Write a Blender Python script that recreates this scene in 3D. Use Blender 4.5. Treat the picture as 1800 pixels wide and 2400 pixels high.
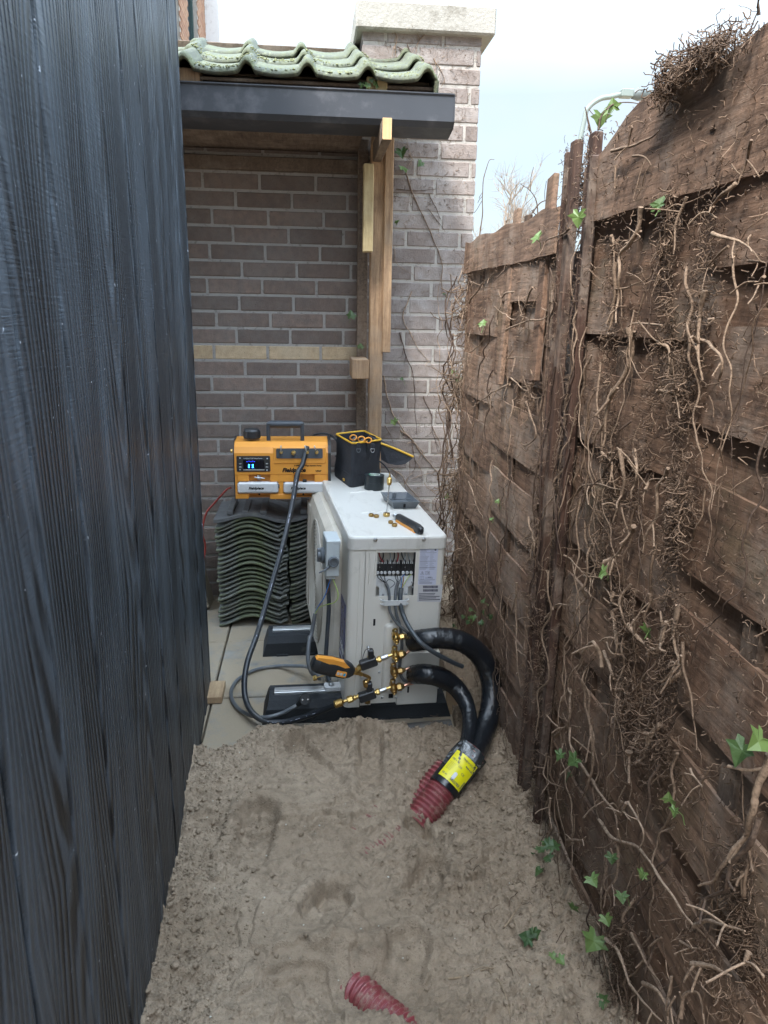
import bpy, math, random
import numpy as np
from mathutils import Vector, Matrix, Euler
random.seed(7); RN = np.random.RandomState(11)
R = math.radians
scene = bpy.context.scene
for o in list(bpy.data.objects): bpy.data.objects.remove(o)

# ---------------- camera ----------------
F = 1700.0; YAW = R(5.9); PIT = R(15.4); ROL = R(1.0); CZ = 1.445
fw = Vector((math.sin(YAW)*math.cos(PIT), math.cos(YAW)*math.cos(PIT), -math.sin(PIT)))
rt0 = Vector((math.cos(YAW), -math.sin(YAW), 0)); up0 = rt0.cross(fw)
rt = rt0*math.cos(ROL)+up0*math.sin(ROL); up = up0*math.cos(ROL)-rt0*math.sin(ROL)
CAM = Vector((0, 0, CZ))
cd = bpy.data.cameras.new('camera'); cam = bpy.data.objects.new('camera', cd); scene.collection.objects.link(cam)
M = Matrix((rt, up, -fw)).transposed().to_4x4(); M.translation = CAM; cam.matrix_world = M
cd.sensor_fit = 'VERTICAL'; cd.sensor_height = 24; cd.lens = F/2400*24; cd.clip_start = .02; cd.clip_end = 2000
scene.camera = cam
scene.render.resolution_x = 768; scene.render.resolution_y = 1024

# ---------------- world, sun, exposure ----------------
w = bpy.data.worlds.new('World'); scene.world = w; w.use_nodes = True
nt = w.node_tree; nt.nodes.clear()
sky = nt.nodes.new('ShaderNodeTexSky'); sky.sky_type = 'NISHITA'; sky.sun_disc = False
SUN_EL, SUN_AZ = R(52), R(215)
sky.sun_elevation = SUN_EL; sky.sun_rotation = SUN_AZ; sky.air_density = 1.2; sky.dust_density = 2.0; sky.ozone_density = 1.5
tc = nt.nodes.new('ShaderNodeTexCoord'); mp = nt.nodes.new('ShaderNodeMapping'); mp.inputs['Scale'].default_value = (1, 1, 2.2)
nz = nt.nodes.new('ShaderNodeTexNoise'); nz.inputs['Scale'].default_value = 1.6; nz.inputs['Detail'].default_value = 5; nz.inputs['Roughness'].default_value = .5
rmp = nt.nodes.new('ShaderNodeValToRGB'); rmp.color_ramp.elements[0].position = .36; rmp.color_ramp.elements[1].position = .68
rmp.color_ramp.elements[0].color = (.84, .84, .84, 1); rmp.color_ramp.elements[1].color = (.95, .95, .95, 1)
mx = nt.nodes.new('ShaderNodeMix'); mx.data_type = 'RGBA'; mx.inputs[7].default_value = (1.45, 1.98, 2.42, 1)
cl = nt.nodes.new('ShaderNodeMix'); cl.data_type = 'RGBA'; cl.inputs[6].default_value = (.92, 1.24, 1.53, 1); cl.inputs[7].default_value = (1.24, 1.42, 1.57, 1)
rm2 = nt.nodes.new('ShaderNodeValToRGB'); rm2.color_ramp.elements[0].position = .42; rm2.color_ramp.elements[1].position = .62; nt.links.new(nz.outputs['Fac'], rm2.inputs[0]); nt.links.new(rm2.outputs[0], cl.inputs[0]); nt.links.new(cl.outputs[2], mx.inputs[7])
bg = nt.nodes.new('ShaderNodeBackground'); bg.inputs['Strength'].default_value = .10
wo = nt.nodes.new('ShaderNodeOutputWorld'); L = nt.links
L.new(tc.outputs['Generated'], mp.inputs['Vector']); L.new(mp.outputs[0], nz.inputs['Vector']); L.new(nz.outputs['Fac'], rmp.inputs[0])
L.new(rmp.outputs[0], mx.inputs[0]); L.new(sky.outputs[0], mx.inputs[6]); 
sepw = nt.nodes.new('ShaderNodeSeparateXYZ'); L.new(tc.outputs['Generated'], sepw.inputs[0])
mr = nt.nodes.new('ShaderNodeMapRange'); mr.inputs['From Min'].default_value = .25; mr.inputs['From Max'].default_value = .9; mr.inputs['To Min'].default_value = 1.0; mr.inputs['To Max'].default_value = 6.2
L.new(sepw.outputs[2], mr.inputs['Value'])      # an overcast sky is brighter overhead than at the horizon
vm = nt.nodes.new('ShaderNodeVectorMath'); vm.operation = 'SCALE'; L.new(mx.outputs[2], vm.inputs[0]); L.new(mr.outputs[0], vm.inputs['Scale']); L.new(vm.outputs[0], bg.inputs[0]); L.new(bg.outputs[0], wo.inputs[0])
sd = bpy.data.lights.new('sun', 'SUN'); sd.energy = 1.1; sd.angle = R(11); sd.color = (1, .96, .9)
sun = bpy.data.objects.new('sun', sd); scene.collection.objects.link(sun)
sdir = Vector((math.sin(SUN_AZ)*math.cos(SUN_EL), math.cos(SUN_AZ)*math.cos(SUN_EL), math.sin(SUN_EL)))
sun.rotation_euler = sdir.to_track_quat('Z', 'Y').to_euler()
vs = scene.view_settings; vs.view_transform = 'Standard'; vs.look = 'None'; vs.gamma = 1; vs.use_curve_mapping = False
vs.exposure = 2.65

# ---------------- picture measurements turned into real places ----------------
def ray(px, py): return fw+rt*((px-900)/F)+up*((1200-py)/F)
def P(s, x=None, y=None, z=None):
    d = ray(*s)
    t = (x-CAM.x)/d.x if x is not None else (y-CAM.y)/d.y if y is not None else (z-CAM.z)/d.z
    return CAM+d*t
def PP(s, O, n):
    d = ray(*s); return CAM+d*((O-CAM).dot(n)/d.dot(n))
def mk(ox, oy, s): return lambda x, y: (ox+x/s, oy+y/s)
ZO = mk(0, 0, .9217); Z1 = mk(400, 0, 2.074); Z2 = mk(500, 960, 2.765); Z3 = mk(700, 1200, 4.1475); Z4 = mk(500, 1450, 2.37)
Z5 = mk(1050, 300, 2.212); Z6 = mk(1050, 1050, 2.212); Z7 = mk(1050, 1700, 2.212); Z8 = mk(300, 1650, 2.074)
ZD = mk(760, 980, 5.53); ZF = mk(700, 1450, 5.53); ZL = mk(860, 1260, 8.295); ZV = mk(520, 970, 5.925); ZP = mk(960, 1700, 8.295)
ZW = mk(780, 250, 2.603); ZS = mk(720, 1230, 6.7)

# ---------------- helpers ----------------
COL = scene.collection
def empty(name, loc=(0, 0, 0), rot=(0, 0, 0)):
    o = bpy.data.objects.new(name, None); COL.objects.link(o); o.location = loc; o.rotation_euler = rot; o.empty_display_size = .05
    return o
def tag(o, label=None, cat=None, group=None, kind=None):
    if label: o['label'] = label
    if cat: o['category'] = cat
    if group: o['group'] = group
    if kind: o['kind'] = kind
    return o
def frame_of(d, upv=Vector((0, 0, 1))):
    d = Vector(d).normalized(); u = upv if abs(d.dot(upv)) < .95 else Vector((1, 0, 0))
    a = d.cross(u).normalized(); b = d.cross(a).normalized(); return a, b, d
class MB:
    def __init__(s): s.v = []; s.f = []; s.sm = []; s.t = []; s.tint = .5
    def add(s, vs, fs, smooth=False):
        n = len(s.v); s.v += [tuple(p) for p in vs]; s.t += [s.tint]*len(vs)
        for f in fs: s.f.append(tuple(i+n for i in f)); s.sm.append(smooth)
        return s
    def box(s, lo, hi, c=.0, m=None):
        lo = Vector(lo); hi = Vector(hi); ce = (lo+hi)/2; h = (hi-lo)/2; c = min(c, min(h)*.9)
        if c <= 0:
            vs = [ce+Vector((a*h.x, b*h.y, d*h.z)) for a in (-1, 1) for b in (-1, 1) for d in (-1, 1)]
            fs = [(0, 1, 3, 2), (4, 6, 7, 5), (0, 4, 5, 1), (2, 3, 7, 6), (0, 2, 6, 4), (1, 5, 7, 3)]
        else:
            vs = []; idx = {}
            for a in (-1, 1):
                for b in (-1, 1):
                    for d in (-1, 1):
                        for k in range(3):
                            q = [a*(h.x-c), b*(h.y-c), d*(h.z-c)]; q[k] = (a, b, d)[k]*h[k]
                            idx[(a, b, d, k)] = len(vs); vs.append(ce+Vector(q))
            fs = []; g = idx
            for q in (-1, 1):
                fs.append([g[(q, -1, -1, 0)], g[(q, 1, -1, 0)], g[(q, 1, 1, 0)], g[(q, -1, 1, 0)]][::q])
                fs.append([g[(-1, q, -1, 1)], g[(-1, q, 1, 1)], g[(1, q, 1, 1)], g[(1, q, -1, 1)]][::q])
                fs.append([g[(-1, -1, q, 2)], g[(1, -1, q, 2)], g[(1, 1, q, 2)], g[(-1, 1, q, 2)]][::q])
            for a in (-1, 1):
                for b in (-1, 1):
                    fs.append([g[(a, b, -1, 0)], g[(a, b, 1, 0)], g[(a, b, 1, 1)], g[(a, b, -1, 1)]][::-a*b])
                    fs.append([g[(a, -1, b, 0)], g[(a, -1, b, 2)], g[(a, 1, b, 2)], g[(a, 1, b, 0)]][::a*b])
                    fs.append([g[(-1, a, b, 1)], g[(1, a, b, 1)], g[(1, a, b, 2)], g[(-1, a, b, 2)]][::a*b])
                    for d in (-1, 1): fs.append([g[(a, b, d, 0)], g[(a, b, d, 1)], g[(a, b, d, 2)]][::a*b*d])
        if m is not None: vs = [m@v for v in vs]
        return s.add(vs, fs)
    def tube(s, pts, r, n=8, cap=True, smooth=True, squash=None):
        pts = [Vector(p) for p in pts]; m = len(pts); rr = r if hasattr(r, '__len__') else [r]*m
        tan = [(pts[min(i+1, m-1)]-pts[max(i-1, 0)]).normalized() for i in range(m)]
        a, b, _ = frame_of(tan[0]); vs = []
        for i in range(m):
            a = (a-tan[i]*a.dot(tan[i])).normalized(); b = tan[i].cross(a)
            for k in range(n):
                q = 2*math.pi*k/n; vs.append(pts[i]+(a*math.cos(q)+b*math.sin(q))*rr[i])
        fs = [(i*n+k, i*n+(k+1) % n, (i+1)*n+(k+1) % n, (i+1)*n+k) for i in range(m-1) for k in range(n)]
        s.add(vs, fs, smooth)
        if cap: s.add(vs[:n], [tuple(range(n))[::-1]]); s.add(vs[-n:], [tuple(range(n))])
        return s
    def lathe(s, prof, O=(0, 0, 0), d=(0, 0, 1), n=20, smooth=True):
        a, b, d = frame_of(d); O = Vector(O)
        vs = [O+d*h+(a*math.cos(2*math.pi*k/n)+b*math.sin(2*math.pi*k/n))*max(r, 1e-5) for (r, h) in prof for k in range(n)]
        # separate rings per segment so profile corners stay crisp
        for i in range(len(prof)-1):
            q = vs[i*n:(i+2)*n]; s.add(q, [(k, n+k, n+(k+1) % n, (k+1) % n) for k in range(n)], smooth)
        return s
    def prism(s, poly, fn, h0, h1, smooth=False):
        # poly: 2-D outline; fn(u,v,h)->point
        n = len(poly); vs = [fn(u, v, h0) for u, v in poly]+[fn(u, v, h1) for u, v in poly]
        s.add(vs, [tuple(range(n))[::-1], tuple(range(n, 2*n))])
        return s.add(vs, [(k, (k+1) % n, n+(k+1) % n, n+k) for k in range(n)], smooth)
    def grid(s, fn, nu, nv, smooth=True):
        vs = [fn(i/nu, j/nv) for i in range(nu+1) for j in range(nv+1)]; m = nv+1
        return s.add(vs, [(i*m+j, (i+1)*m+j, (i+1)*m+j+1, i*m+j+1) for i in range(nu) for j in range(nv)], smooth)
    def build(s, name, mat, parent=None, world=False):
        me = bpy.data.meshes.new(name); me.from_pydata(s.v, [], s.f)
        me.polygons.foreach_set('use_smooth', s.sm); me.materials.append(mat)
        at = me.attributes.new('tint', 'FLOAT', 'POINT'); at.data.foreach_set('value', s.t)
        me.update(); o = bpy.data.objects.new(name, me); COL.objects.link(o)
        if parent: o.parent = parent
        return o
def rrect(w, h, r, n=5):
    out = []
    for cx, cy, a0 in ((w/2-r, h/2-r, 0), (-w/2+r, h/2-r, 90), (-w/2+r, -h/2+r, 180), (w/2-r, -h/2+r, 270)):
        for k in range(n+1): q = R(a0+90*k/n); out.append((cx+r*math.cos(q), cy+r*math.sin(q)))
    return out
def spline(pts, n=8):
    p = [Vector(q) for q in pts]; p = [p[0]*2-p[1]]+p+[p[-1]*2-p[-2]]; out = []
    for i in range(1, len(p)-2):
        for k in range(n):
            t = k/n; a, b, c, d = p[i-1:i+3]
            out.append(.5*((2*b)+(c-a)*t+(2*a-5*b+4*c-d)*t*t+(3*b-a-3*c+d)*t**3))
    out.append(p[-2]); return out
def text(body, size, m, mat, name, parent, shear=0, bold=0, ext=.0004, align='CENTER', sx=1):
    c = bpy.data.curves.new('lettering', 'FONT'); c.body = body; c.size = size; c.shear = shear; c.offset = bold; c.extrude = ext; c.align_x = align; c.resolution_u = 3
    t = bpy.data.objects.new('lettering', c); COL.objects.link(t); dg = bpy.context.evaluated_depsgraph_get()
    me = bpy.data.meshes.new_from_object(t.evaluated_get(dg)); bpy.data.objects.remove(t)
    me.transform(m@Matrix.Diagonal((sx, 1, 1, 1))); me.materials.clear(); me.materials.append(mat)
    o = bpy.data.objects.new(name, me); COL.objects.link(o); o.parent = parent; return o
def basis(O, x, y):
    x = Vector(x).normalized(); z = x.cross(Vector(y)).normalized(); y = z.cross(x)
    m = Matrix((x, y, z)).transposed().to_4x4(); m.translation = Vector(O); return m

# ---------------- materials ----------------
class NT:
    def __init__(s, name):
        s.m = bpy.data.materials.new(name); s.m.use_nodes = True; s.t = s.m.node_tree; s.b = s.t.nodes['Principled BSDF']
        s.co = s.t.nodes.new('ShaderNodeTexCoord').outputs['Object']
    def n(s, typ, **k):
        q = s.t.nodes.new('ShaderNode'+typ)
        for a, v in k.items():
            if a[0] == 'i' and a[1:].isdigit(): s.put(q.inputs[int(a[1:])], v)
            elif hasattr(q, a): setattr(q, a, v)
            else: s.put(q.inputs[a.replace('_', ' ')], v)
        return q
    def put(s, sock, v):
        if isinstance(v, bpy.types.NodeSocket): s.t.links.new(v, sock)
        else: sock.default_value = v
    def map(s, scale=(1, 1, 1), vec=None, loc=(0, 0, 0), rot=(0, 0, 0)): return s.n('Mapping', i0=vec or s.co, Scale=scale, Location=loc, Rotation=rot).outputs[0]
    def noise(s, sc, det=4, rough=.55, vec=None, dist=0): return s.n('TexNoise', Vector=vec or s.co, Scale=sc, Detail=det, Roughness=rough, Distortion=dist).outputs['Fac']
    def math(s, op, a, b=0., c=0.): return s.n('Math', operation=op, i0=a, i1=b, i2=c).outputs[0]
    def ramp(s, fac, stops):
        q = s.n('ValToRGB'); s.put(q.inputs[0], fac); e = q.color_ramp.elements
        while len(e) < len(stops): e.new(.5)
        for k, (p, c) in enumerate(stops): e[k].position = p; e[k].color = (c, c, c, 1) if not hasattr(c, '__len__') else (*c, 1)
        return q.outputs[0]
    def mix(s, f, a, b, mode='MIX'):
        q = s.n('Mix', data_type='RGBA', blend_type=mode)
        for k, v in ((0, f), (6, a), (7, b)):
            if k and hasattr(v, '__len__') and len(v) == 3: v = (*v, 1)
            s.put(q.inputs[k], v)
        return q.outputs[2]
    def attr(s, n='tint'): return s.n('Attribute', attribute_name=n).outputs['Fac']
    def bump(s, h, dist=.002, st=1., nrm=None):
        q = s.n('Bump', Strength=st, Distance=dist, Height=h)
        if nrm: s.put(q.inputs['Normal'], nrm)
        return q.outputs[0]
    def out(s, col=None, rough=None, nrm=None, metal=None, spec=None, **k):
        for n_, v in (('Base Color', col), ('Roughness', rough), ('Normal', nrm), ('Metallic', metal), ('Specular IOR Level', spec)):
            if v is not None: s.put(s.b.inputs[n_], (*v, 1) if hasattr(v, '__len__') and len(v) == 3 else v)
        for a, v in k.items(): s.put(s.b.inputs[a.replace('_', ' ')], v)
        return s.m
def simple(name, col, rough=.5, metal=0., var=.12, sc=30., bump=.0003, dirt=None, dsc=8., spec=.5, lo=.52, hi=.75):
    t = NT(name); n = t.noise(sc, 5, .6); dk = tuple(c*(1-var*1.6) for c in col); lt = tuple(min(1, c*(1+var)) for c in col)
    c = t.mix(n, dk, lt)
    if dirt: c = t.mix(t.ramp(t.noise(dsc, 6, .65), [(lo, 0.), (hi, .8)]), c, dirt)
    rg = t.math('MULTIPLY_ADD', t.noise(sc*.7, 3), .3, rough-.15)
    return t.out(c, rg, t.bump(t.noise(sc*6, 3), bump), metal, spec)
# ---- sand
t = NT('wet_sand'); n1 = t.noise(3.2, 6, .62); n2 = t.noise(38, 5, .62); n3 = t.noise(260, 3, .6)
c = t.mix(t.ramp(n1, [(.32, 0.), (.68, 1.)]), (.245, .180, .122), (.362, .280, .200))
c = t.mix(t.ramp(n2, [(.45, 0.), (.72, .65)]), c, (.14, .105, .072))
c = t.mix(t.ramp(t.noise(900, 2, .5), [(.6, 0.), (.75, .45)]), c, (.5, .46, .38))
c = t.mix(t.ramp(t.noise(150, 3, .7), [(.62, 0.), (.72, .7)]), c, (.10, .08, .06))
sand_m = t.out(c, .88, t.bump(t.math('ADD', t.math('MULTIPLY', n3, .5), n2), .0075, 1.), spec=.3)
t = NT('paver'); n1 = t.noise(9, 6, .6)
c = t.mix(t.ramp(n1, [(.35, 0.), (.7, 1.)]), (.17, .165, .15), (.28, .26, .225))
c = t.mix(t.ramp(t.noise(5, 6, .7), [(.36, 0.), (.52, 1.)]), c, (.29, .235, .165))
paver_m = t.out(c, .85, t.bump(t.noise(120, 4), .0015))
# ---- brick
def brick_mat(name, a, b, dark, wash, wf):
    t = NT(name); k = t.attr(); n = t.noise(26, 5, .65)
    c = t.mix(k, a, b); c = t.mix(t.ramp(n, [(.35, .0), (.8, .75)]), c, dark)
    c = t.mix(t.ramp(t.noise(4.5, 6, .7), [(.45, 0.), (.72, wf)]), c, wash)
    c = t.mix(t.ramp(t.noise(2.3, 7, .75), [(.52, 0.), (.68, wf*.8)]), c, (dark[0]*.95, dark[1]*.85, dark[2]*.75))
    c = t.mix(t.ramp(t.noise(110, 3, .7), [(.63, 0.), (.72, .8)]), c, (.04, .035, .03))
    return t.out(c, .9, t.bump(t.math('ADD', n, t.noise(180, 3)), .003), spec=.25)
brick_m = brick_mat('brown_brick', (.175, .135, .115), (.275, .205, .17), (.105, .092, .086), (.25, .235, .22), .5)
pbrick_m = brick_mat('weathered_brick', (.205, .165, .145), (.30, .25, .222), (.16, .135, .125), (.42, .39, .37), .8)
hbrick_m = brick_mat('orange_brick', (.36, .20, .13), (.46, .28, .18), (.2, .12, .09), (.5, .4, .3), .4)
ybrick_m = brick_mat('yellow_brick', (.52, .39, .24), (.60, .47, .31), (.32, .22, .14), (.5, .45, .35), .5)
def mortar(name, a, b, mz=None):
    t = NT(name); c = t.mix(t.noise(14, 6, .65), a, b)
    c = t.mix(t.ramp(t.noise(40, 5, .7), [(.55, 0.), (.7, .7)]), c, (a[0]*.45, a[1]*.42, a[2]*.4))
    return t.out(c, .95, t.bump(t.noise(220, 4), .002), spec=.2)
mort_m = mortar('mortar', (.30, .28, .26), (.42, .40, .37))
pmort_m = mortar('pale_mortar', (.33, .30, .27), (.45, .42, .38))
t = NT('concrete_cap'); c = t.mix(t.noise(7, 6, .65), (.26, .245, .215), (.40, .375, .33))
c = t.mix(t.ramp(t.noise(11, 7, .75), [(.52, 0.), (.68, .85)]), c, (.16, .14, .11))
cap_m = t.out(c, .9, t.bump(t.noise(90, 5), .003))
# ---- charred black boards
t = NT('black_stained_wood'); k = t.attr()
sp = t.n('SeparateXYZ', i0=t.co); y, z = sp.outputs[1], sp.outputs[2]
slow = t.noise(1.0, 3, .5, vec=t.map((1, 5, .55))); wob = t.math('MULTIPLY_ADD', slow, .11, -.055)
off = t.math('MULTIPLY', t.math('FRACT', t.math('MULTIPLY', k, 7.31)), .16)
u = t.math('ADD', t.math('ADD', y, off), wob)
uu = t.math('ADD', t.math('PINGPONG', t.math('ADD', u, 3.), .13), 0.)
v = t.math('MULTIPLY_ADD', t.math('PINGPONG', t.math('ADD', z, t.math('MULTIPLY', k, 3.)), .95), .095, .012)
r = t.math('SQRT', t.math('ADD', t.math('MULTIPLY', uu, uu), t.math('MULTIPLY', v, v)))
ring = t.math('SINE', t.math('MULTIPLY_ADD', t.noise(2.2, 2, .5, vec=t.map((1, 14, 1.2))), 5., t.math('MULTIPLY', r, 470.)))
ring = t.math('MULTIPLY_ADD', ring, .5, .5)
fib = t.noise(3.5, 5, .7, vec=t.map((1, 120, 1.6)))
saw = t.noise(6, 4, .6, vec=t.map((1, 2.2, 42), rot=(.22, 0, 0)))
tr = t.noise(1.3, 4, .55, vec=t.map((1, 6, .8)))
c = t.mix(t.ramp(ring, [(.30, 0.), (.80, 1.)]), (.003, .0045, .0065), (.050, .062, .076))
c = t.mix(t.ramp(fib, [(.5, 0.), (.8, .6)]), c, (.006, .008, .011))
c = t.mix(t.ramp(tr, [(.46, 0.), (.70, .9)]), c, (.085, .104, .125))
c = t.mix(t.ramp(t.noise(5, 6, .8, vec=t.map((1, 4, 1.2))), [(.60, 0.), (.74, .55)]), c, (.10, .118, .135))
c = t.mix(t.ramp(t.noise(75, 2, .5), [(.735, 0.), (.76, .9)]), c, (.5, .53, .58))
h = t.math('ADD', t.math('MULTIPLY', ring, 1.7), t.math('ADD', t.math('MULTIPLY', fib, .55), t.math('MULTIPLY', saw, .55)))
black_m = t.out(c, t.math('MULTIPLY_ADD', fib, .3, .26), t.bump(h, .0046, .9), spec=.42)
# ---- weathered brown fence boards
def oldwood(name, a, b, d, ax='y', green=.0, grey=(.33, .27, .22)):
    t = NT(name); k = t.attr()
    cv = t.n('VectorMath', operation='ADD', i0=t.co, i1=t.n('CombineXYZ', i0=k, i1=t.math('MULTIPLY', k, 5.3), i2=k).outputs[0]).outputs[0]
    ms = (30, 2.2, 30) if ax == 'y' else (30, 30, 2.2)
    g = t.noise(3, 6, .7, vec=t.map(ms, cv)); st = t.noise(2.4, 5, .7, vec=t.map((7, 7, 1.1) if ax == 'y' else (3, 3, 3), cv))
    c = t.mix(k, a, b); c = t.mix(t.ramp(g, [(.3, 1.), (.62, 0.)]), c, d)
    c = t.mix(t.ramp(st, [(.46, 0.), (.68, .75)]), c, d)
    c = t.mix(t.ramp(t.noise(3.4, 6, .7, vec=cv), [(.5, 0.), (.72, .75)]), c, grey)
    if green: c = t.mix(t.ramp(t.noise(3, 6, .7), [(.55, 0.), (.7, green)]), c, (.12, .13, .06))
    c = t.mix(t.ramp(t.noise(190, 3, .6), [(.66, 0.), (.75, .5)]), c, (.34, .28, .22))
    return t.out(c, .85, t.bump(t.math('ADD', g, t.math('MULTIPLY', t.noise(130, 4), .5)), .0022, .9), spec=.3)
fence_m = oldwood('weathered_fence_wood', (.215, .128, .084), (.325, .212, .145), (.065, .040, .028), green=.25)
slat_m = oldwood('old_slat_wood', (.10, .064, .044), (.15, .10, .07), (.035, .022, .016), 'z')
post_m = oldwood('dark_post_wood', (.085, .045, .032), (.12, .07, .05), (.03, .018, .014), 'z')
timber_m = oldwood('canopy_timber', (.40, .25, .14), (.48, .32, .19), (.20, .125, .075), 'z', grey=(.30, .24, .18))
timberd_m = oldwood('shaded_roof_timber', (.15, .115, .085), (.20, .15, .11), (.09, .065, .05), 'y')  # darker copy of the canopy timber, under-roof shade put into its colour
newwood_m = oldwood('fresh_cut_wood', (.62, .40, .20), (.70, .46, .24), (.50, .31, .15), 'z', grey=(.64, .45, .26))
lightwood_m = oldwood('yellowish_plank_wood', (.46, .36, .19), (.52, .41, .23), (.33, .24, .12), 'z', grey=(.5, .4, .25))
ply_m = oldwood('plywood', (.42, .30, .17), (.50, .36, .22), (.30, .2, .12), 'y', grey=(.40, .34, .26))
# ---- roof tiles
t = NT('mossy_roof_tile'); n = t.noise(7, 6, .7)
c = t.mix(t.noise(30, 5), (.085, .092, .072), (.155, .165, .13)); c = t.mix(t.ramp(n, [(.46, 0.), (.66, .8)]), c, (.125, .14, .065))
c = t.mix(t.ramp(t.noise(55, 5, .75), [(.55, 0.), (.68, .8)]), c, (.27, .29, .19)); c = t.mix(t.ramp(t.noise(22, 6, .8), [(.60, 0.), (.7, .8)]), c, (.09, .10, .05))
mosstile_m = t.out(c, .9, t.bump(t.noise(70, 6, .7), .005), spec=.3)
t = NT('stacked_roof_tile'); n = t.noise(8, 6, .7); k = t.attr()
c = t.mix(k, (.10, .103, .095), (.18, .18, .16)); c = t.mix(t.ramp(n, [(.44, 0.), (.62, .75)]), c, (.115, .135, .055))
c = t.mix(t.ramp(t.noise(40, 5, .75), [(.60, 0.), (.74, .6)]), c, (.22, .22, .19))
tile_m = t.out(c, .88, t.bump(t.noise(80, 6, .7), .003), spec=.3)
gutter_m = simple('dark_grey_gutter', (.045, .048, .056), .45, var=.15, sc=6, dirt=(.12, .12, .13), dsc=9)
# ---- heat pump paint
t = NT('beige_enamel'); c = t.mix(t.noise(3, 4), (.64, .61, .545), (.70, .665, .60)); c = t.mix(t.ramp(t.noise(16, 7, .75), [(.58, 0.), (.78, .45)]), c, (.36, .335, .29))
enamel_m = t.out(c, t.math('MULTIPLY_ADD', t.noise(14, 5), .25, .28), t.bump(t.noise(500, 2), .0002), spec=.5)
t = NT('dusty_top_enamel'); s1 = t.noise(5, 6, .7, vec=t.map((3, 1, 1), rot=(0, 0, .6)), dist=.8)
c = t.mix(t.noise(4, 4), (.60, .58, .535), (.68, .66, .61)); c = t.mix(t.ramp(s1, [(.52, 0.), (.72, .55)]), c, (.40, .375, .33)); c = t.mix(t.ramp(t.noise(9, 5, .7, vec=t.map((1, 4, 1), rot=(0, 0, -.4))), [(.62, 0.), (.7, .5)]), c, (.68, .67, .64))
top_m = t.out(c, t.math('MULTIPLY_ADD', s1, .5, .12), t.bump(t.noise(9, 3), .0012, .5))
cream_m = simple('cream_enamel', (.58, .53, .45), .4, var=.05, sc=8, dirt=(.42, .38, .31), dsc=10)
grille_m = simple('cream_grille', (.42, .385, .33), .5, var=.08)
white_m = simple('white_plastic', (.66, .67, .67), .35, var=.05, dirt=(.45, .44, .42), dsc=12)
label_m = simple('label_paper', (.56, .58, .70), .4, var=.03)
label2_m = simple('clear_label', (.56, .55, .56), .35, var=.04)
ink_m = simple('label_ink', (.10, .10, .13), .5, var=.05)
greyink_m = simple('grey_ink', (.30, .31, .37), .5, var=.05)
black_p = simple('black_plastic', (.022, .024, .027), .42, var=.2, dirt=(.07, .068, .062), dsc=14)
hole_m = simple('dark_opening', (.006, .006, .007), .9, var=.1)
grey_p = simple('grey_plastic', (.115, .13, .145), .42, var=.1, dirt=(.2, .2, .2), dsc=18)
lgrey_p = simple('light_grey_plastic', (.48, .52, .53), .38, var=.05, dirt=(.36, .37, .36), dsc=12)
cable_m = simple('grey_cable_sheath', (.115, .125, .135), .42, var=.12, dirt=(.22, .20, .17), dsc=22)
dcable_m = simple('dark_cable_sheath', (.055, .065, .075), .4, var=.12, dirt=(.12, .11, .1), dsc=22)
chrome_m = simple('galvanised_metal', (.55, .56, .57), .3, 1., var=.12, dirt=(.3, .3, .29), dsc=20)
screwm = simple('bright_screw', (.78, .80, .80), .35, .25, var=.05)
alu_m = simple('aluminium_rail', (.62, .63, .63), .42, .75, var=.08, dirt=(.42, .40, .36), dsc=12)
brass_m = simple('brass', (.72, .50, .18), .30, 1., var=.15, sc=60, dirt=(.30, .20, .07), dsc=35)
dbrass_m = simple('aged_brass', (.52, .34, .13), .36, 1., var=.2, sc=60, dirt=(.2, .13, .06), dsc=35)
copper_m = simple('copper', (.78, .42, .29), .32, 1., var=.12, sc=40)
orange_m = simple('orange_plastic', (.82, .34, .05), .42, var=.06, sc=12, dirt=(.42, .18, .04), dsc=16, lo=.6, hi=.85)
yellow_m = simple('yellow_trim', (.74, .42, .03), .5, var=.08)
blue_m = simple('blue_insulation', (.03, .18, .50), .4, var=.05)
brown_w = simple('brown_insulation', (.28, .09, .03), .4, var=.05)
green_w = simple('green_yellow_insulation', (.42, .55, .12), .4, var=.15, sc=150)
red_m = simple('red_wire', (.45, .03, .04), .4, var=.08)
navy_m = simple('navy_sticker', (.018, .028, .16), .3, var=.05)
tapewhite_m = simple('tape_core', (.55, .62, .56), .4)
tapegreen_m = simple('green_core_print', (.02, .28, .10), .4)
t = NT('black_rubber_granulate'); c = t.mix(t.noise(160, 3, .7), (.014, .016, .019), (.034, .038, .043)); c = t.mix(t.ramp(t.noise(9, 6, .75), [(.60, 0.), (.75, .55)]), c, (.13, .12, .10))
rubber_m = t.out(c, .72, t.bump(t.noise(300, 3), .0012), spec=.4)
t = NT('wrapped_black_tape'); wv = t.noise(22, 5, .62, vec=t.map((1, 1, 1)), dist=2.2)
tape_m = t.out((.010, .012, .015), t.math('MULTIPLY_ADD', t.noise(30, 3), .2, .10), t.bump(wv, .0045, .8), spec=.6)
t = NT('black_nylon'); wv = t.noise(900, 2); c = t.mix(t.noise(20, 5), (.014, .016, .022), (.035, .038, .046))
nylon_m = t.out(c, .75, t.bump(t.math('ADD', wv, t.math('MULTIPLY', t.noise(14, 4), 6.)), .0012))
t = NT('red_corrugated_plastic'); c = t.mix(t.noise(30, 5), (.17, .030, .036), (.27, .062, .065)); c = t.mix(t.ramp(t.noise(24, 7, .8), [(.50, 0.), (.64, .8)]), c, (.34, .25, .19))
duct_m = t.out(c, t.math('MULTIPLY_ADD', t.noise(26, 4), .6, .12), t.bump(t.noise(90, 4), .001))
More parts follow.
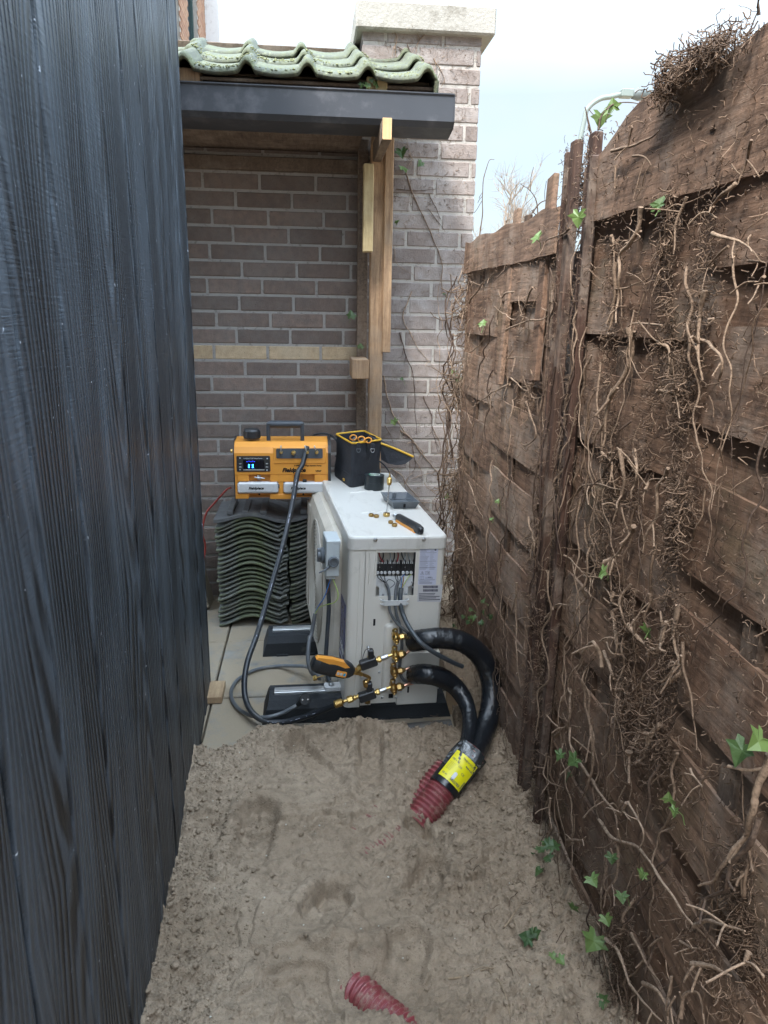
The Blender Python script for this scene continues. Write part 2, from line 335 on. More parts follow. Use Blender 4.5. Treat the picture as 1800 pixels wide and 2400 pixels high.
t = NT('clear_wrap'); filmcol = t.mix(t.ramp(t.noise(26, 5, .7, dist=1.), [(.5, 0.), (.66, .8)]), (.03, .034, .037), (.42, .44, .45))
film_m = t.out(filmcol, .15, t.bump(t.noise(30, 5, .7), .006), spec=.7)
ylabel_m = simple('yellow_label', (.80, .72, .01), .35, var=.04)
# screen
t = NT('pump_screen'); t.out((.004, .005, .01), .15); screen_m = t.m
t = NT('blue_led'); t.out((.0, .1, .5), .4, Emission_Color=(.02, .25, 1., 1), Emission_Strength=3.); led_m = t.m
t = NT('blue_glow_digits'); t.out((.0, .02, .3), .4, Emission_Color=(.02, .05, .8, 1), Emission_Strength=.8); led2_m = t.m
bottle_m = simple('oil_bottle_plastic', (.60, .60, .60), .3, var=.05)
# plants
t = NT('ivy_leaf'); k = t.attr(); c = t.mix(k, (.022, .052, .012), (.062, .105, .026)); c = t.mix(t.ramp(t.noise(60, 3), [(.5, 0.), (.8, .4)]), c, (.10, .16, .06))
leaf_m = t.out(c, .55, t.bump(t.noise(120, 3), .001))
t = NT('pale_ivy_leaf'); leaf2_m = t.out(t.mix(t.noise(40, 4), (.07, .13, .03), (.14, .20, .06)), .5)
def bark(name, a, b):
    t = NT(name); k = t.attr(); c = t.mix(k, a, b); c = t.mix(t.ramp(t.noise(120, 4, .7), [(.45, 0.), (.7, .7)]), c, tuple(q*.45 for q in a))
    return t.out(c, .85, t.bump(t.noise(250, 4), .0015), spec=.25)
stem_m = bark('dead_ivy_bark', (.11, .070, .045), (.34, .245, .175))
root_m = bark('ivy_rootlet', (.075, .048, .033), (.29, .20, .14))
twig_m = bark('dry_twig', (.28, .20, .13), (.36, .27, .18))
dstem_m = bark('dark_vine_bark', (.07, .045, .035), (.13, .09, .065))
stone_m = simple('pebble', (.5, .47, .4), .7, var=.3)
lamp_m = simple('painted_lamp_post', (.20, .235, .215), .5, var=.05)
crown_m = bark('bare_branch', (.22, .17, .13), (.36, .29, .22))
# ================= ground =================
def vnoise(x, y, seed):
    xi = np.floor(x).astype(np.int64); yi = np.floor(y).astype(np.int64); xf = x-xi; yf = y-yi
    def h(a, b):
        q = (a*374761393+b*668265263+seed*974634777) & 0xffffffff; q = ((q ^ (q >> 13))*1274126177) & 0xffffffff
        return ((q ^ (q >> 16)) & 0xffff)/65535.0
    u = xf*xf*(3-2*xf); v = yf*yf*(3-2*yf)
    return (h(xi, yi)*(1-u)+h(xi+1, yi)*u)*(1-v)+(h(xi, yi+1)*(1-u)+h(xi+1, yi+1)*u)*v
def fbm(x, y, f, o, seed, g=.5):
    a = 1.; s = 0.; t = 0.
    for k in range(o): s = s+a*vnoise(x*f+k*17.3, y*f+k*9.1, seed+k); t += a; a *= g; f *= 2.03
    return s/t-.5
def sstep(a, b, x): t = np.clip((x-a)/(b-a), 0, 1); return t*t*(3-2*t)
def wall_x(Y): return -.405+.0393*(2.62-Y)
FX = .65
PRINTS = [(ZO(930, 1900), ZO(860, 2010), .052), (ZO(900, 1790), ZO(960, 1860), .04), (ZO(720, 1960), ZO(650, 2060), .055), (ZO(885, 2060), ZO(850, 2170), .055),
          (ZO(640, 1640), ZO(760, 1760), .04), (ZO(800, 1620), ZO(800, 1800), .045), (ZO(560, 1790), ZO(520, 1930), .06)]
PR = [(P(a, z=0), P(b, z=0), r) for a, b, r in PRINTS]
DUCT2 = [P(ZO(735, 2120), z=-.02), P(ZO(930, 2290), z=.0)]
def sand_h(x, y):
    wx = x+.05*fbm(x, y, 5, 2, 91); wy = y+.05*fbm(x, y, 5, 2, 77)
    edge = 2.265+.05*fbm(x, y, 7, 4, 5)*2-.13*sstep(-.15, -.33, x)+1.6*sstep(.50, .58, x)
    on = sstep(.03, -.03, y-edge)
    z = .018+.045*fbm(wx, wy, 2.2, 3, 3)
    z = z+.026*np.exp(-((y-2.19)/.085)**2)*np.exp(-((x-.02)/.22)**2)+.012*np.exp(-((y-2.22)/.06)**2)*sstep(-.3, -.1, x)*sstep(.6, .4, x)
    # loosened crumbly sand along both sides, trodden flat in the middle
    lx = sstep(.22, .0, x-wall_x(y)); rx = sstep(.33, .62, x); far = sstep(1.85, 2.15, y)
    near = sstep(1.35, 1.1, y)*.8
    m = np.clip(.10+lx+rx*.75+far*.5+near+1.6*np.clip(fbm(x, y, 3.4, 2, 41), 0, 1)+.7*np.exp(-((x-.36)/.12)**2-((y-1.62)/.3)**2), 0, 1.1)
    cl = np.abs(fbm(wx, wy, 26, 4, 8, .6)); cl2 = fbm(wx, wy, 60, 3, 19, .6)
    fs = fbm(wx, wy, 4.2, 4, 51, .55); sc1 = sstep(.0, .012, fs)+.8*sstep(.10, .112, fs)+.7*sstep(-.10, -.09, fs); ck = np.clip(1-np.abs(fbm(wx, wy, 8, 4, 63, .6))*38, 0, 1)*np.clip(fbm(x, y, 3, 2, 12)*4+.3, 0, 1)
    z = z+.014*sc1-.005*ck
    z = z+m*(.029*cl+.017*np.abs(fbm(wx, wy, 75, 3, 19, .65))*2+.012*fbm(x, y, 130, 2, 29))+.006*fbm(x, y, 45, 3, 61)+.006*fbm(x, y, 9, 2, 71)
    z = z+.02*sstep(.10, .0, x-wall_x(y))+.03*sstep(.45, .66, x)
    # ridge lines (cracked crust)
    rd = 1-np.abs(fbm(wx, wy, 6.5, 3, 33))*9; z = z+.012*np.clip(rd, 0, 1)**2*(.35+m)
    for a, b, r in PR:
        dx, dy = b.x-a.x, b.y-a.y; t = np.clip(((x-a.x)*dx+(y-a.y)*dy)/(dx*dx+dy*dy), 0, 1)
        d = np.hypot(x-a.x-t*dx, y-a.y-t*dy)+.012*fbm(x, y, 22, 2, 3)
        wt = np.clip(1.15-1.25*t, .0, 1)*(.6+.9*fbm(x, y, 8, 2, 14)+.3); z = z-.036*wt*sstep(r*1.04, r*.62, d)+.015*wt*np.exp(-((d-r*1.25)/(r*.3))**2)*(.4+1.2*np.clip(fbm(x, y, 12, 2, 4)+.5, 0, 1))
    # hollow round the duct in the foreground
    q = DUCT2[0]; z = z-.05*np.exp(-(((x-q.x-.06)/.13)**2+((y-q.y+.07)/.05)**2))+.03*np.exp(-(((x-q.x-.10)/.16)**2+((y-q.y-.05)/.035)**2))
    z = z+.03*sstep(2.5, 3.0, y)*rx-.055*np.exp(-(((x-.34)/.085)**2+((y-1.85)/.10)**2))
    return np.where(on > 0, z*on-.035*(1-on), -.035)
def sand_z(x, y): return float(sand_h(np.array([x], float), np.array([y], float))[0])
def heightmesh(name, xs, ys, mat):
    X, Y = np.meshgrid(xs, ys, indexing='ij'); Z = sand_h(X, Y); n = len(ys)
    me = bpy.data.meshes.new(name); V = np.stack([X, Y, Z], -1).reshape(-1, 3)
    i = np.arange(len(xs)-1)[:, None]*n+np.arange(n-1)[None]; q = np.stack([i, i+n, i+n+1, i+1], -1).reshape(-1, 4)
    me.vertices.add(len(V)); me.vertices.foreach_set('co', V.ravel()); me.loops.add(q.size); me.loops.foreach_set('vertex_index', q.ravel())
    me.polygons.add(len(q)); me.polygons.foreach_set('loop_start', np.arange(0, q.size, 4)); me.polygons.foreach_set('loop_total', np.full(len(q), 4))
    me.polygons.foreach_set('use_smooth', np.ones(len(q), bool)); me.update(); me.validate(); me.materials.append(mat)
    o = bpy.data.objects.new(name, me); COL.objects.link(o); return o
ys = np.concatenate([np.arange(-.6, .75, .03), np.arange(.75, 2.45, .0036), np.arange(2.45, 3.7, .012)])
tag(heightmesh('sand_ground', np.concatenate([np.arange(-.62, -.45, .02), np.arange(-.45, .78, .0036), np.arange(.78, 1.8, .05)]), ys, sand_m), kind='structure')
b = MB(); S_ = 300
b.add([(-S_, -S_, -.06), (S_, -S_, -.06), (S_, S_, -.06), (-S_, S_, -.06)], [(0, 1, 2, 3)]); tag(b.build('ground', sand_m), kind='structure')
b = MB()
for i, x in enumerate(np.arange(-1.9, .56, .505)):
    for j, y in enumerate(np.arange(2.06, 3.6, .50)): b.box((x, y, -.05), (x+.497, y+.492, random.uniform(-.003, .003)), .004)
tag(b.build('paving_slabs', paver_m), kind='structure')
# crumbs of sand and small stones
b = MB()
def lump(b, c, r, sq=.7):
    vs = []; n = 6
    for j in range(1, 4):
        for k in range(n):
            q = math.pi*j/4; a = 2*math.pi*(k+j*.5)/n; rr = r*random.uniform(.7, 1.25)
            vs.append(Vector(c)+Vector((rr*math.sin(q)*math.cos(a), rr*math.sin(q)*math.sin(a), rr*math.cos(q)*sq)))
    vs += [Vector(c)+Vector((0, 0, r*sq)), Vector(c)-Vector((0, 0, r*sq))]
    fs = [(j*n+k, j*n+(k+1) % n, (j+1)*n+(k+1) % n, (j+1)*n+k)[::-1] for j in range(2) for k in range(n)]
    fs += [(18, k, (k+1) % n) for k in range(n)]+[(19, 12+(k+1) % n, 12+k) for k in range(n)]
    b.add(vs, fs, True)
pts = []
for k in range(9000):
    q = random.random(); y = random.uniform(.95, 2.27)
    if q < .38: x = wall_x(y)+abs(random.gauss(0, .10))
    elif q < .70: x = .64-abs(random.gauss(0, .13))
    elif q < .85: x = random.gauss(.36, .10); y = random.gauss(1.65, .28)
    elif q < .95: x = random.uniform(-.3, .55); y = random.gauss(2.2, .06)
    else: x = random.uniform(-.38, .62)
    if x > wall_x(y)+.004 and x < .66 and .7 < y < 2.32: pts.append((x, y))
A = np.array(pts); Zs = sand_h(A[:, 0], A[:, 1])
for (x, y), z in zip(pts, Zs):
    if z > -.02: r = min(.009, .0012+random.expovariate(1/.0013)); lump(b, (x, y, z+r*.25), r)
tag(b.build('sand_crumbs', sand_m), kind='stuff', label='loose crumbs and clods of damp sand lying on the trodden sand', cat='sand crumbs')
b = MB()
for k in range(70):
    y = random.uniform(1.0, 2.25); x = random.uniform(wall_x(y)+.02, .6); lump(b, (x, y, sand_z(x, y)+.001), random.uniform(.0012, .0032), .5)
tag(b.build('pebbles', stone_m), kind='stuff', label='tiny pale stones and shell bits scattered on the sand', cat='pebbles')

b = MB()
for k in range(130):
    q = random.random(); y = random.uniform(.95, 2.2)
    if q < .35: x = wall_x(y)+abs(random.gauss(.01, .06))
    elif q < .6: x = .64-abs(random.gauss(0, .09))
    elif q < .8: x = random.gauss(.38, .07); y = random.gauss(1.68, .2)
    else: x = random.uniform(-.3, .5); y = random.gauss(2.235, .025)
    if wall_x(y)+.01 < x < .64 and .8 < y < 2.3: b.tint = random.random(); z = sand_z(x, y); r = random.uniform(.004, .011); (lump(b, (x, y, z+r*.15), r, .6) if z > -.02 else None)
tag(b.build('sand_clods', sand_m), kind='stuff', label='larger clods of damp sand along both walls and the sand edge', cat='sand clods')
# ================= black timber shed wall =================
shed = tag(empty('timber_shed', (wall_x(2.62), 2.62, 0), (0, 0, math.atan(.0393))), 'shed wall of black stained vertical boards along the left of the alley', 'shed')
b = MB(); y = 0.; k = 0
while y > -3.1:
    wd = .192; b.tint = random.random(); j = random.uniform(-.0012, .0012)
    b.box((-.022, y-wd+.0075, -.05), (j, y, 3.1), .0028); y -= wd
b.build('cladding', black_m, shed)
b = MB(); b.tint = .37; b.box((-.0228, .0004, -.05), (.0025, .0205, 3.1), .006); b.tint = .8; b.box((-1.8, .0004, -.05), (-.0232, .0185, 3.1), .003); b.build('corner_board', black_m, shed)
b = MB(); b.box((-1.8, -3.1, -.05), (-.024, -.002, 3.08)); b.build('shed_core', hole_m, shed)

# ================= brick walls =================
PITCH = .0756; BL = .2535
def brickwork(b, mb_, x0, x1, z0, z1, m, yellow=None, yrow=None, phase=0, dep=.08):
    """courses of bevelled bricks proud of a mortar bed; local x along the wall, front at y=0"""
    k0 = int(round(z0/PITCH)); k1 = int(round(z1/PITCH))
    for k in range(k0, k1):
        tgt = yellow if (yrow is not None and k == yrow) else b
        x = x0-(((k+phase) % 2)*.5+.07*((k*7) % 3))*BL
        while x < x1:
            a = max(x, x0); e = min(x+BL-.0125, x1)
            if e-a > .02:
                tgt.tint = random.random(); j = random.uniform(-.0022, .0015)
                g = .0062
                tgt.box((a, j-.0, k*PITCH+g+random.uniform(-.0012, .0012)), (e, dep, (k+1)*PITCH-g+random.uniform(-.0012, .0012)), .0032, m)
            x += BL
    mb_.box((x0+.004, .0035, z0), (x1-.004, dep+.01, k1*PITCH), 0, m)
WY = 3.60
bw = tag(empty('brick_wall', (0, WY, 0)), 'brown brick wall with one yellow course under the tiled canopy', 'brick wall')
b = MB(); mo = MB(); ye = MB(); brickwork(b, mo, -1.7, .235, 0, 2.42, None, ye, 16)
b.build('bricks', brick_m, bw); mo.build('mortar', mort_m, bw); ye.build('yellow_brick_course', ybrick_m, bw)['label'] = 'single course of yellow bricks'
px0, px1, pf = .238, .765, 3.565
pl = tag(empty('brick_pillar', (0, pf, 0)), 'tall weathered brick pier with concrete coping, dead ivy clinging to it', 'brick pier')
b = MB(); mo = MB(); brickwork(b, mo, px0, px1, 0, 2.625, None, phase=1)
m = Matrix.Translation((px0, 1.4, 0))@Matrix.Rotation(-math.pi/2, 4, 'Z'); brickwork(b, mo, 0, 1.4-.083, 0, 2.625, m, phase=0)
m = Matrix.Translation((px1, .083, 0))@Matrix.Rotation(math.pi/2, 4, 'Z'); brickwork(b, mo, 0, 1.317, 0, 2.625, m, phase=0)
b.build('bricks', pbrick_m, pl); mo.build('mortar', pmort_m, pl)
b = MB(); b.box((px0-.03, -.04, 2.612), (px1+.052, 1.45, 2.722), .008); b.build('coping', cap_m, pl)

# ================= canopy =================
cn = tag(empty('tiled_canopy', (0, 3.0, 0)), 'small lean-to canopy with mossy pantiles, dark gutter and timber posts', 'canopy'); CO = Vector((0, 3.0, 0))
GY = 3.05
gz1 = P(Z1(700, 430), y=GY).z; gx1 = P(Z1(1384, 470), y=GY).x; gz0 = P(Z1(1370, 592), y=GY).z
b = MB(); h = gz1-gz0; y0 = GY-CO.y; X0 = -1.6
prof = [(0, 0), (0, h-.006), (-.006, h), (-.006, h+.004), (.004, h+.004), (.004, .006), (.022, -.012), (.125, -.03), (.125, h*.6), (.13, h*.6), (.13, -.036), (.018, -.019)]
prof = [(u, v) for u, v in prof]
b.prism(prof, lambda u, v, q: Vector((q, y0+u, gz0+v)), X0, gx1-.004)
endp = [(-.002, 0), (-.002, h), (.13, h*.62), (.13, -.036), (.018, -.021)]
b.prism(endp, lambda u, v, q: Vector((q, y0+u, gz0+v)), gx1-.004, gx1)
b.build('gutter', gutter_m, cn)
xe_ = P(Z1(1305, 400), y=3.06).x
# tiles: two visible courses and a third behind
PIT_ = R(19); TW = P(Z1(685, 300), y=3.1).x-P(Z1(390, 300), y=3.1).x
e1 = P(Z1(830, 352), y=3.06); zt = e1.z
def tile_z(u):
    if u < .74: return -.009*math.sin(math.pi*u/.74)
    return .034*max(0., math.sin(math.pi*(u-.74)/.26))**.8
def tile_mb(th=.026, Ln=.34, verge=False, wild=0):
    b = MB(); nu = 22; us = [i/nu*1.04 for i in range(nu+1)]; ls = [0, .006, .02, .08, .2, Ln]
    top = []; bot = []
    for j, l in enumerate(ls):
        for u in us:
            uu = u if u <= 1 else 1
            z = tile_z(uu)-(.004*(u-1)/.04 if u > 1 else 0)
            nose = (.012, .004, 0, 0, 0, 0)[j]
            top.append((u*TW, l, z+th-nose)); bot.append((u*TW, l, z+(nose if j < 2 else 0)))
    n = len(us); m = len(ls); N = n*m; fs = []
    for j in range(m-1):
        for i in range(n-1):
            a = j*n+i; fs.append((a, a+1, a+n+1, a+n)); fs.append((N+a, N+a+n, N+a+n+1, N+a+1))
    for i in range(n-1): fs.append((i, N+i, N+i+1, i+1)); a = (m-1)*n+i; fs.append((a, a+1, N+a+1, N+a))
    for j in range(m-1): a = j*n; fs.append((a, a+n, N+a+n, N+a)); a = j*n+n-1; fs.append((a, N+a, N+a+n, a+n))
    b.add(top+bot, fs, True)
    if verge: b.box((TW*1.0, .0, -.085), (TW*1.0+.016, Ln, .010), .005)
    return b
tiles = [tile_mb(), tile_mb(verge=True)]
tmesh = [q.build('roof_tile', mosstile_m) for q in tiles]
first = {0: True, 1: True}
xe = P(Z1(1305, 400), y=3.06).x-TW*1.0-.016
for c in range(3):
    for i in range(0, 8):
        vg = 1 if i == 0 and c < 3 else 0
        o = tmesh[vg] if first[vg] else tmesh[vg].copy()
        if not first[vg]: COL.objects.link(o)
        first[vg] = False; o.parent = cn
        yy = .06+c*.262*math.cos(PIT_)
        o.location = (xe-i*TW-c*.012, yy+random.uniform(-.006, .006), zt-.02+(c*.262)*math.sin(PIT_)+c*.016)
        o.rotation_euler = (PIT_+R(random.uniform(-1.2, 1.2)), R(random.uniform(-1, 1)), R(random.uniform(-.8, .8)))
# moss crumbs on tiles
b = MB()
for k in range(1500):
    i = random.random()*6.2; c = random.choice((0, 1)); u = i % 1; l = random.random()**1.6*.16
    x = xe+TW-i*TW; z = zt-.02+c*(.262*math.sin(PIT_)+.016)+tile_z(1-u)+.026+l*math.sin(PIT_)
    lump(b, (x, .06+c*.262*math.cos(PIT_)+l*math.cos(PIT_), z), random.uniform(.0015, .006), .5)
t_ = b.build('moss', simple('dry_moss', (.24, .25, .13), .95, var=.4, sc=60), cn); t_['kind'] = 'stuff'
# board under the tiles, rafters, wall plate
fz = P(Z1(500, 395), y=3.2).z
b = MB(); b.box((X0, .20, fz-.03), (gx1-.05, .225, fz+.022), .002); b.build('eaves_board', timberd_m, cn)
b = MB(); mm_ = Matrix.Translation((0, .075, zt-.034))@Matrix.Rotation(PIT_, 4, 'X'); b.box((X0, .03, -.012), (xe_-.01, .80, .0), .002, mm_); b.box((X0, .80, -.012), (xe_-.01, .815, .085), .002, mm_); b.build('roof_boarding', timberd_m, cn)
bz = P(Z1(95, 390), y=3.10).z
for zx in (95, 1010):
    q = P(Z1(zx, 390), y=3.10); b = MB(); b.box((q.x-.045, .10, bz-.06), (q.x+.035, .195, bz+.042), .003); b.build('rafter_end', lightwood_m if zx > 500 else timber_m, cn)
p0 = P(Z1(500, 780), y=WY-.02); p1 = P(Z1(500, 832), y=WY-.02)
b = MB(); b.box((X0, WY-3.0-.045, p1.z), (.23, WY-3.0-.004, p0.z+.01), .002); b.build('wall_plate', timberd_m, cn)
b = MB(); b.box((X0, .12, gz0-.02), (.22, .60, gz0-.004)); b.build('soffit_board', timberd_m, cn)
# projecting rafter with its fresh cut end
q0 = P(Z1(1030, 570), y=2.97); q1 = P(Z1(1074, 680), y=2.97)
b = MB(); b.box((q0.x, -.028, q1.z), (q1.x+.001, .56, q0.z), .003); rf = b.build('rafter', timberd_m, cn)
b = MB(); b.box((q0.x+.0008, -.0295, q1.z+.0008), (q1.x, -.0278, q0.z-.0008), .0008); b.build('cut_end', newwood_m, rf)
def upright(name, a, b_, Y, dep, zt_, zb, mat, c=.003, lean=0):
    x0 = P(a, y=Y).x; x1 = P(b_, y=Y).x; b = MB(); b.tint = random.random()
    b.box((x0, Y-3.0, zb), (x1, Y-3.0+dep, zt_), c)
    o = b.build(name, mat, cn); return o
upright('post', ZW(219, 1970), ZW(296, 1970), 3.39, .07, gz0+.02, -.02, timber_m)
upright('side_board', ZW(302, 1450), ZW(352, 1450), 3.37, .085, gz0+.03, P(ZW(330, 1500), y=3.37).z, timber_m)
upright('packing_piece', ZW(186, 700), ZW(247, 700), 3.30, .05, P(ZW(210, 345), y=3.30).z, P(ZW(210, 885), y=3.30).z, lightwood_m)
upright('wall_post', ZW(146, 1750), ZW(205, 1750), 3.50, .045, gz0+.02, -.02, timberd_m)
q0 = P(ZW(120, 1560), y=3.25); q1 = P(ZW(222, 1665), y=3.25)
b = MB(); b.box((q0.x, .27, q1.z), (q1.x+.0, .50, q1.z+.085), .003, ); b.build('cross_rail', timber_m, cn)

# ================= fence =================
def board(b, Y0, Y1, z0, z1, off, n=48, tilt=0., sag=0., th=.007, ph=0):
    """thin horizontal board woven in and out; off(Y)->how far it stands proud towards the alley"""
    vs = []; r1 = random.uniform(0, 9)
    for i in range(n+1):
        Y = Y0+(Y1-Y0)*i/n; o = off(Y); wz = .0022*math.sin(Y*5+r1)+tilt*(Y-Y0)+sag*math.sin(math.pi*i/n)
        for j in range(4):
            v = j/3; curl = .002*math.sin(Y*7+r1+v*2)+.003*(1-v)
            z1_ = z1-(.075*float(sstep(1.50, 1.74, Y)) if z1 > 1.8 else 0)-(.012*math.sin(Y*9)**2 if z1 > 1.7 and v == 1 else 0); vs.append((FX-o-curl, Y, z0+(z1_-z0)*v+wz+(.0012*math.sin(Y*31+r1) if j in (0, 3) else 0)))
    m = len(vs); vs2 = [(x+th, y, z) for x, y, z in vs]; fs = []; sf = []
    for i in range(n):
        for j in range(3): a = i*4+j; sf.append((a, a+1, a+5, a+4)); sf.append((m+a, m+a+4, m+a+5, m+a+1))
        a = i*4; fs.append((a, a+4, m+a+4, m+a)); a = i*4+3; fs.append((a, m+a, m+a+4, a+4))
    for j in range(3): a = j; fs.append((a, m+a, m+a+1, a+1)); a = n*4+j; fs.append((a, a+1, m+a+1, m+a))
    b.add(vs+vs2, sf, True); b.add(vs+vs2, fs, False)
SURF = []
def panel(Y0, Y1, slats, rows, root, topfn=None):
    slats = sorted(slats); sp = slats[1]-slats[0]
    for k, (z0, z1) in enumerate(rows):
        A = .0085; s = 1 if k % 2 == 0 else -1
        if k == 0: off = lambda Y, s=s: .016+.005*math.cos(math.pi*(Y-slats[-1])/sp)
        else: off = lambda Y, s=s: A*s*math.cos(math.pi*(Y-slats[-1])/sp)
        b = MB(); b.tint = random.random(); tl = random.uniform(-.006, .006) if k else 0
        board(b, Y0, Y1, z0, z1, off, tilt=tl); b.build('fence_board', fence_m, root)
        SURF.append((Y0, Y1, z0, z1, off))
    for Y in slats:
        b = MB(); b.tint = random.random(); b.box((FX-.004, Y-.022, -.05), (FX+.010, Y+.022, rows[0][1]-.01+random.uniform(-.02, .02)), .002); b.build('slat', slat_m, root)
nf = tag(empty('woven_fence', (0, 0, 0)), 'nearest woven panel of wide weathered brown boards covered in dead ivy roots', 'fence')
rows = [(1.645, 1.845)]; z = 1.645
for k in range(14): rows.append((z-.130, z+.032)); z -= .1215
panel(-.9, 1.765, [1.49, .93, .37, -.19, -.75], rows, nf)
# broken sloping end of the top board
ff = tag(empty('woven_fence', (0, 0, 0)), 'farther woven fence panel of brown boards between dark posts and brick pier', 'fence')
rows = [(1.60, 1.725)]; z = 1.615
for k in range(14): rows.append((z-.130, z+.030)); z -= .1205
panel(1.93, 3.10, [2.83, 2.27], rows, ff)
b = MB(); b.tint = .3; b.box((.662, 1.74, -.05), (.675, 1.96, 1.60), .002); b.build('post_gap_backing', post_m, ff)  # dark board added behind the posts so the gap between them stays dark
def fpost(name, parts, label, loc):
    e = tag(empty(name, loc), label, 'fence post')
    for pn, lo, hi, m in parts:
        b = MB(); b.tint = random.random(); b.box(lo, hi, .003); b.build(pn, m, e)
    return e
# posts lean a little, as in the photo
tA = P(ZO(1226, 312), x=.62); tB = P(ZO(1290, 278), x=.62)
pa = fpost('fence_post', [('post_web', (-.012, -.022, -.05), (.010, .012, tA.z), post_m), ('post_flange', (-.020, .012, -.05), (.012, .026, tA.z-.02), post_m)], 'dark fence post with square top standing between the two woven panels', (.630, P(ZO(1215, 700), x=.63).y, 0))
pb = fpost('fence_post', [('post_web', (-.010, -.014, -.05), (.012, .018, tB.z), post_m), ('post_flange', (-.016, -.026, -.05), (.006, -.014, tB.z-.05), post_m)], 'taller dark fence post wrapped in vines at the end of the nearest panel', (.630, P(ZO(1253, 700), x=.63).y, 0))
for s, Y, w_, tp, lb in ((ZO(1120, 452), 2.42, .045, None, 'short broken stake poking up behind the farther fence panel'), (ZO(1196, 380), 2.08, .055, None, 'long splintered stake leaning up behind the farther fence panel')):
    q = P(s, y=Y); b = MB(); b.tint = random.random(); b.box((-.008, -w_/2, -.55), (.008, w_/2, 0), .002)
    o = b.build('wooden_stake', fence_m); o.location = q; o.rotation_euler = (R(-4 if Y > 2.3 else -8), R(4), 0); tag(o, lb, 'stake')
# ivy leaves added behind the fence, coloured dark to keep its gaps dark
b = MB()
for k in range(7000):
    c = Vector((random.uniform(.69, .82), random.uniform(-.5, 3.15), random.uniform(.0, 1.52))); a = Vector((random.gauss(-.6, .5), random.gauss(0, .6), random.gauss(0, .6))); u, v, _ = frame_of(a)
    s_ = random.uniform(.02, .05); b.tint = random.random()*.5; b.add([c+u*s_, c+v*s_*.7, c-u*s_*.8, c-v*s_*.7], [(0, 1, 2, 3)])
tag(b.build('ivy_gap_backing', simple('dark_gap_leaves', (.05, .04, .028), .9, var=.4)), 'dark withered ivy leaves added behind the woven fence to darken its gaps', 'ivy', kind='stuff')

b = MB()
for k in range(900):
    c = Vector((random.uniform(.80, 1.9), random.uniform(3.75, 4.7), random.uniform(0, 1.72)))
    a = Vector((random.gauss(-.2, .5), random.gauss(-1, .4), random.gauss(.3, .5))); u, v, _ = frame_of(a); s_ = random.uniform(.025, .06); b.tint = random.random(); b.add([c+u*s_, c+v*s_*.8, c-u*s_, c-v*s_*.8], [(0, 1, 2, 3)])
tag(b.build('hedge_leaves', simple('pale_hedge_leaf', (.34, .38, .12), .6, var=.4, sc=12)), 'pale yellow green hedge glimpsed through the slit beside the brick pier', 'hedge', kind='stuff')
# ================= background =================
hs = tag(empty('brick_house', (-2, 9, 0)), 'brick house with dark framed windows above the canopy at far left', 'house')
b = MB(); mo = MB(); m = Matrix.Rotation(math.pi/2, 4, 'Z')
for k in range(60, 105):
    for j in range(32):
        y = j*.24+(k % 2)*.12; z = k*.075
        if (2.85 < y+.11 < 4.45 or 5.35 < y+.11 < 6.6) and z > 5.35: continue
        b.tint = random.random(); b.box((-.02, y, z+.005), (random.uniform(-.002, .002), y+.228, z+.07), .002)
b.build('bricks', hbrick_m, hs)
b = MB(); b.box((-6, 0, 0), (-.012, 7.7, 5.3)); b.box((-6, 0, 5.3), (-.2, 7.7, 8)); 
for a_, c_ in ((0, 2.85), (4.45, 5.35), (6.6, 7.7)): b.box((-.2, a_, 5.3), (-.013, c_, 8))
b.build('wall', pmort_m, hs)
for a_, c_ in ((2.86, 4.44), (5.36, 6.59)):
    b = MB(); b.box((-.16, a_, 5.32), (-.08, a_+.09, 7.9), .004); b.box((-.16, c_-.09, 5.32), (-.08, c_, 7.9), .004); b.box((-.16, a_+.09, 5.32), (-.085, c_-.09, 5.41), .004)
    fr = b.build('window', simple('green_window_frame', (.03, .06, .055), .4), hs)
    b = MB(); b.box((-.13, a_+.09, 5.41), (-.12, c_-.09, 7.9)); t = NT('window_glass'); b.build('pane', t.out((.02, .03, .035), .06), fr)
    b = MB(); b.box((-.1, a_-.05, 5.22), (.05, c_+.05, 5.318), .004); b.build('sill', cap_m, fr)
b = MB(); b.box((-.05, 7.7, 0), (.28, 7.85, 8.), .02); b.build('downpipe_board', white_m, hs)
h2 = tag(empty('rendered_house', (-2.2, 17.5, 0)), 'pale yellowish gable end standing beyond the brick house', 'house')
b = MB(); b.box((-3, 0, 0), (0, 4, 9.), .01); b.build('wall', simple('yellowed_render', (.55, .53, .38), .9, var=.25, sc=3), h2)
b = MB(); b.box((0.003, -.02, 0), (.12, .15, 9.)); b.build('corner_trim', white_m, h2)
# lamp post
q = P(ZO(1240, 400), y=9.5); tp = P(ZO(1262, 260), y=9.5); e_ = P(ZO(1345, 203), y=9.5); hd = P(ZO(1411, 197), y=9.5)
lp = tag(empty('street_lamp', (q.x, 9.5, 0)), 'slim pale green street lamp with curved arm rising above the fence', 'street lamp')
L0 = Vector((q.x, 9.5, 0))
pts = spline([Vector((q.x-.12, 9.5, 0)), q, tp, P(ZO(1272, 232), y=9.5), P(ZO(1296, 214), y=9.5), P(ZO(1320, 209), y=9.5), e_], 6)
b = MB(); b.tube([p-L0 for p in pts], .030, 10); b.build('pole', lamp_m, lp)
b = MB(); b.box(Vector((e_.x-.03, 9.44, e_.z-.04))-L0, Vector((e_.x+.12, 9.56, e_.z+.05))-L0, .01); b.build('bracket', lamp_m, lp)
b = MB(); b.lathe([(0, 0), (.05, .0), (.075, .08), (.06, hd.x-e_.x-.15), (.0, hd.x-e_.x-.1)], Vector((e_.x+.12, 9.5, e_.z+.0))-L0, (1, 0, .08), 12); b.build('lamp_head', simple('lamp_casing', (.12, .14, .14), .5), lp)
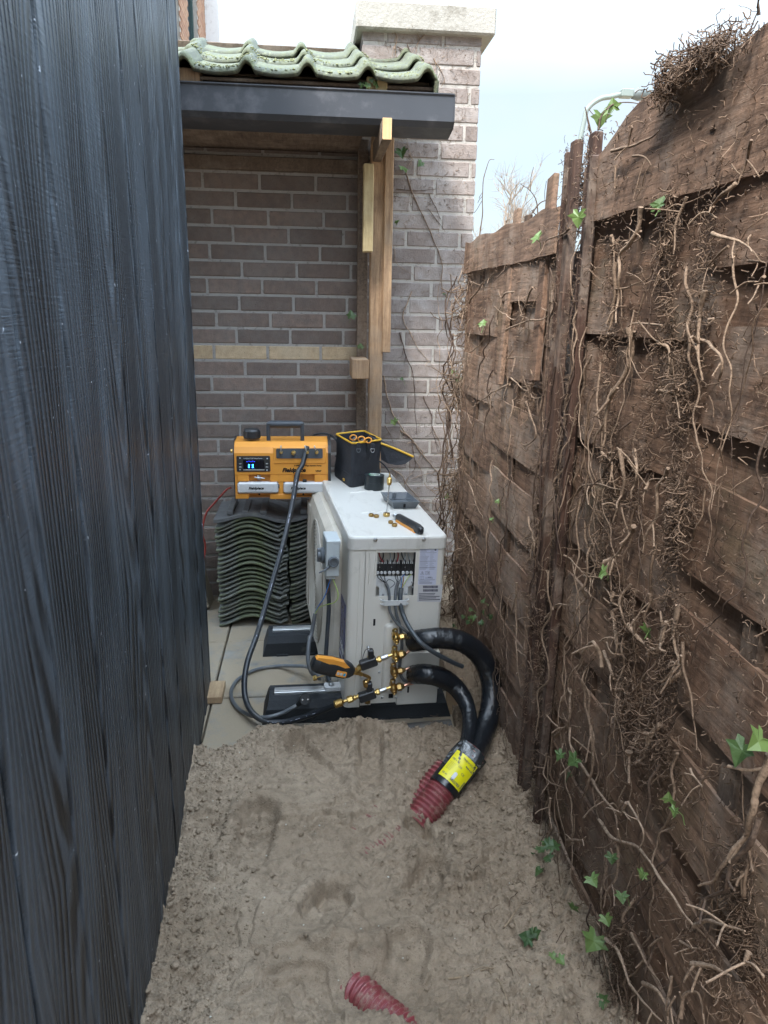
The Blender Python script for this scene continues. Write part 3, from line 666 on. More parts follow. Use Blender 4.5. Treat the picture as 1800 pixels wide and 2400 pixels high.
# bare tree far behind
def bare_tree(base, H, sp, label, n=9):
    e = tag(empty('bare_tree', base), label, 'tree'); b = MB(); T = MB()
    T.tube([(0, 0, 0), (.03, 0, H*.3), (0, 0, H*.6)], [.09, .06, .035], 7); T.build('trunk', crown_m, e)
    def br(p, d, L_, r, lv):
        q = [p]; 
        for k in range(4): d = (d+Vector((random.gauss(0, .16), random.gauss(0, .16), random.gauss(.05, .1)))).normalized(); q.append(q[-1]+d*L_/4)
        b.tint = random.random(); b.tube(q, [r*(1-.18*k) for k in range(5)], 4, cap=False)
        if lv:
            for k in range(5 if lv > 1 else 6): br(q[random.choice((1, 2, 3, 4))], (d+Vector((random.gauss(0, .6), random.gauss(0, .6), random.gauss(.1, .4)))).normalized(), L_*.6, r*.5, lv-1)
    for k in range(n):
        a = random.random()*6.28; br(Vector((0, 0, H*random.uniform(.3, .6))), Vector((math.cos(a)*sp, math.sin(a)*sp, 1)).normalized(), H*.3, .03, 3)
    b.build('crown', crown_m, e)
bare_tree(P(ZO(1052, 600), y=13.)*Vector.Fill(3, 1) if False else Vector((P(ZO(1052, 600), y=13.).x, 13., 0)), 3.75, .45, 'leafless pale shrub-like tree seen between brick pier and fence', 5)
# ================= heat pump =================
HO = Vector((.107, 2.322, .055)); HE = Euler((0, R(1.7), R(5)), 'XYZ'); HM = Matrix.Translation(HO)@HE.to_matrix().to_4x4(); HI = HM.inverted(); HR = HE.to_matrix()
W_, L_, H_ = .338, 1.02, .662
def LP(s, yl=0.): return HI@PP(s, HM@Vector((0, yl, 0)), HR@Vector((0, 1, 0)))
def LX(s, xl=0.): return HI@PP(s, HM@Vector((xl, 0, 0)), HR@Vector((1, 0, 0)))
def TP(s, h=0.): return PP(s, HM@Vector((0, 0, H_+h)), HR@Vector((0, 0, 1)))
hp = tag(empty('heat_pump', HO, HE), 'beige outdoor heat pump unit standing on black rubber feet with its wiring hatch open', 'heat pump')
def shell(b, path, z0, z1, th=.0025):
    n = len(path); out = [Vector((x, y, 0)) for x, y in path]; inn = []
    for i in range(n):
        d = (out[min(i+1, n-1)]-out[max(i-1, 0)]).normalized(); inn.append(out[i]+Vector((-d.y, d.x, 0))*th)
    def q(p, z): return (p.x, p.y, z)
    for i in range(n-1):
        a, c, e, f = out[i], out[i+1], inn[i+1], inn[i]; sm = n > 4 and 0 < i < n-2
        v = [q(a, z0), q(c, z0), q(e, z0), q(f, z0), q(a, z1), q(c, z1), q(e, z1), q(f, z1)]
        b.add(v, [(0, 1, 5, 4), (2, 3, 7, 6), (4, 5, 6, 7), (3, 2, 1, 0)]+([(3, 0, 4, 7)] if i == 0 else [])+([(1, 2, 6, 5)] if i == n-2 else []))
r_ = .018
arc = lambda cx, cy, a0, a1, rr=r_: [(cx+rr*math.cos(R(a0+(a1-a0)*k/7)), cy+rr*math.sin(R(a0+(a1-a0)*k/7))) for k in range(8)]
ztop = H_-.046
us = LP(Z3(620, 1200)).x; print('seam', us)
hx0, hx1 = LP(Z3(757, 600)).x, LP(Z3(1128, 600)).x; hz1, hz0 = LP(Z3(950, 393)).z, LP(Z3(930, 815)).z; print('hatch', hx0, hx1, hz0, hz1)
zb_r = LP(Z3(1150, 1860)).z; zb_l = LP(Z3(520, 1900)).z; print('zb', zb_l, zb_r)
zb_l = max(zb_l, -.02)
b = MB()
shell(b, [(0, .30)]+arc(r_, r_, 180, 270)+[(us-.001, 0)], zb_l, ztop)
b.box((.004, .045, .045), (W_-.004, L_-.003, ztop))
b.box((.004, .045, .02), (.03, L_-.05, .045)); b.box((W_-.03, .045, .02), (W_-.004, L_-.05, .045))
b.build('casing', enamel_m, hp)
b = MB(); shell(b, [(0, .302), (0, L_)], zb_l+.01, ztop); b.build('side_panel', cream_m, hp)
b = MB()
shell(b, [(us+.001, 0), (hx0, 0)], zb_l+.006, ztop); shell(b, [(hx1, 0), (W_-r_, 0)]+arc(W_-r_, r_, 270, 360)+[(W_, .32)], hz0, ztop)
shell(b, [(hx0, 0), (hx1, 0)], hz1, ztop)
sx = LP(Z3(975, 1700)).x; sz = LP(Z3(1200, 1372)).z
shell(b, [(hx0, 0), (sx, 0)], zb_l+.012, hz0); shell(b, [(sx, 0), (W_-r_, 0)]+arc(W_-r_, r_, 270, 360)+[(W_, .32)], sz, hz0-.0002)
b.build('service_panel', enamel_m, hp)
b = MB(); q0 = LP(Z3(975, 1370), -.002); q1 = LP(Z3(1340, 1855), -.002); b.box((q0.x, -.0035, q1.z), (q1.x, .03, q0.z), .003); b.build('valve_skirt', enamel_m, hp)
# lid with folded rounded edge
b = MB(); po = rrect(W_+.008, L_+.008, .024, 6)
for (i0, h0), (i1, h1) in zip([(0, H_-.046), (0, H_-.008), (.0025, H_-.0025), (.008, H_)], [(0, H_-.008), (.0025, H_-.0025), (.008, H_), (.012, H_-.0005)]):
    ra = rrect(W_+.008-2*i0, L_+.008-2*i0, .024-i0*.9, 6); rb = rrect(W_+.008-2*i1, L_+.008-2*i1, .024-i1*.9, 6); n = len(ra)
    b.add([(x+W_/2, y+L_/2, h0) for x, y in ra]+[(x+W_/2, y+L_/2, h1) for x, y in rb], [(k, (k+1) % n, n+(k+1) % n, n+k) for k in range(n)], True)
ra = rrect(W_+.008-.024, L_+.008-.024, .0132, 6); b.add([(x+W_/2, y+L_/2, H_-.0005) for x, y in ra], [tuple(range(len(ra)))])
ra = rrect(W_+.008, L_+.008, .024, 6); b.add([(x+W_/2, y+L_/2, H_-.046) for x, y in ra], [tuple(range(len(ra)))[::-1]])
for y in (.3, .62):      # pressed stiffening ridges
    b.tube([(W_*.25, y, H_-.0035), (W_*.75, y+.05, H_-.0035)], .006, 10)
b.build('top_panel', top_m, hp)
def screw(p, d=(0, -1, 0), r=.0045, par=None, m=chrome_m, name='screw'):
    b = MB(); b.lathe([(0, -.001), (r*1.25, 0), (r*1.2, .0012), (r, .0015), (r*.85, .0042), (r*.45, .005), (0, .0045)], p, d, 12); return b.build(name, m, par or hp)
for s in (Z3(745, 270), Z3(1218, 265)): p = LP(s, -.004); screw(p, r=.006)
for s in (Z3(898, 1058), Z3(785, 1557), Z3(812, 1803), Z3(952, 1800), Z3(992, 1742)): screw(LP(s, 0), r=.004)
# embossed frame round the hatch, grooves, slots
b = MB(); q0 = LP(Z3(748, 360)); q1 = LP(Z3(1168, 357)); zz = hz0+.06
b.tube([(q0.x, .0, zz), (q0.x, .0, q0.z-.008), (q0.x+.008, .0, q0.z), (q1.x-.008, 0, q0.z), (q1.x, 0, q0.z-.008), (q1.x, 0, q0.z-.03)], .0018, 8)
for zx, za, zb in ((600, 400, 1870), (695, 400, 700)): a = LP(Z3(zx, za)); c_ = LP(Z3(zx-60*(zb-za)/1500, zb)); b.tube([(a.x, .0006, a.z), (a.x, .0006, c_.z)], .0022, 8)
b.build('embossed_rib', enamel_m, hp)
for s0, s1 in ((Z3(726, 1040), Z3(744, 1104)), (Z3(1055, 1692), Z3(1069, 1750)), (Z3(875, 1768), Z3(916, 1806))):
    b = MB(); a = LP(s0); c_ = LP(s1); b.box((a.x, -.0042 if s0[0] > 950 else -.0008, c_.z), (c_.x, .001, a.z)); b.build('slot', hole_m, hp)
# valve cover bulge
a = LP(Z3(838, 1095), -.012); c_ = LP(Z3(982, 1760), -.012); b = MB(); pr = rrect(c_.x-a.x, a.z-c_.z, .016, 5); cx, cz = (a.x+c_.x)/2, (a.z+c_.z)/2
for i0, i1, y0, y1 in ((0, .003, 0, -.006), (.003, .008, -.006, -.0105), (.008, .012, -.0105, -.0115)):
    ra = rrect(c_.x-a.x-2*i0, a.z-c_.z-2*i0, .016-i0*.5, 5); rb = rrect(c_.x-a.x-2*i1, a.z-c_.z-2*i1, .016-i1*.5, 5); n = len(ra)
    b.add([(x+cx, y0, z+cz) for x, z in ra]+[(x+cx, y1, z+cz) for x, z in rb], [(k, (k+1) % n, n+(k+1) % n, n+k) for k in range(n)], True)
b.add([(x+cx, -.0115, z+cz) for x, z in rb], [tuple(range(n))]); b.build('valve_mount', enamel_m, hp)
# hatch interior
b = MB(); d = .055
b.box((hx0-.01, d, hz0-.01), (hx1+.01, d+.004, hz1+.012)); b.box((hx0-.012, .003, hz0-.01), (hx0-.004, d, hz1+.012)); b.box((hx1+.004, .003, hz0-.01), (hx1+.012, d, hz1+.012)); b.box((hx0-.012, .003, hz1+.012), (hx1+.012, d, hz1+.018))
b.build('wiring_box', simple('wiring_box_grey', (.10, .105, .115), .5), hp)
zt_ = LP(Z3(950, 610), .02).z; zp = LP(Z3(950, 835), -.002).z
a = LP(Z3(775, 700), .012); c_ = LP(Z3(1112, 700), .012); nx = (LP(Z3(790, 800)).x, LP(Z3(1072, 800)).x)
b = MB(); b.prism([(hx0+.002, zt_-.004), (hx1-.002, zt_-.004), (hx1-.002, hz0+.035), (nx[1], hz0+.027), (nx[1], zp), (nx[0], zp), (nx[0], hz0+.025), (hx0+.002, hz0+.035)][::-1], lambda u, v, h: Vector((u, h, v)), .016, .019); wp = b.build('gland_plate', white_m, hp)
for s in (Z3(820, 802), Z3(1042, 797), Z3(1103, 680), Z3(1104, 730)): screw(LP(s, .016), par=wp, r=.0032)
# terminal strip
def term(x0z, x1z, n, lever):
    a = LP(Z3(x0z, 480), .022); c_ = LP(Z3(x1z, 610), .022); b = MB()
    b.box((a.x, .024, c_.z), (c_.x, .045, a.z-.01), .001)
    for k in range(n+1): x = a.x+(c_.x-a.x)*k/n; b.box((x-.0008, .018, c_.z-.002), (x+.0008, .03, a.z+.004))
    o = b.build('terminal_block', black_p, hp); w_ = (c_.x-a.x)/n
    for k in range(n):
        x = a.x+w_*(k+.5); b = MB(); b.lathe([(0, .0), (w_*.42, 0), (w_*.42, .003), (w_*.36, .0048), (0, .0045)], (x, .0235, c_.z+.0085), (0, -1, 0), 12); b.box((x-w_*.3, .0185, c_.z+.008), (x+w_*.3, .0193, c_.z+.0092)); b.build('clamp_screw', screwm, o)
        b = MB(); b.box((x-w_*.3, .022, a.z-.009), (x-w_*.12, .0245, a.z-.003)); b.box((x+w_*.12, .022, a.z-.009), (x+w_*.3, .0245, a.z-.003)); b.build('contact', screwm, o)
    b = MB(); b.lathe([(0, 0), (.0022, 0), (.0022, .002), (0, .0025)], ((a.x+c_.x)/2-w_*.5, .024, (a.z+c_.z)/2+.003), (0, -1, 0), 10); b.build('white_dot', white_m, o)
term(757, 856, 3, 0); term(868, 982, 3, 0); term(1002, 1110, 3, 0)
def wire(pts, r, m, name, par, n=6, seg=7):
    b = MB(); b.tube(spline(pts, seg), r, n); return b.build(name, m, par)
for sx_, ex, m in ((780, 822, red_m), (885, 895, lgrey_p), (960, 955, red_m), (1030, 1024, lgrey_p), (815, 800, black_p), (925, 915, black_p), (1062, 1090, lgrey_p), (1000, 1040, black_p)):
    wire([LP(Z3(sx_, 370), .045), LP(Z3(sx_+8, 430), .035), LP(Z3(ex, 490), .028)], .0021, m, 'internal_wire', hp)
# cable clamp tray
a = LP(Z3(800, 862), -.012); c_ = LP(Z3(1072, 895), -.012); b = MB()
b.prism([(a.x, .004), (a.x, -.006), (a.x+.012, -.018), (c_.x-.012, -.018), (c_.x, -.006), (c_.x, .004)], lambda u, v, h: Vector((u, v, h)), c_.z-.002, c_.z+.001)
b.tube([(a.x, .0, a.z), (a.x+.001, -.008, a.z), (a.x+.012, -.018, a.z), (c_.x-.012, -.018, a.z), (c_.x-.001, -.008, a.z), (c_.x, 0, a.z)], .002, 6)
b.box((a.x+.010, -.0185, c_.z), (c_.x-.010, -.0165, a.z), .0006); cc = b.build('cable_clamp', white_m, hp)
for s in (Z3(820, 858), Z3(1050, 850)): screw(LP(s, -.001), par=cc, r=.0035)
# rating label
def quad(b, pts, y=-.0008, th=.0006):
    b.prism([(p.x, p.z) for p in pts], lambda u, v, h: Vector((u, h, v)), y, y+th)
b = MB(); quad(b, [LP(Z3(*p)) for p in ((1183, 318), (1358, 318), (1333, 708), (1158, 705))]); lb = b.build('rating_label', label_m, hp)
b = MB(); quad(b, [LP(Z3(*p)) for p in ((1160, 712), (1402, 705), (1382, 872), (1152, 872))], -.0006, .0004); lb2 = b.build('serial_label', label2_m, hp)
def ltx(s, z3, size, m=ink_m, bold=0, sh=0, par=None, y=-.0011, name='lettering'):
    p = LP(Z3(*z3), y); return text(s, size, basis(p, (1, 0, 0), (0, 0, 1)), m, name, par or lb, sh, bold, .0001, 'LEFT')
ltx('Haier', (1192, 346), .0062, navy_m, .0001); ltx('\u00a9 CE', (1252, 347), .0068, ink_m); 
b = MB()
def bar(x0, y0, x1, y1, par_b=b, t=-.0011):
    p = LP(Z3(x0, y0), t); q = LP(Z3(x1, y1), t); par_b.box((p.x, t, q.z), (q.x, t+.0003, p.z))
yy = 372
rs = random.Random(3)
while yy < 565:
    bar(1190-(yy-318)*.06, yy, 1190-(yy-318)*.06+rs.uniform(45, 85), yy+2.4)
    bar(1285-(yy-318)*.06, yy, 1285+rs.uniform(15, 40), yy+2.2); yy += 11.5
for k in (362, 395, 478, 540, 660): bar(1186-(k-318)*.06, k, 1345-(k-318)*.06, k+1.2)
for k in (672, 684, 694): bar(1172, k, 1172+rs.uniform(80, 130), k+2.2)
b.build('printed_lines', greyink_m, lb)
b = MB(); 
for p, q in (((1185, 610), (1202, 575)), ((1202, 575), (1220, 610)), ((1220, 610), (1185, 610))): b.tube([LP(Z3(*p), -.0011), LP(Z3(*q), -.0011)], .0004, 4)
for x0, y0, x1, y1 in ((1232, 578, 1245, 608), (1252, 575, 1272, 608), (1180, 628, 1198, 655), (1198, 628, 1216, 655), (1235, 635, 1300, 648), (1325, 325, 1345, 345)):
    pts = [LP(Z3(*p), -.0011) for p in ((x0, y0), (x1, y0), (x1, y1), (x0, y1), (x0, y0))]
    for k in range(4): b.tube([pts[k], pts[k+1]], .00035, 4)
bar(1255, 632, 1290, 637, b); bar(1200, 588, 1204, 602, b); bar(1261, 582, 1264, 600, b); bar(1322, 358, 1338, 376, b)
b.build('pictograms', ink_m, lb)
b = MB(); x = 1210
while x < 1355:
    w1 = rs.uniform(1.5, 4)
    for y0 in (716, 750): bar(x, y0, x+w1, y0+24, b, -.0009)
    x += w1+rs.uniform(1.5, 3.5)
for k in (792, 806, 822, 836, 852): bar(1168, k, 1168+rs.uniform(150, 210), k+2.4, b, -.0009)
b.build('barcode', ink_m, lb2)
# fan side: raised panel with grille, seen at a grazing angle
b = MB(); z0, z1, y0, y1 = -.005, H_-.05, .16, L_-.03; pc = [(0, 0, 0), (0, -.022, 0), (.02, -.046, 0), (.06, -.056, 0)]
prev = None
for ins, x, _ in pc:
    ra = [(y+(y0+y1)/2, z+(z0+z1)/2) for y, z in rrect(y1-y0-2*ins, z1-z0-2*ins, .05, 6)]
    cur = [(x-.001, y, z) for y, z in ra]; n = len(cur)
    if prev: b.add(prev+cur, [(k, n+k, n+(k+1) % n, (k+1) % n) for k in range(n)], True)
    prev = cur
b.add(prev, [tuple(range(n))[::-1]]); b.build('front_cover', cream_m, hp)
b = MB(); cy, cz = .50, .32
for k in range(16): rr = .035+.0145*k; b.tube([(-.0605, cy+rr*math.cos(2*math.pi*j/36), cz+rr*math.sin(2*math.pi*j/36)) for j in range(37)], .0028, 5, cap=False)
for k in range(12): a = 2*math.pi*k/12; b.tube([(-.0585, cy+.03*math.cos(a), cz+.03*math.sin(a)), (-.0585, cy+.255*math.cos(a), cz+.255*math.sin(a))], .0035, 5)
for k in range(14): y = y1-.05-k*.010; b.box((-.062, y, z0+.09), (-.056, y+.004, z1-.06), .001)
b.build('fan_grille', grille_m, hp)
b = MB(); b.box((-.0022, .035, .14), (-.0006, .145, .40), .0005); st = b.build('logo_sticker', navy_m, hp)
text('Haier', .05, basis((-.0026, .142, .20), (0, -1, 0), (0, 0, 1)), white_m, 'logo_lettering', st, .15, .001, .0003, 'LEFT')
b = MB(); b.box((-.0028, .035, .175), (-.0021, .145, .185)); b.build('white_stripe', label_m, st)
# service valves
def hexn(b, p, d, r, h, m=6): b.lathe([(0, 0), (r*.82, 0), (r, h*.12), (r, h*.88), (r*.82, h), (0, h)], p, d, m, False)
def valve(c3, big, dark):
    m = dbrass_m if dark else brass_m
    c = LP(Z3(*c3), -.045); b = MB(); ud = Vector((-.16, 0, 1)).normalized()
    b.lathe([(0, -.015), (.011, -.013), (.0145, -.004), (.0145, .006), (.011, .014), (0, .015)], c, ud, 14)
    b.tube([c+ud*.008, c+ud*.020, c+ud*.031, c+ud*.034], [.0085, .0085, .0105, .008], 12)
    b.tube([c, c+Vector((0, .034, 0))], .009, 12)
    b.tube([c, c+Vector((.010, -.002, .003))], .0075, 12)
    sd_ = c+ud*-.008+Vector((0, -.004, 0)); hexn(b, sd_, Vector((0, -.95, -.25)), .0085, .012, 12); b.tube([sd_, sd_+Vector((0, -.012, -.010))], .004, 8)
    o = b.build('service_valve', m, hp)
    b = MB(); b.lathe([(0, 0), (.0042, 0), (.0042, .003), (0, .003)], c+ud*.030+Vector((0, -.0095, 0)), (0, -1, 0), 10); b.build('valve_pin', chrome_m, o)
    d = Vector((1, -.1, .22)).normalized(); p = c+Vector((.009, -.002, .003)); b = MB(); r = .0145 if big else .0118
    b.lathe([(.006, -.002), (.0075, .003)], p, d, 12); hexn(b, p+d*.003, d, r, .017); b.lathe([(r*.8, .02), (r*.6, .026), (.004, .031)], p, d, 12); b.build('flare_nut', dbrass_m if big else m, o)
    return HM@(p+d*.028)
V = [valve((945, 1222), 0, 0), valve((940, 1395), 1, 0), valve((930, 1555), 0, 1), valve((922, 1712), 1, 1)]

# ---------------- rubber feet ----------------
def foot(loc, Ln, label, bolt=None, rz=0.):
    e = tag(empty('rubber_foot', loc, (0, 0, rz)), label, 'rubber foot', 'rubber support feet under the heat pump')
    b = MB(); pr = [(0, 0), (0, .062), (.018, .09), (.05, .093), (.052, .089), (.095, .089), (.097, .093), (.13, .09), (.165, .058), (.165, 0)]; n = len(pr)
    rows = [(0, .0), (.0, .0), (Ln, 0), (Ln, 0)]
    def ring(x, s): return [(x+s*max(0, (v-.0))*.30, u, v) for u, v in pr]
    r0 = ring(0, 1); r1 = ring(Ln, -1); b.add(r0+r1, [(k, n+k, n+(k+1) % n, (k+1) % n) for k in range(n)]+[tuple(range(n)), tuple(range(n, 2*n))[::-1]])
    for x in np.arange(.06, Ln-.05, .12): b.box((x, -.004, .0), (x+.05, .001, .012), .002)
    b.build('rubber_block', rubber_m, e)
    b = MB(); b.box((.045, .054, .086), (Ln-.04, .093, .1015), .0015); b.box((.045, .066, .0995), (Ln-.04, .081, .1022), .0004); b.build('rail', alu_m, e)
    return e
fl = P(Z4(258, 600), z=0); fr_ = P(Z4(1313, 548), z=0); print('foot', fl, fr_)
foot((fl.x+.006, fl.y+.012, -.004), fr_.x-fl.x, 'nearer black rubber foot with aluminium rail under the front of the heat pump', rz=R(0.5))
rl = P(Z2(400, 1603), z=0); rl2 = P(Z2(325, 1560), z=0); print('rear foot', rl, rl2)
foot((rl2.x, rl.y+.0, 0), .62, 'farther black rubber foot under the rear of the heat pump', rz=R(1.5))
# mounting bracket with bolt, part of the pump
bp = HI@P(Z3(320, 1690), y=fl.y+.085); b = MB(); b.prism([(x+bp.x+.01, y+bp.y) for x, y in rrect(.075, .042, .012, 4)], lambda u, v, h: Vector((u, v, h)), bp.z-.010, bp.z+.004); br_ = b.build('mounting_foot', white_m, hp)
b = MB(); b.lathe([(.012, 0), (.012, .002), (.006, .002), (.006, .012), (0, .013)], (bp.x, bp.y, bp.z+.004), (0, 0, 1), 14); hexn(b, (bp.x, bp.y, bp.z+.006), (0, 0, 1), .009, .006); b.build('bolt', chrome_m, br_)
# half buried black edging
a = P(Z4(640, 668), z=.005); c_ = P(Z4(1322, 610), z=.0); b = MB()
b.tube(spline([(a.x, a.y+.02, -.012), ((a.x+c_.x)/2, (a.y+c_.y)/2+.018, -.004), (c_.x, c_.y+.01, .002)], 8), .026, 12)
tag(b.build('plastic_pipe', simple('dusty_black_pipe', (.05, .052, .055), .6, dirt=(.2, .17, .13), dsc=10, lo=.45, hi=.7)), 'dusty black plastic pipe half buried in sand along the nearer rubber foot', 'pipe')

# ---------------- isolator switch ----------------
iy = .075
i0 = LP(Z3(258, 330), iy); isx0 = LP(ZS(298, 400), iy).x; isx1 = LP(ZS(512, 400), iy).x; isz1 = LP(ZS(400, 250), iy).z; isz0 = LP(ZS(400, 870), iy).z; print('iso', isx0, isx1, isz0, isz1)
iso = tag(empty('isolator_switch', HM@Vector((isx0, iy, isz0)), HE), 'small light grey isolator switch box hanging on the fan side of the heat pump', 'switch box')
iw, ih, idp = isx1-isx0, isz1-isz0, .115
b = MB(); b.box((0, 0, .012), (iw, idp, ih), .003); b.box((.004, .01, .0), (iw-.012, idp-.01, .013), .001); b.box((iw*.55, -.0015, ih-.012), (iw+.002, idp*.98, ih-.001), .001); b.build('housing', lgrey_p, iso)
b = MB(); cx, cz = (LP(ZS(410, 578), iy).x-isx0), (LP(ZS(410, 578), iy).z-isz0); R_ = .0195
b.lathe([(R_, 0), (R_*1.02, .006), (R_*.9, .013), (R_*.72, .013), (R_*.68, .007), (0, .006)], (cx, -.0005, cz), (0, -1, 0), 26); k_ = b.build('gland_cap', grey_p, iso)
b = MB(); le = LP(ZS(185, 755), iy-.01); le = Vector((le.x-isx0, -.01, le.z-isz0)); mid = Vector((cx-.026, -.008, cz-.026)); b.tube([(cx-.008, -.006, cz-.012), mid, le], [.0035, .0035, .0028], 8); b.build('lever', grey_p, iso)
b = MB(); b.lathe([(.028, 0), (.03, .006), (.027, .012), (.016, .014), (.016, .022), (0, .022)], (-.001, idp*.45, ih*.52), (-1, 0, 0), 22); b.box((-.026, idp*.45-.006, ih*.52-.024), (-.012, idp*.45+.006, ih*.52+.026), .002); b.build('rotary_knob', grey_p, iso)
ib = HM@Vector((isx0+iw*.45, iy+.02, isz0))

# ---------------- cables ----------------
def cable(name, pts, r, m, label, cat='cable', n=10, seg=8, group=None):
    o = wire(pts, r, m, name, None, n, seg); return tag(o, label, cat, group)
W3 = lambda x, y, yl: HM@LP(Z3(x, y), yl)
def multicore(pts, r, m, label, cores):
    e = tag(empty('control_cable', pts[0]), label, 'cable', 'grey cables leaving the wiring hatch'); o = wire([Vector(p)-e.location for p in pts], r, m, 'sheath', e, 10)
    for cp, cm in cores: wire([Vector(p)-e.location for p in cp], .0014, cm, 'core_wire', e, 5)
multicore([W3(845, 690, .006), W3(872, 745, .002), W3(882, 830, -.006), W3(880, 900, -.012), W3(895, 985, -.018), W3(960, 1085, -.022), W3(1065, 1175, -.035), W3(1150, 1240, -.05), W3(1200, 1300, .0)], .0052, cable_m,
    'left thin grey cable dropping from the hatch and slipping behind the upper insulated pipe', [([W3(x0, 608, .018), W3(x0+6, 640, .010), W3(845, 692, .006)], black_p) for x0 in (768, 797, 830)]+[([W3(845, 690, .006), W3(880, 655, .004), W3(935, 690, .004), W3(890, 740, .004)], cable_m)])
multicore([W3(968, 680, .006), W3(948, 745, .004), W3(940, 830, -.006), W3(938, 900, -.012), W3(955, 1010, -.014), W3(990, 1130, -.013), W3(1003, 1300, -.012), W3(985, 1450, -.014), W3(985, 1560, -.02), W3(1030, 1640, -.02), W3(1110, 1640, -.02), W3(1180, 1600, -.01)], .0058, cable_m,
    'middle grey cable running straight down the panel behind the brass valves', [([W3(x0, 608, .018), W3(x0+10, 650, .008), W3(966, 688, .006)], black_p) for x0 in (935, 955, 980)])
multicore([W3(998, 740, .008), W3(990, 790, .0), W3(988, 850, -.008), W3(992, 910, -.014), W3(1020, 1010, -.030), W3(1080, 1130, -.075), W3(1190, 1275, -.125), W3(1350, 1385, -.125), W3(1500, 1462, -.10), W3(1590, 1500, -.085)], .0082, dcable_m,
    'thick dark grey cable sweeping down over the upper black insulated pipe', [([W3(1030, 608, .018), W3(1003, 640, .010), W3(996, 742, .008)], blue_m), ([W3(1020, 608, .018), W3(1018, 670, .008), W3(1003, 742, .008)], brown_w), ([W3(1092, 605, .018), W3(1060, 640, .010), W3(1002, 742, .008)], green_w)])
# cable from isolator with loose cores, loop on the paving and plug
E1 = HM@LX(ZS(120, 1400), -.075)
E1 = P(ZS(120, 1400), y=2.42)
pw = tag(empty('power_cable', E1), 'grey power cable with stripped cores looping over the paving to a black plug', 'cable')
pts = [E1, P(ZS(70, 1700), y=2.41), P(Z3(105, 1230), y=2.38), P(Z3(90, 1420), y=2.34), P(Z3(125, 1560), y=2.33), P(Z3(200, 1620), y=2.36), P(Z4(560, 300), y=2.42), P(Z4(520, 268), z=.012+.06), P(Z4(440, 262), z=.04), P(Z4(350, 264), z=.012), P(Z4(230, 285), z=.012), P(Z4(130, 345), z=.012), P(Z4(98, 420), z=.012), P(Z4(130, 490), z=.012), P(Z4(200, 535), z=.02), P(Z4(290, 548), z=.045), P(Z4(380, 525), y=2.335), P(Z4(440, 495), y=2.335), P(Z4(470, 478), y=2.34)]
wire([p-E1 for p in pts], .0072, cable_m, 'sheath', pw, 10)
wire([ib-E1, P(ZS(270, 1130), y=2.40)-E1, P(ZS(180, 1270), y=2.41)-E1, Vector((0, 0, 0))], .0017, blue_m, 'blue_core', pw)
wire([ib-E1+Vector((.006, 0, 0)), P(ZS(485, 1080), y=2.36)-E1, P(ZS(440, 1210), y=2.35)-E1, P(ZS(300, 1255), y=2.37)-E1, P(ZS(190, 1300), y=2.40)-E1, Vector((0, 0, 0))], .0017, green_w, 'earth_core', pw)
wire([ib-E1+Vector((-.008, 0, 0)), P(ZS(345, 990), y=2.44)-E1, P(ZS(230, 1200), y=2.43)-E1, Vector((0, 0, 0))], .0015, brown_w, 'brown_core', pw)
pc_ = P(Z4(508, 445), y=2.325)-E1; b = MB(); dd = Vector((.12, -1, .35))
b.lathe([(.0, -.022), (.009, -.02), (.0195, -.006), (.0205, 0), (.0205, .01), (.019, .013), (.0, .013)], pc_, dd, 22); b.tube([P(Z4(468, 478), y=2.338)-E1, pc_+Vector((-.01, .005, -.008))], [.008, .011], 10); plg = b.build('plug', black_p, pw)
b = MB(); a_, b_, d_ = frame_of(dd)
for k in (-1, 1): b.tube([pc_+d_*.012+a_*k*.0095, pc_+d_*.016+a_*k*.0095], .003, 8)
b.build('plug_pins', chrome_m, plg)
cable('isolator_cable', [HM@Vector((isx0+iw*.25, iy+.05, isz0)), P(ZS(340, 1250), y=2.46), P(ZS(315, 1700), y=2.46), P(ZS(292, 2050), y=2.46), P(Z3(255, 1500), y=2.46), P(Z3(300, 1640), y=2.44)], .0078, dcable_m, 'dark grey cable hanging straight down from the isolator box')
# ---------------- refrigerant pipes ----------------
def wrapped(name, pts, rr, label, copper):
    e = tag(empty(name, pts[0]), label, 'insulated pipe', 'insulated pipe pairs running into the duct'); sp_ = spline([p-pts[0] for p in pts], 14); n = len(sp_); rad = []
    for i in range(n):
        f = i/(n-1)*(len(rr)-1); k = min(int(f), len(rr)-2); rad.append((rr[k]+(rr[k+1]-rr[k])*(f-k))*(1+.008*math.sin(i*1.17)+.012*math.sin(i*.23+1)+random.uniform(-.006, .006)))
    b = MB(); b.tube(sp_, rad, 22); b.build('insulation', tape_m, e)
    for a, c in copper: wire([a-pts[0], (a*.6+c*.4)-pts[0]+Vector((0, 0, .002)), c-pts[0]], .0052 if c is copper[1][1] else .0038, copper_m, 'copper_pipe', e, 10)
U0 = W3(1100, 1258, -.045)
up_ = [U0, P(Z4(1180, 115), y=2.26), P(Z4(1270, 108), y=2.26), P(Z4(1390, 132), y=2.26), P(Z4(1490, 215), y=2.26), P(Z4(1540, 340), y=2.24), P(Z4(1545, 460), y=2.20), P(Z4(1520, 580), y=2.14), P(Z4(1487, 680), y=2.06), P(Z4(1440, 790), y=1.95)]
wrapped('insulated_pipe', up_, [.036, .037, .036, .037, .037, .037, .036, .036, .033, .028], 'upper black taped pipe arching widest from the heat pump into the duct', [(V[0], W3(1095, 1190, -.045)), (V[1], W3(1125, 1325, -.045))])
D0 = W3(1115, 1580, -.045)
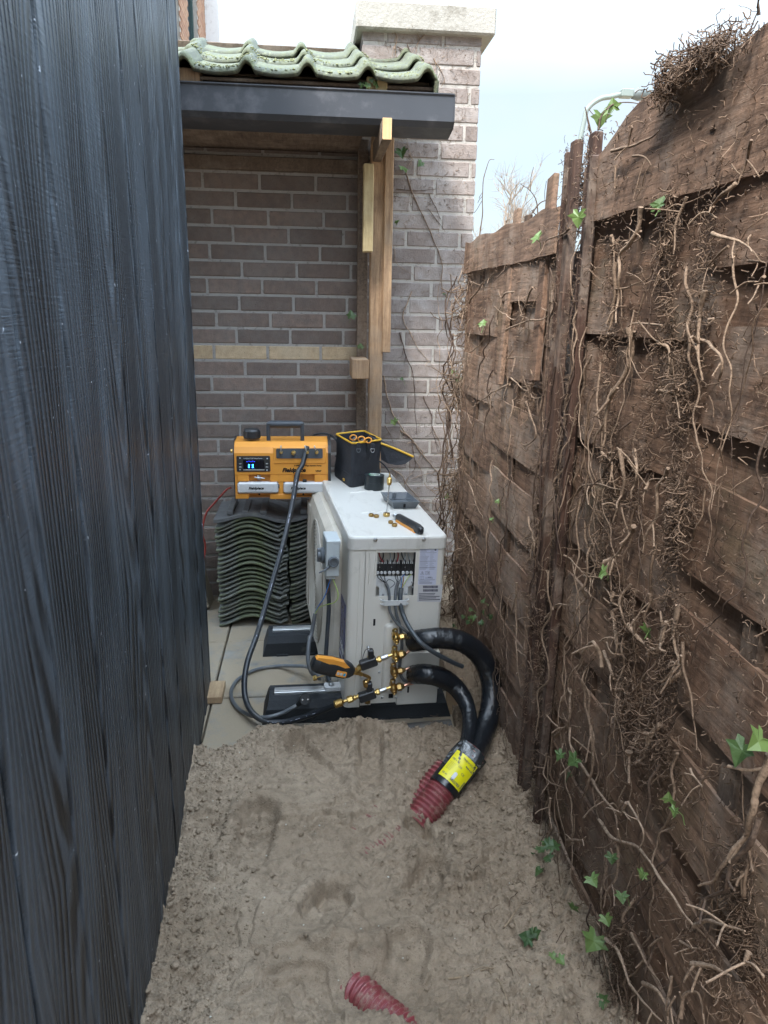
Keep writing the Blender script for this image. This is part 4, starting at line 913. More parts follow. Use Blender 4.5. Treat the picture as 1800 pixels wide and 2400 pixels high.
dn_ = [D0, P(Z4(1180, 308), y=2.25), P(Z4(1260, 325), y=2.25), P(Z4(1335, 370), y=2.25), P(Z4(1390, 440), y=2.22), P(Z4(1420, 520), y=2.17), P(Z4(1424, 600), y=2.11), P(Z4(1412, 680), y=2.04), P(Z4(1385, 780), y=1.94)]
wrapped('insulated_pipe', dn_, [.033, .036, .035, .032, .029, .026, .025, .025, .024], 'lower black taped pipe bending more tightly from the heat pump into the duct', [(V[2], W3(1120, 1508, -.045)), (V[3], W3(1115, 1665, -.045))])
# ---------------- ducts ----------------
def corrugated(b, path, r, amp, pitch, n=26):
    L0_ = [0]
    for i in range(1, len(path)): L0_.append(L0_[-1]+(path[i]-path[i-1]).length)
    tot = L0_[-1]; pts = []; rad = []; d = 0; st = pitch/8; k = 0
    while d < tot:
        while k < len(L0_)-2 and L0_[k+1] < d: k += 1
        f = (d-L0_[k])/(L0_[k+1]-L0_[k]); pts.append(path[k].lerp(path[k+1], f)); rad.append(r+amp*(1-abs(math.sin(math.pi*d/pitch))**1.6*2)*.5); d += st
    b.tube(pts, rad, n, cap=False)
base = P(ZP(360, 1600), z=.0); topq = P(ZP(1180, 560), y=1.965); print('duct', base, topq)
du = tag(empty('corrugated_duct', base), 'dark red corrugated duct with yellow label, rising from the sand around both black pipes', 'duct')
dv = (topq-base).normalized(); Ld = (topq-base).length; s0 = P(ZP(600, 1130), y=base.y+(topq.y-base.y)*.40)
DR = P(ZP(430, 1100), y=base.y+.04); 
b = MB(); corrugated(b, [-dv*.06, dv*Ld*.5, dv*Ld*1.08], .0455, .007, .0152); b.build('duct_wall', duct_m, du)
b = MB(); b.lathe([(.0478, Ld*.33), (.0500, Ld*.335), (.0505, Ld*.5), (.0500, Ld*.62), (.0480, Ld*.625)], (0, 0, 0), dv, 32); b.build('black_sleeve', simple('shiny_black_tape', (.012, .014, .017), .22), du)
b = MB(); n = 40; a_, b_, d_ = frame_of(dv)
def film(i, j):
    q = 2*math.pi*i; h = Ld*(.60+.46*j); r = .0512+.0035*math.sin(q*5+j*4)*j+.002*math.sin(q*11+j*9); return d_*h+(a_*math.cos(q)+b_*math.sin(q))*r
b.grid(film, 60, 8); b.build('clear_film', film_m, du)
# yellow label wrapped on the side facing the alley
c_dir = (CAM-base); c_dir = (c_dir-dv*c_dir.dot(dv)).normalized(); s_dir = dv.cross(c_dir).normalized()
lr = .0535; q0, q1 = -1.0, 1.0; h0, h1 = Ld*.42, Ld*.87
if s_dir.dot(rt) < 0: s_dir = -s_dir
lab = lambda qa, h, r=lr: dv*h+(c_dir*math.cos(qa)+s_dir*math.sin(qa))*r
b = MB(); b.grid(lambda i, j: lab(-.80+1.70*i, h0+(h1-h0)*j), 20, 2, True); b.grid(lambda i, j: lab(-.80+1.70*i, h0+(h1-h0)*j, lr-.0008), 20, 2, True); yl = b.build('yellow_label', ylabel_m, du)
def dtext(s, qa, h, size, m=ink_m, rot=0, bold=0.):
    p = lab(qa, h, lr+.0006); nrm = c_dir*math.cos(qa)+s_dir*math.sin(qa); tx = (s_dir*math.cos(qa)-c_dir*math.sin(qa)); ty = dv
    x = tx*math.cos(rot)+ty*math.sin(rot); y = ty*math.cos(rot)-tx*math.sin(rot)
    text(s, size, basis(p, x, y), m, 'lettering', yl, 0, bold, .0002)
dtext('FRANKISCHE', .30, h0+(h1-h0)*.84, .0085, rot=0); dtext('Made in EU', .50, h0+(h1-h0)*.70, .0065, bold=.0002)
dtext('100 x 82', -.42, h0+(h1-h0)*.66, .0085); dtext('USE', .02, h0+(h1-h0)*.55, .008); dtext('CE', .38, h0+(h1-h0)*.42, .010); dtext('5822783', .28, h0+(h1-h0)*.06, .0105, bold=.0002); dtext('50 m', -.5, h0+(h1-h0)*.1, .009)
b = MB()
for k in range(4): h = h0+(h1-h0)*(.93-.04*k); b.tube([lab(-.72, h, lr+.0004), lab(-.35, h, lr+.0004)], .0004, 4)
for k in range(7): h = h0+(h1-h0)*(.56-.042*k); b.tube([lab(-.70, h, lr+.0004), lab(-.52, h, lr+.0004), lab(-.22-.02*k, h, lr+.0004)], .0004, 4)
b.build('small_print', ink_m, yl)
b = MB(); pr = rrect(.011, .026, .0054, 6)
b.prism(pr, lambda u, v, h: lab(.05+u/lr, h0+(h1-h0)*.24+v, lr+.0004+h), 0, .0004); b.build('white_sticker', white_m, yl)
b = MB(); 
for k in range(9): h = h0+(h1-h0)*(.10+.03*k); b.tube([lab(.74, h, lr+.0004), lab(.86, h, lr+.0004)], .0006+.0004*(k % 2), 4)
b.build('barcode', ink_m, yl)
# second pipe of the same duct run half visible behind, and the duct crossing the foreground
d2a = P(ZP(420, 950), z=.02); d2b = P(ZP(700, 700), z=.10)
b = MB(); v = dv; d2a = base+dv*Ld*.22-s_dir*.034-c_dir*.050; corrugated(b, [Vector((0, 0, 0))-v*.10, v*.04, v*.095], .036, .006, .0152); b.lathe([(.036, 0), (.030, .004), (0, .005)], v*.094, v, 22)
o = b.build('corrugated_duct', duct_m); o.location = d2a; tag(o, 'second dark red corrugated duct mostly hidden behind the yellow labelled one', 'duct')
A_ = [P(ZO(750, 2120), z=.0)+Vector((-.05, .03, -.06)), P(ZO(768, 2142), z=-.012), P(ZO(818, 2184), z=-.008), P(ZO(870, 2226), z=-.002), P(ZO(930, 2285), z=.002), P(ZO(990, 2370), z=.0), P(ZO(1050, 2500), z=-.04)]
b = MB(); O_ = A_[1].copy(); corrugated(b, spline([p-O_ for p in A_], 10), .036, .0065, .0140, 30); o = b.build('corrugated_duct', duct_m); o.location = O_; tag(o, 'muddy dark red corrugated duct surfacing from the sand in the foreground', 'duct')
for s0_, s1_, lb_ in ((Z8(1100, 640), Z8(1190, 570), 'faint upper strip of buried red duct just showing through the sand'), (Z8(1160, 745), Z8(1300, 650), 'faint lower strip of buried red duct just showing through the sand')):
    a = P(s0_, z=.0); c_ = P(s1_, z=.0); a.z = sand_z(a.x, a.y)-.0350; c_.z = sand_z(c_.x, c_.y)-.0350
    b = MB(); v = (c_-a).normalized(); corrugated(b, [-v*.02, v*((c_-a).length+.02)], .0325, .006, .0140); o = b.build('corrugated_duct', simple('sandy_red_plastic', (.24, .10, .085), .8, var=.2, dirt=(.3, .23, .16), dsc=30, lo=.45, hi=.6)); o.location = a; tag(o, lb_, 'duct')

# ---------------- brass manifold, ball valves, probe ----------------
def bvalve(c3, coup3, label, upz, lean):
    """black bodied ball valve on a line from a service valve (right) towards lower left"""
    YL = -.060
    a = LP(Z3(*c3[0]), YL); z_ = LP(Z3(*c3[1]), YL); d = (z_-a).normalized(); n_ = Vector((0, -1, 0)); L0 = (z_-a).length
    e = tag(empty('ball_valve', HM@a, HE), label, 'ball valve', 'ball valves on the brass ports'); O = Vector((0, 0, 0))
    b = MB(); hexn(b, O, d, .0115, .012); b.lathe([(.0085, .012), (.0085, .016)], O, d, 12); b.build('brass_nut', brass_m, e)
    b = MB(); b.lathe([(0, -.026), (.0085, -.026), (.0095, -.022), (.0095, -.002), (0, 0)], O, d, 16); b.build('steel_collar', chrome_m, e)
    b = MB(); b.lathe([(0, -.042), (.0055, -.042), (.0055, -.026)], O, d, 10); b.build('brass_stub', brass_m, e)
    mm = basis(O+d*.016, d, Vector((0, 0, 1))); b = MB(); b.box((0, -.0165, -.014), (.060, .0165, .014), .004, mm); b.box((.010, .0, -.011), (.029, .044, .011), .003, mm@Matrix.Rotation(lean, 4, 'Z')); b.build('valve_body', black_p, e)
    b = MB(); c = mm@Vector((.019, -.002, .013)); b.lathe([(.0135, 0), (.0135, .002), (.010, .004), (.009, .002), (.004, .002), (.003, .005), (0, .006)], c, HR.inverted()@(mm.to_3x3()@Vector((0, 0, 1))) if False else mm.to_3x3()@Vector((0, 0, 1)), 20); b.build('round_indicator', chrome_m, e)
    b = MB(); hexn(b, mm@Vector((.018, .012, .010)), mm.to_3x3()@Vector((0, .2, 1)), .010, .008); hexn(b, mm@Vector((.044, -.004, .011)), mm.to_3x3()@Vector((0, 0, 1)), .0085, .010); b.build('hex_plug', brass_m, e)
    return e, mm, d
e1, m1, d1 = bvalve(((800, 1425), (600, 1495)), None, 'upper black ball valve between the probe and a brass port', 1, R(14))
b = MB(); tp_ = m1@Vector((.014, .052, 0)); b.lathe([(.004, 0), (.006, .004), (.004, .008), (.006, .012), (.003, .016), (0, .016)], tp_-Vector((0, 0, .006)), (m1.to_3x3()@Vector((-.2, 1, 0))), 10); b.build('valve_stem', chrome_m, e1)
b = MB(); b.tube(spline([tp_, tp_+Vector((-.012, -.004, -.004)), m1@Vector((.044, .018, .01)), m1@Vector((.046, .0, .014))], 6), .0011, 5); b.build('tether', black_p, e1)
e2, m2, d2 = bvalve(((785, 1742), (585, 1812)), None, 'lower black ball valve joining the black hose to a brass port', 1, R(14))
b = MB(); b.tube([m2@Vector((.024, -.010, .010)), m2@Vector((.034, -.028, .014))], .006, 10); hexn(b, m2@Vector((.032, -.026, .013)), m2.to_3x3()@Vector((.45, -1, .3)), .0105, .014); b.build('bottom_nut', dbrass_m, e2)
b = MB(); b.tube(spline([m2@Vector((.020, .038, 0)), m2@Vector((.018, .052, 0)), LP(Z3(690, 1615), -.06)-LP(Z3(785, 1742), -.06), LP(Z3(650, 1590), -.06)-LP(Z3(785, 1742), -.06), LP(Z3(590, 1570), -.06)-LP(Z3(785, 1742), -.06)], 6), .0055, 10); b.lathe([(.009, 0), (.011, .003), (.011, .022), (.007, .026)], m2@Vector((.021, .034, 0)), m2.to_3x3()@Vector((-.1, 1, 0)), 14); b.build('brass_elbow', dbrass_m, e2)
# pressure probe
pa_ = W3(530, 1545, -.060); pb_ = W3(125, 1460, -.075); pr_ = tag(empty('pressure_probe', pa_), 'black and orange handheld vacuum probe with buttons screwed on brass fittings', 'probe')
d = (pb_-pa_); Lp = d.length; mm = basis((0, 0, 0), d, Vector((0, 0, 1)))
secs = [(0, .015, .015), (.012, .024, .022), (.03, .0305, .025), (Lp*.5, .0325, .026), (Lp*.85, .031, .025), (Lp*.96, .025, .020), (Lp, .012, .012)]
def sect(b, secs, mm, n=24, p=3.2):
    prev = None
    for x, ry, rz in secs:
        cur = []
        for k in range(n):
            q = 2*math.pi*k/n; c, s = math.cos(q), math.sin(q); f = (abs(c)**p+abs(s)**p)**(-1/p); cur.append(mm@Vector((x, ry*c*f, rz*s*f)))
        if prev: b.add(prev+cur, [(k, (k+1) % n, n+(k+1) % n, n+k) for k in range(n)], True)
        else: b.add(cur, [tuple(range(n))[::-1]])
        prev = cur
    b.add(prev, [tuple(range(n))])
b = MB(); sect(b, secs, mm); bd = b.build('probe_body', black_p, pr_)
zf = mm.inverted().to_3x3()@Vector((0, -1, 0)); sz_ = 1 if zf.z > 0 else -1
def onp(u, v, h=0): return mm@Vector((u, v, sz_*(.0262+h)))
b = MB(); uy = 1 if (mm.to_3x3()@Vector((0, 1, 0))).z > 0 else -1
b.prism([(.026, .019*uy), (.05, .033*uy), (Lp*.6, .0352*uy), (Lp*.93, .030*uy), (Lp*.97, .023*uy), (Lp*.6, .015*uy), (.05, .0095*uy)], lambda u, v, h: mm@Vector((u, v, sz_*h)), .0, .0245); b.build('orange_grip', orange_m, bd)
b = MB(); b.prism([(x+.048, y-.009*uy) for x, y in rrect(.037, .021, .004, 4)], onp, -.003, .0012); op = b.build('button_plate', orange_m, bd)
for x, m in ((.060, lgrey_p), (.049, lgrey_p), (.037, simple('blue_button', (.03, .35, .60), .4))): b = MB(); b.prism([(p+x, q-.009*uy) for p, q in rrect(.0085, .010, .0028, 3)], onp, .001, .0024); b.build('button', m, op)
b = MB(); b.lathe([(.014, -.004), (.014, .004), (.010, .006), (.010, .012)], (0, 0, 0), -d, 16); hexn(b, -d.normalized()*.008, -d, .0115, .012); q_ = W3(600, 1490, -.06)-pa_; b.tube([-d.normalized()*.012, q_], [.009, .008], 10); hexn(b, q_-(q_+d.normalized()*.012).normalized()*.016, q_, .0115, .014); b.tube([-d.normalized()*.014, W3(620, 1585, -.06)-pa_], [.0085, .0065], 10); b.build('brass_fitting', brass_m, pr_)
tn = W3(175, 1610, -.05)-pa_; b = MB(); b.lathe([(.004, 0), (.009, .0), (.0095, .004), (.0085, .006), (.0095, .008), (.0095, .012), (.004, .012)], tn, (-1, 0, -.25), 16); b.tube([tn, W3(245, 1590, -.045)-pa_], .0018, 6); b.build('end_screw', brass_m, pr_)
# black vacuum hose with its coupler
hs0 = P(ZV(1185, 455), y=3.17)
hb = tag(empty('vacuum_hose', hs0), 'thick black rubber hose from the orange vacuum pump down to the lower ball valve', 'hose')
cpl = W3(430, 1840, -.060); cend = HM@(LP(Z3(600, 1790), -.06))
hpts = [hs0, P(ZV(1120, 700), y=3.13), P(Z2(545, 420), y=3.10), P(Z2(510, 620), y=3.02), P(Z2(450, 880), y=2.90), P(Z2(380, 1130), y=2.80), P(Z2(310, 1370), y=2.70), P(Z4(235, 110), y=2.62), P(Z4(192, 230), y=2.54), P(Z4(173, 340), y=2.47), P(Z4(178, 440), y=2.42), P(Z4(215, 520), y=2.36), P(Z4(290, 570), y=2.325), P(Z4(400, 573), y=2.315), P(Z4(520, 540), y=2.305), P(Z4(610, 507), y=2.29), W3(390, 1862, -.060)]
wire([p-hs0 for p in hpts], .0108, simple('hose_rubber', (.018, .021, .026), .38, dirt=(.07, .07, .065), dsc=20), 'hose', hb, 14, 8)
sp2 = spline([p-hs0 for p in hpts], 8); b = MB()
for i in [18, 19, 22, 26, 27, 33, 40, 41, 47, 55, 97, 99, 100, 103, 106, 108, 109, 112, 115, 116]:
    if i+1 < len(sp2):
        a, c = sp2[i], sp2[i+1]; t_ = (c-a).normalized(); vd = (CAM-hs0-a).normalized(); vd = (vd-t_*vd.dot(t_)).normalized(); o_ = vd*.0107; sd2 = t_.cross(vd)*.0007
        c = a.lerp(c, random.uniform(.5, .9)); b.add([a+o_-sd2, a+o_+sd2, c+o_+sd2, c+o_-sd2], [(0, 1, 2, 3)])
b.build('printed_marking', label_m, hb)
b = MB(); dq = (W3(600, 1790, -.06)-W3(380, 1865, -.06)).normalized(); c0 = W3(358, 1868, -.06)-hs0
pf_ = [(.006, -.006), (.0125, -.004)]
for k in range(5): pf_ += [(.0145, .001+k*.0048), (.0145, .0035+k*.0048), (.012, .0042+k*.0048)]
pf_ += [(.009, .026), (.006, .030), (.006, .042)]
b.lathe(pf_, c0, dq, 18); hexn(b, c0+dq*.042, dq, .0125, .022); b.lathe([(.0075, .064), (.0095, .068), (.0095, .074), (.007, .076), (.007, .096)], c0, dq, 12); b.build('coupler', brass_m, hb)
# ================= stacked roof tiles =================
SY = 3.22
sx0 = P(Z2(25, 1000), y=SY).x; sx1 = P(Z2(482, 1000), y=SY).x; sx2 = P(Z2(497, 1000), y=SY).x
szt = P(Z2(250, 700), y=SY).z; print('stack', sx0, sx1, sx2, szt)
TWD = sx1-sx0
def wavez(u): return .025*math.cos(2*math.pi*(u-.47))*(1 if u < .9 else 1-.3*(u-.9)/.1)+(.010 if u > .93 else 0)
def stack_tile(th=.0125, Ln=.33):
    b = MB(); nu = 30; top = []; bot = []
    ls = [(0, .004), (.003, .0008), (.012, 0), (.16, 0), (Ln-.003, 0), (Ln, .004)]
    for l, e in ls:
        for i in range(nu+1):
            u = i/nu; z = wavez(u); top.append((u*TWD, l, z+th-e)); bot.append((u*TWD, l, z+e))
    n = nu+1; N = n*len(ls); fs = []
    for j in range(len(ls)-1):
        for i in range(nu): a = j*n+i; fs += [(a, a+1, a+n+1, a+n), (N+a, N+a+n, N+a+n+1, N+a+1)]
        a = j*n; fs.append((a, a+n, N+a+n, N+a)); a = j*n+nu; fs.append((a, N+a, N+a+n, a+n))
    for i in range(nu): fs.append((i, N+i, N+i+1, i+1)); a = (len(ls)-1)*n+i; fs.append((a, a+1, N+a+1, N+a))
    b.add(top+bot, fs, True); return b
NT_ = 23; dz = (szt-.03)/NT_
meshes = []
for k in range(4):
    q = stack_tile(); q.tint = .1+.27*k; q.t = [q.tint]*len(q.v); o = q.build('roof_tile', tile_m); meshes.append(o.data); bpy.data.objects.remove(o)
for st_, (xx, lab_) in enumerate(((sx0, 'mossy dark wavy roof tile inside the wide left stack under the orange pump'), (sx2, 'mossy dark wavy roof tile inside the right stack half hidden by the heat pump'))):
    for k in range(NT_):
        o = bpy.data.objects.new('roof_tile', random.choice(meshes)); COL.objects.link(o)
        o.location = (xx+random.uniform(-.007, .007), SY+random.uniform(-.010, .010), .022+k*dz+random.uniform(-.0012, .0012)); o.scale = (random.uniform(.985, 1.01), 1, random.uniform(.85, 1.08)); o.rotation_euler = (0, R(random.uniform(-.5, .5)), R(random.uniform(-.9, .9)))
        lb_ = lab_
        if k == 0: lb_ = ('lowest roof tile of the wide left stack, resting on sandy paving', 'lowest roof tile of the right stack behind the rear rubber foot')[st_]
        tag(o, lb_, 'roof tile', ('roof tiles in the left stack', 'roof tiles in the right stack')[st_])
# top tile of each stack, grey and clean, laid upside down with its ribbed underside showing
for st_, xx in enumerate((sx0, sx2)):
    b = MB(); b.grid(lambda i, j: Vector((i*TWD*1.02-.006, j*.33, .016*math.cos(2*math.pi*(i-.5))+.0+.015)), 28, 4); b.grid(lambda i, j: Vector((i*TWD*1.02-.006, (1-j)*.33, .016*math.cos(2*math.pi*(i-.5)))), 28, 4)
    b.grid(lambda i, j: Vector((i*TWD*1.02-.006, -.001, .016*math.cos(2*math.pi*(i-.5))+.015*j)), 28, 1, False)
    for x in (.05, .12, .2): b.box((x, .02, .016), (x+.03, .26, .036), .003)
    o = b.build('roof_tile', simple('grey_roof_tile', (.12, .12, .12), .85, var=.3, dirt=(.2, .2, .18), dsc=9)); o.location = (xx, SY-.012, .022+NT_*dz+.004); o.rotation_euler = (0, R(1.), 0)
    tag(o, ('plain grey ribbed tile on top of the left stack, directly under the orange pump', 'plain grey ribbed tile on top of the right stack beside the heat pump')[st_], 'roof tile', ('roof tiles in the left stack', 'roof tiles in the right stack')[st_])

# ================= vacuum pump =================
VY = 3.17
vo = P(ZV(140, 1185), y=VY); sc = (P(ZV(1500, 1185), y=VY)-vo).x/1360
def VU(x, y): p = P(ZV(x, y), y=VY); return p.x-vo.x, p.z-vo.z
vp = tag(empty('vacuum_pump', vo), 'orange vacuum pump with black handle and lit blue display on the tile stack', 'vacuum pump')
w0, _ = VU(175, 700); w1, _ = VU(1475, 700); _, h1 = VU(800, 405); h1 = abs(h1); D_ = .20
body = [(0, 0), (0, h1-.045), (.012, h1-.02), (.035, h1-.002), (.05, h1), (D_-.02, h1), (D_, h1-.02), (D_, 0)]
_, hr = VU(800, 838); _, hb_ = VU(800, 1165)
b = MB(); fr = [(.0, hr), (.0, h1-.045), (.012, h1-.02), (.035, h1-.002), (.05, h1), (D_-.02, h1), (D_, h1-.02), (D_, .0), (.03, .0), (.03, hr)]
b.prism(fr, lambda u, v, h: Vector((h, u, v)), w0, w1)
for x0, y0, x1, y1 in ((210, 838, 372, 942), (667, 838, 996, 948), (1285, 838, 1478, 950), (182, 1108, 372, 1183), (667, 1112, 998, 1188), (1285, 1112, 1478, 1188), (180, 836, 214, 1184), (1448, 836, 1480, 1188), (790, 838, 850, 1180)):
    a, c = VU(x0, y1); d_, e_ = VU(x1, y0); b.box((a, .001 if x1-x0 > 70 else .003, c), (d_, .031, e_), .003)
b.box((VU(720, 690)[0], -.004, VU(720, 690)[1]), (VU(1442, 445)[0], .01, VU(720, 445)[1]-.006), .003)
b.build('body', orange_m, vp)
b = MB(); b.box((w0, .012, hb_), (w1, .029, hb_+.003)); b.build('recess_floor', simple('dull_orange', (.45, .17, .03), .5), vp)
cap = [(-.006, -.005), (-.006, h1-.045), (.008, h1-.013), (.034, h1+.005), (.05, h1+.006), (D_-.015, h1+.006), (D_+.006, h1-.018), (D_+.006, -.005)]
for a, c in ((VU(135, 0)[0], w0), (w1, VU(1512, 0)[0])): b = MB(); b.prism(cap, lambda u, v, h: Vector((h, u, v)), a, c); b.build('end_cap', black_p, vp)
x0 = VU(600, 0)[0]; x1 = VU(1138, 0)[0]; hw = VU(655, 0)[0]-x0; zt2 = VU(800, 140)[1]; zb2 = VU(800, 425)[1]
b = MB(); b.box((x0, .055, zb2-.005), (x0+hw, .085, zt2-.002), .005); b.box((x1-hw, .055, zb2-.005), (x1, .085, zt2-.002), .005); b.box((x0+.004, .057, zt2-.022), (x1-.004, .083, zt2), .006); b.tube([(x0+hw*.9, .07, zt2-.012), (x1-hw*.9, .07, zt2-.012)], .0165, 14)
b.box((x0+hw, .06, zb2-.003), (x1-hw, .075, zb2+.001), .001); b.build('handle', simple('grey_black_handle', (.05, .058, .07), .45), vp)
cx = VU(388, 0)[0]; r = (VU(510, 0)[0]-VU(265, 0)[0])/2; z0 = VU(388, 375)[1]; z1 = VU(388, 238)[1]
b = MB(); b.lathe([(r*.93, 0), (r, .004), (r*.96, (z1-z0)*.75), (r*.8, z1-z0-.002), (0, z1-z0)], (cx, .075, z0), (0, 0, 1), 28)
for k in range(18): a = 2*math.pi*k/18; b.box((cx+r*.97*math.cos(a)-.0016, .075+r*.97*math.sin(a)-.0016, z0+.004), (cx+r*.97*math.cos(a)+.0016, .075+r*.97*math.sin(a)+.0016, z0+(z1-z0)*.7), .0008)
b.build('oil_cap', black_p, vp)
def plate(x0, y0, x1, y1, y, th, rr, m, name, par, c=.0):
    a, c_ = VU(x0, y1); d_, e_ = VU(x1, y0); b = MB(); b.prism([(u+(a+d_)/2, v+(c_+e_)/2) for u, v in rrect(d_-a, e_-c_, rr, 4)], lambda u, v, h: Vector((u, h, v)), y, y+th); return b.build(name, m, par)
pp = plate(757, 478, 1400, 615, -.0075, .004, .006, simple('grey_port_plate', (.075, .085, .10), .5), 'port_plate', vp)
for x, y in ((780, 492), (780, 592), (1378, 500), (1378, 598), (1095, 490)): u, v = VU(x, y); screw((u, -.007, v), r=.0022, par=pp, m=black_p)
for x, y, r in ((825, 527, .0072), (995, 535, .0105), (1183, 525, .009), (1315, 527, .0085)):
    u, v = VU(x, y); b = MB(); b.lathe([(r, 0), (r, .008), (r*.8, .012), (r*.55, .012), (r*.5, .022), (0, .023)], (u, -.0075, v), (0, -1, 0), 16); o = b.build('port_valve', brass_m, pp)
    if x in (825, 1315, 1183): ux, vx = VU(x-(3 if x == 825 else 32), y-95); b = MB(); b.tube([(u, -.022, v), ((u+ux)/2, -.026, (v+vx)/2), (ux, -.018, vx)], [.0022, .003, .0026], 8); b.build('t_lever', chrome_m, o)
    if x == 995: b = MB(); ux, vx = VU(1050, 560); b.tube([(u, -.03, v), (ux, -.03, vx)], .0018, 6); b.build('t_lever', black_p, o)
dp = plate(210, 583, 670, 803, -.0025, .004, .005, black_p, 'display_panel', vp)
sc_ = plate(300, 640, 590, 765, -.0032, .001, .002, screen_m, 'screen', dp)
for x in (377, 430):
    for y in (708, 738): u, v = VU(x, y); b = MB(); b.lathe([(.0033, 0), (.0028, .0012), (0, .0016)], (u, -.0032, v), (0, -1, 0), 12); b.build('led', led_m, sc_)
b = MB()
for x in (350, 378, 405, 430, 452): u, v = VU(x, 662-(6 if x in (378, 430) else 0)); b.box((u-.0022, -.0036, v-.0008), (u+.0022, -.0032, v+.0008))
b.build('lit_digits', led2_m, sc_)
plate(300, 768, 592, 783, -.0031, .001, .0006, alu_m, 'sight_glass_edge', dp)
def vtext(s, x, y, size, m, par, sh=0, bold=0, yy=-.0029, name='lettering', sx=1, al='LEFT'): u, v = VU(x, y); text(s, size, basis((u, yy, v), (1, 0, 0), (0, 0, 1)), m, name, par, sh, bold, .0002, al, sx)
vtext('RunQuick\u2122 Oil Change System', 303, 623, .0062, white_m, dp, bold=.0001)
for x in (240, 610):
    for y, s in ((697, '220V'), (742, '50Hz')): vtext(s, x, y, .0062, white_m, dp, bold=.0002, sx=.8)
for x, y in ((252, 612), (630, 620), (252, 773), (627, 780)): u, v = VU(x, y); screw((u, -.0025, v), r=.0026, par=dp)
vtext('Fieldpiece', 838, 805, .0245, hole_m, vp, .28, .0011, yy=-.0012, sx=1.04); vtext('VP67', 1298, 806, .0115, hole_m, vp, .1, .0004, yy=-.0012, sx=1.05); vtext('6 CFM Two Stage Vacuum Pump', 1002, 725, .0068, hole_m, vp, 0, .0003, yy=-.0012, sx=1.33)
for x0, x1, side in ((222, 782, 1), (858, 1430, 0)):
    a, c = VU(x0, 1100); d_, e_ = VU(x1, 945); b = MB(); b.box((a, -.012, c), (d_, .030, e_), .007); bo = b.build('oil_bottle', bottle_m, vp)
    b = MB()
    if side: u, v = VU(783, 1008); b.lathe([(.0095, 0), (.0095, .006), (0, .006)], (u, .006, v), (1, 0, 0), 14)
    else: u, v = VU(1150, 945); b.box((u-.009, -.004, v-.002), (u+.009, .014, v+.010), .002)
    b.build('bottle_cap', black_p, bo)
    xm = (x0+x1)/2-(0 if side else 60); vtext('Fieldpiece', xm-128, 1042, .0168, hole_m, bo, .25, .0007, yy=-.0124, sx=.97)
    b = MB(); a, c = VU(x0+65, 1071); d_, _ = VU(x1-70, 1071); b.box((a, -.0126, c), (d_, -.012, c+.0005)); b.build('level_line', ink_m, bo)
u, v = VU(530, 885); b = MB(); b.lathe([(.012, 0), (.0125, .01), (.010, .014), (0, .014)], (u-.012, .012, v), (1, 0, 0), 12); b.tube([(u-.024, -.002, v+.002), (u+.02, -.004, v-.003)], .0028, 8); b.tube([(u, .0, v-.01), (u, -.001, v+.01)], .005, 8); b.build('drain_valve', chrome_m, vp)
for x in (517, 1130): u, v = VU(x, 1125); b = MB(); b.lathe([(.0045, 0), (0, .001)], (u, .0115, v), (0, -1, 0), 12); b.build('screw_hole', hole_m, vp)
u, v = VU(115, 545); b = MB(); b.lathe([(.009, 0), (.0095, .007), (0, .008)], (u+.005, .05, v), (-1, 0, 0), 14); b.build('side_brass_cap', brass_m, vp)
cable('pump_power_cable', [P(ZV(1215, 345), y=3.33), P(ZV(1290, 290), y=3.40), P(ZV(1420, 272), y=3.42), P(ZV(1540, 315), y=3.40), P(ZV(1620, 420), y=3.36), P(ZV(1640, 560), y=3.34), P(ZV(1570, 590), y=3.34)], .005, black_p, 'black mains cable curving behind the orange pump and the tool bag')
cable('extension_cord', [P(ZV(125, 1025), y=3.25), P(ZV(60, 1060), y=3.27), P(ZO(462, 1088), y=3.28), P(ZO(445, 1110), y=3.27), P(ZO(437, 1150), y=3.26), P(ZO(443, 1190), y=3.27), P(ZO(420, 1290), y=3.2), P(ZO(400, 1345), z=.01)], .0045, simple('red_cord', (.26, .03, .02), .45), 'dark red extension cord plugged in at the left side of the orange pump', 'cord')

# ================= things on the heat pump =================
HU = HR@Vector((0, 0, 1))
# tool bag
A = TP(ZD(133, 745)); B = TP(ZD(345, 905)); C_ = TP(ZD(722, 835)); D4 = A+C_-B; ce = (A+C_)/2
bh = P(ZD(348, 335), y=B.y).z-B.z; print('bag', A, B, C_, bh)
bag = tag(empty('tool_bag', ce, HE), 'black nylon tool bag with yellow zip and open lid on the heat pump', 'tool bag')
def rpoly(ps, r, n=5):
    out = []
    for i in range(len(ps)):
        p, a, c = ps[i], ps[i-1], ps[(i+1) % len(ps)]; p = Vector(p); u = (Vector(a)-p).normalized(); v = (Vector(c)-p).normalized(); s = p+u*r; e = p+v*r
        for k in range(n+1): t_ = k/n; out.append(s*(1-t_)**2+p*2*t_*(1-t_)+e*t_*t_)
    return out
inv = HR.inverted(); cor = [inv@(q-ce) for q in (A, B, C_, D4)]; base = rpoly(cor, .022)
def bagring(s, z, wob=0): return [Vector((p.x*s+wob*math.sin(k*.9+z*40), p.y*s+wob*math.cos(k*1.3+z*55), z)) for k, p in enumerate(base)]
b = MB(); n = len(base); lev = [(1.0, 0), (1.03, .006), (1.05, .03), (1.03, bh*.28), (1.02, bh*.30), (1.0, bh*.5), (1.0, bh*.75), (1.0, bh-.006), (1.01, bh)]
rg = [bagring(s, z, .0016) for s, z in lev]
for a, c in zip(rg, rg[1:]): b.add(a+c, [(k, (k+1) % n, n+(k+1) % n, n+k) for k in range(n)], True)
ins = [bagring(.93, bh-.001), bagring(.92, .03)]
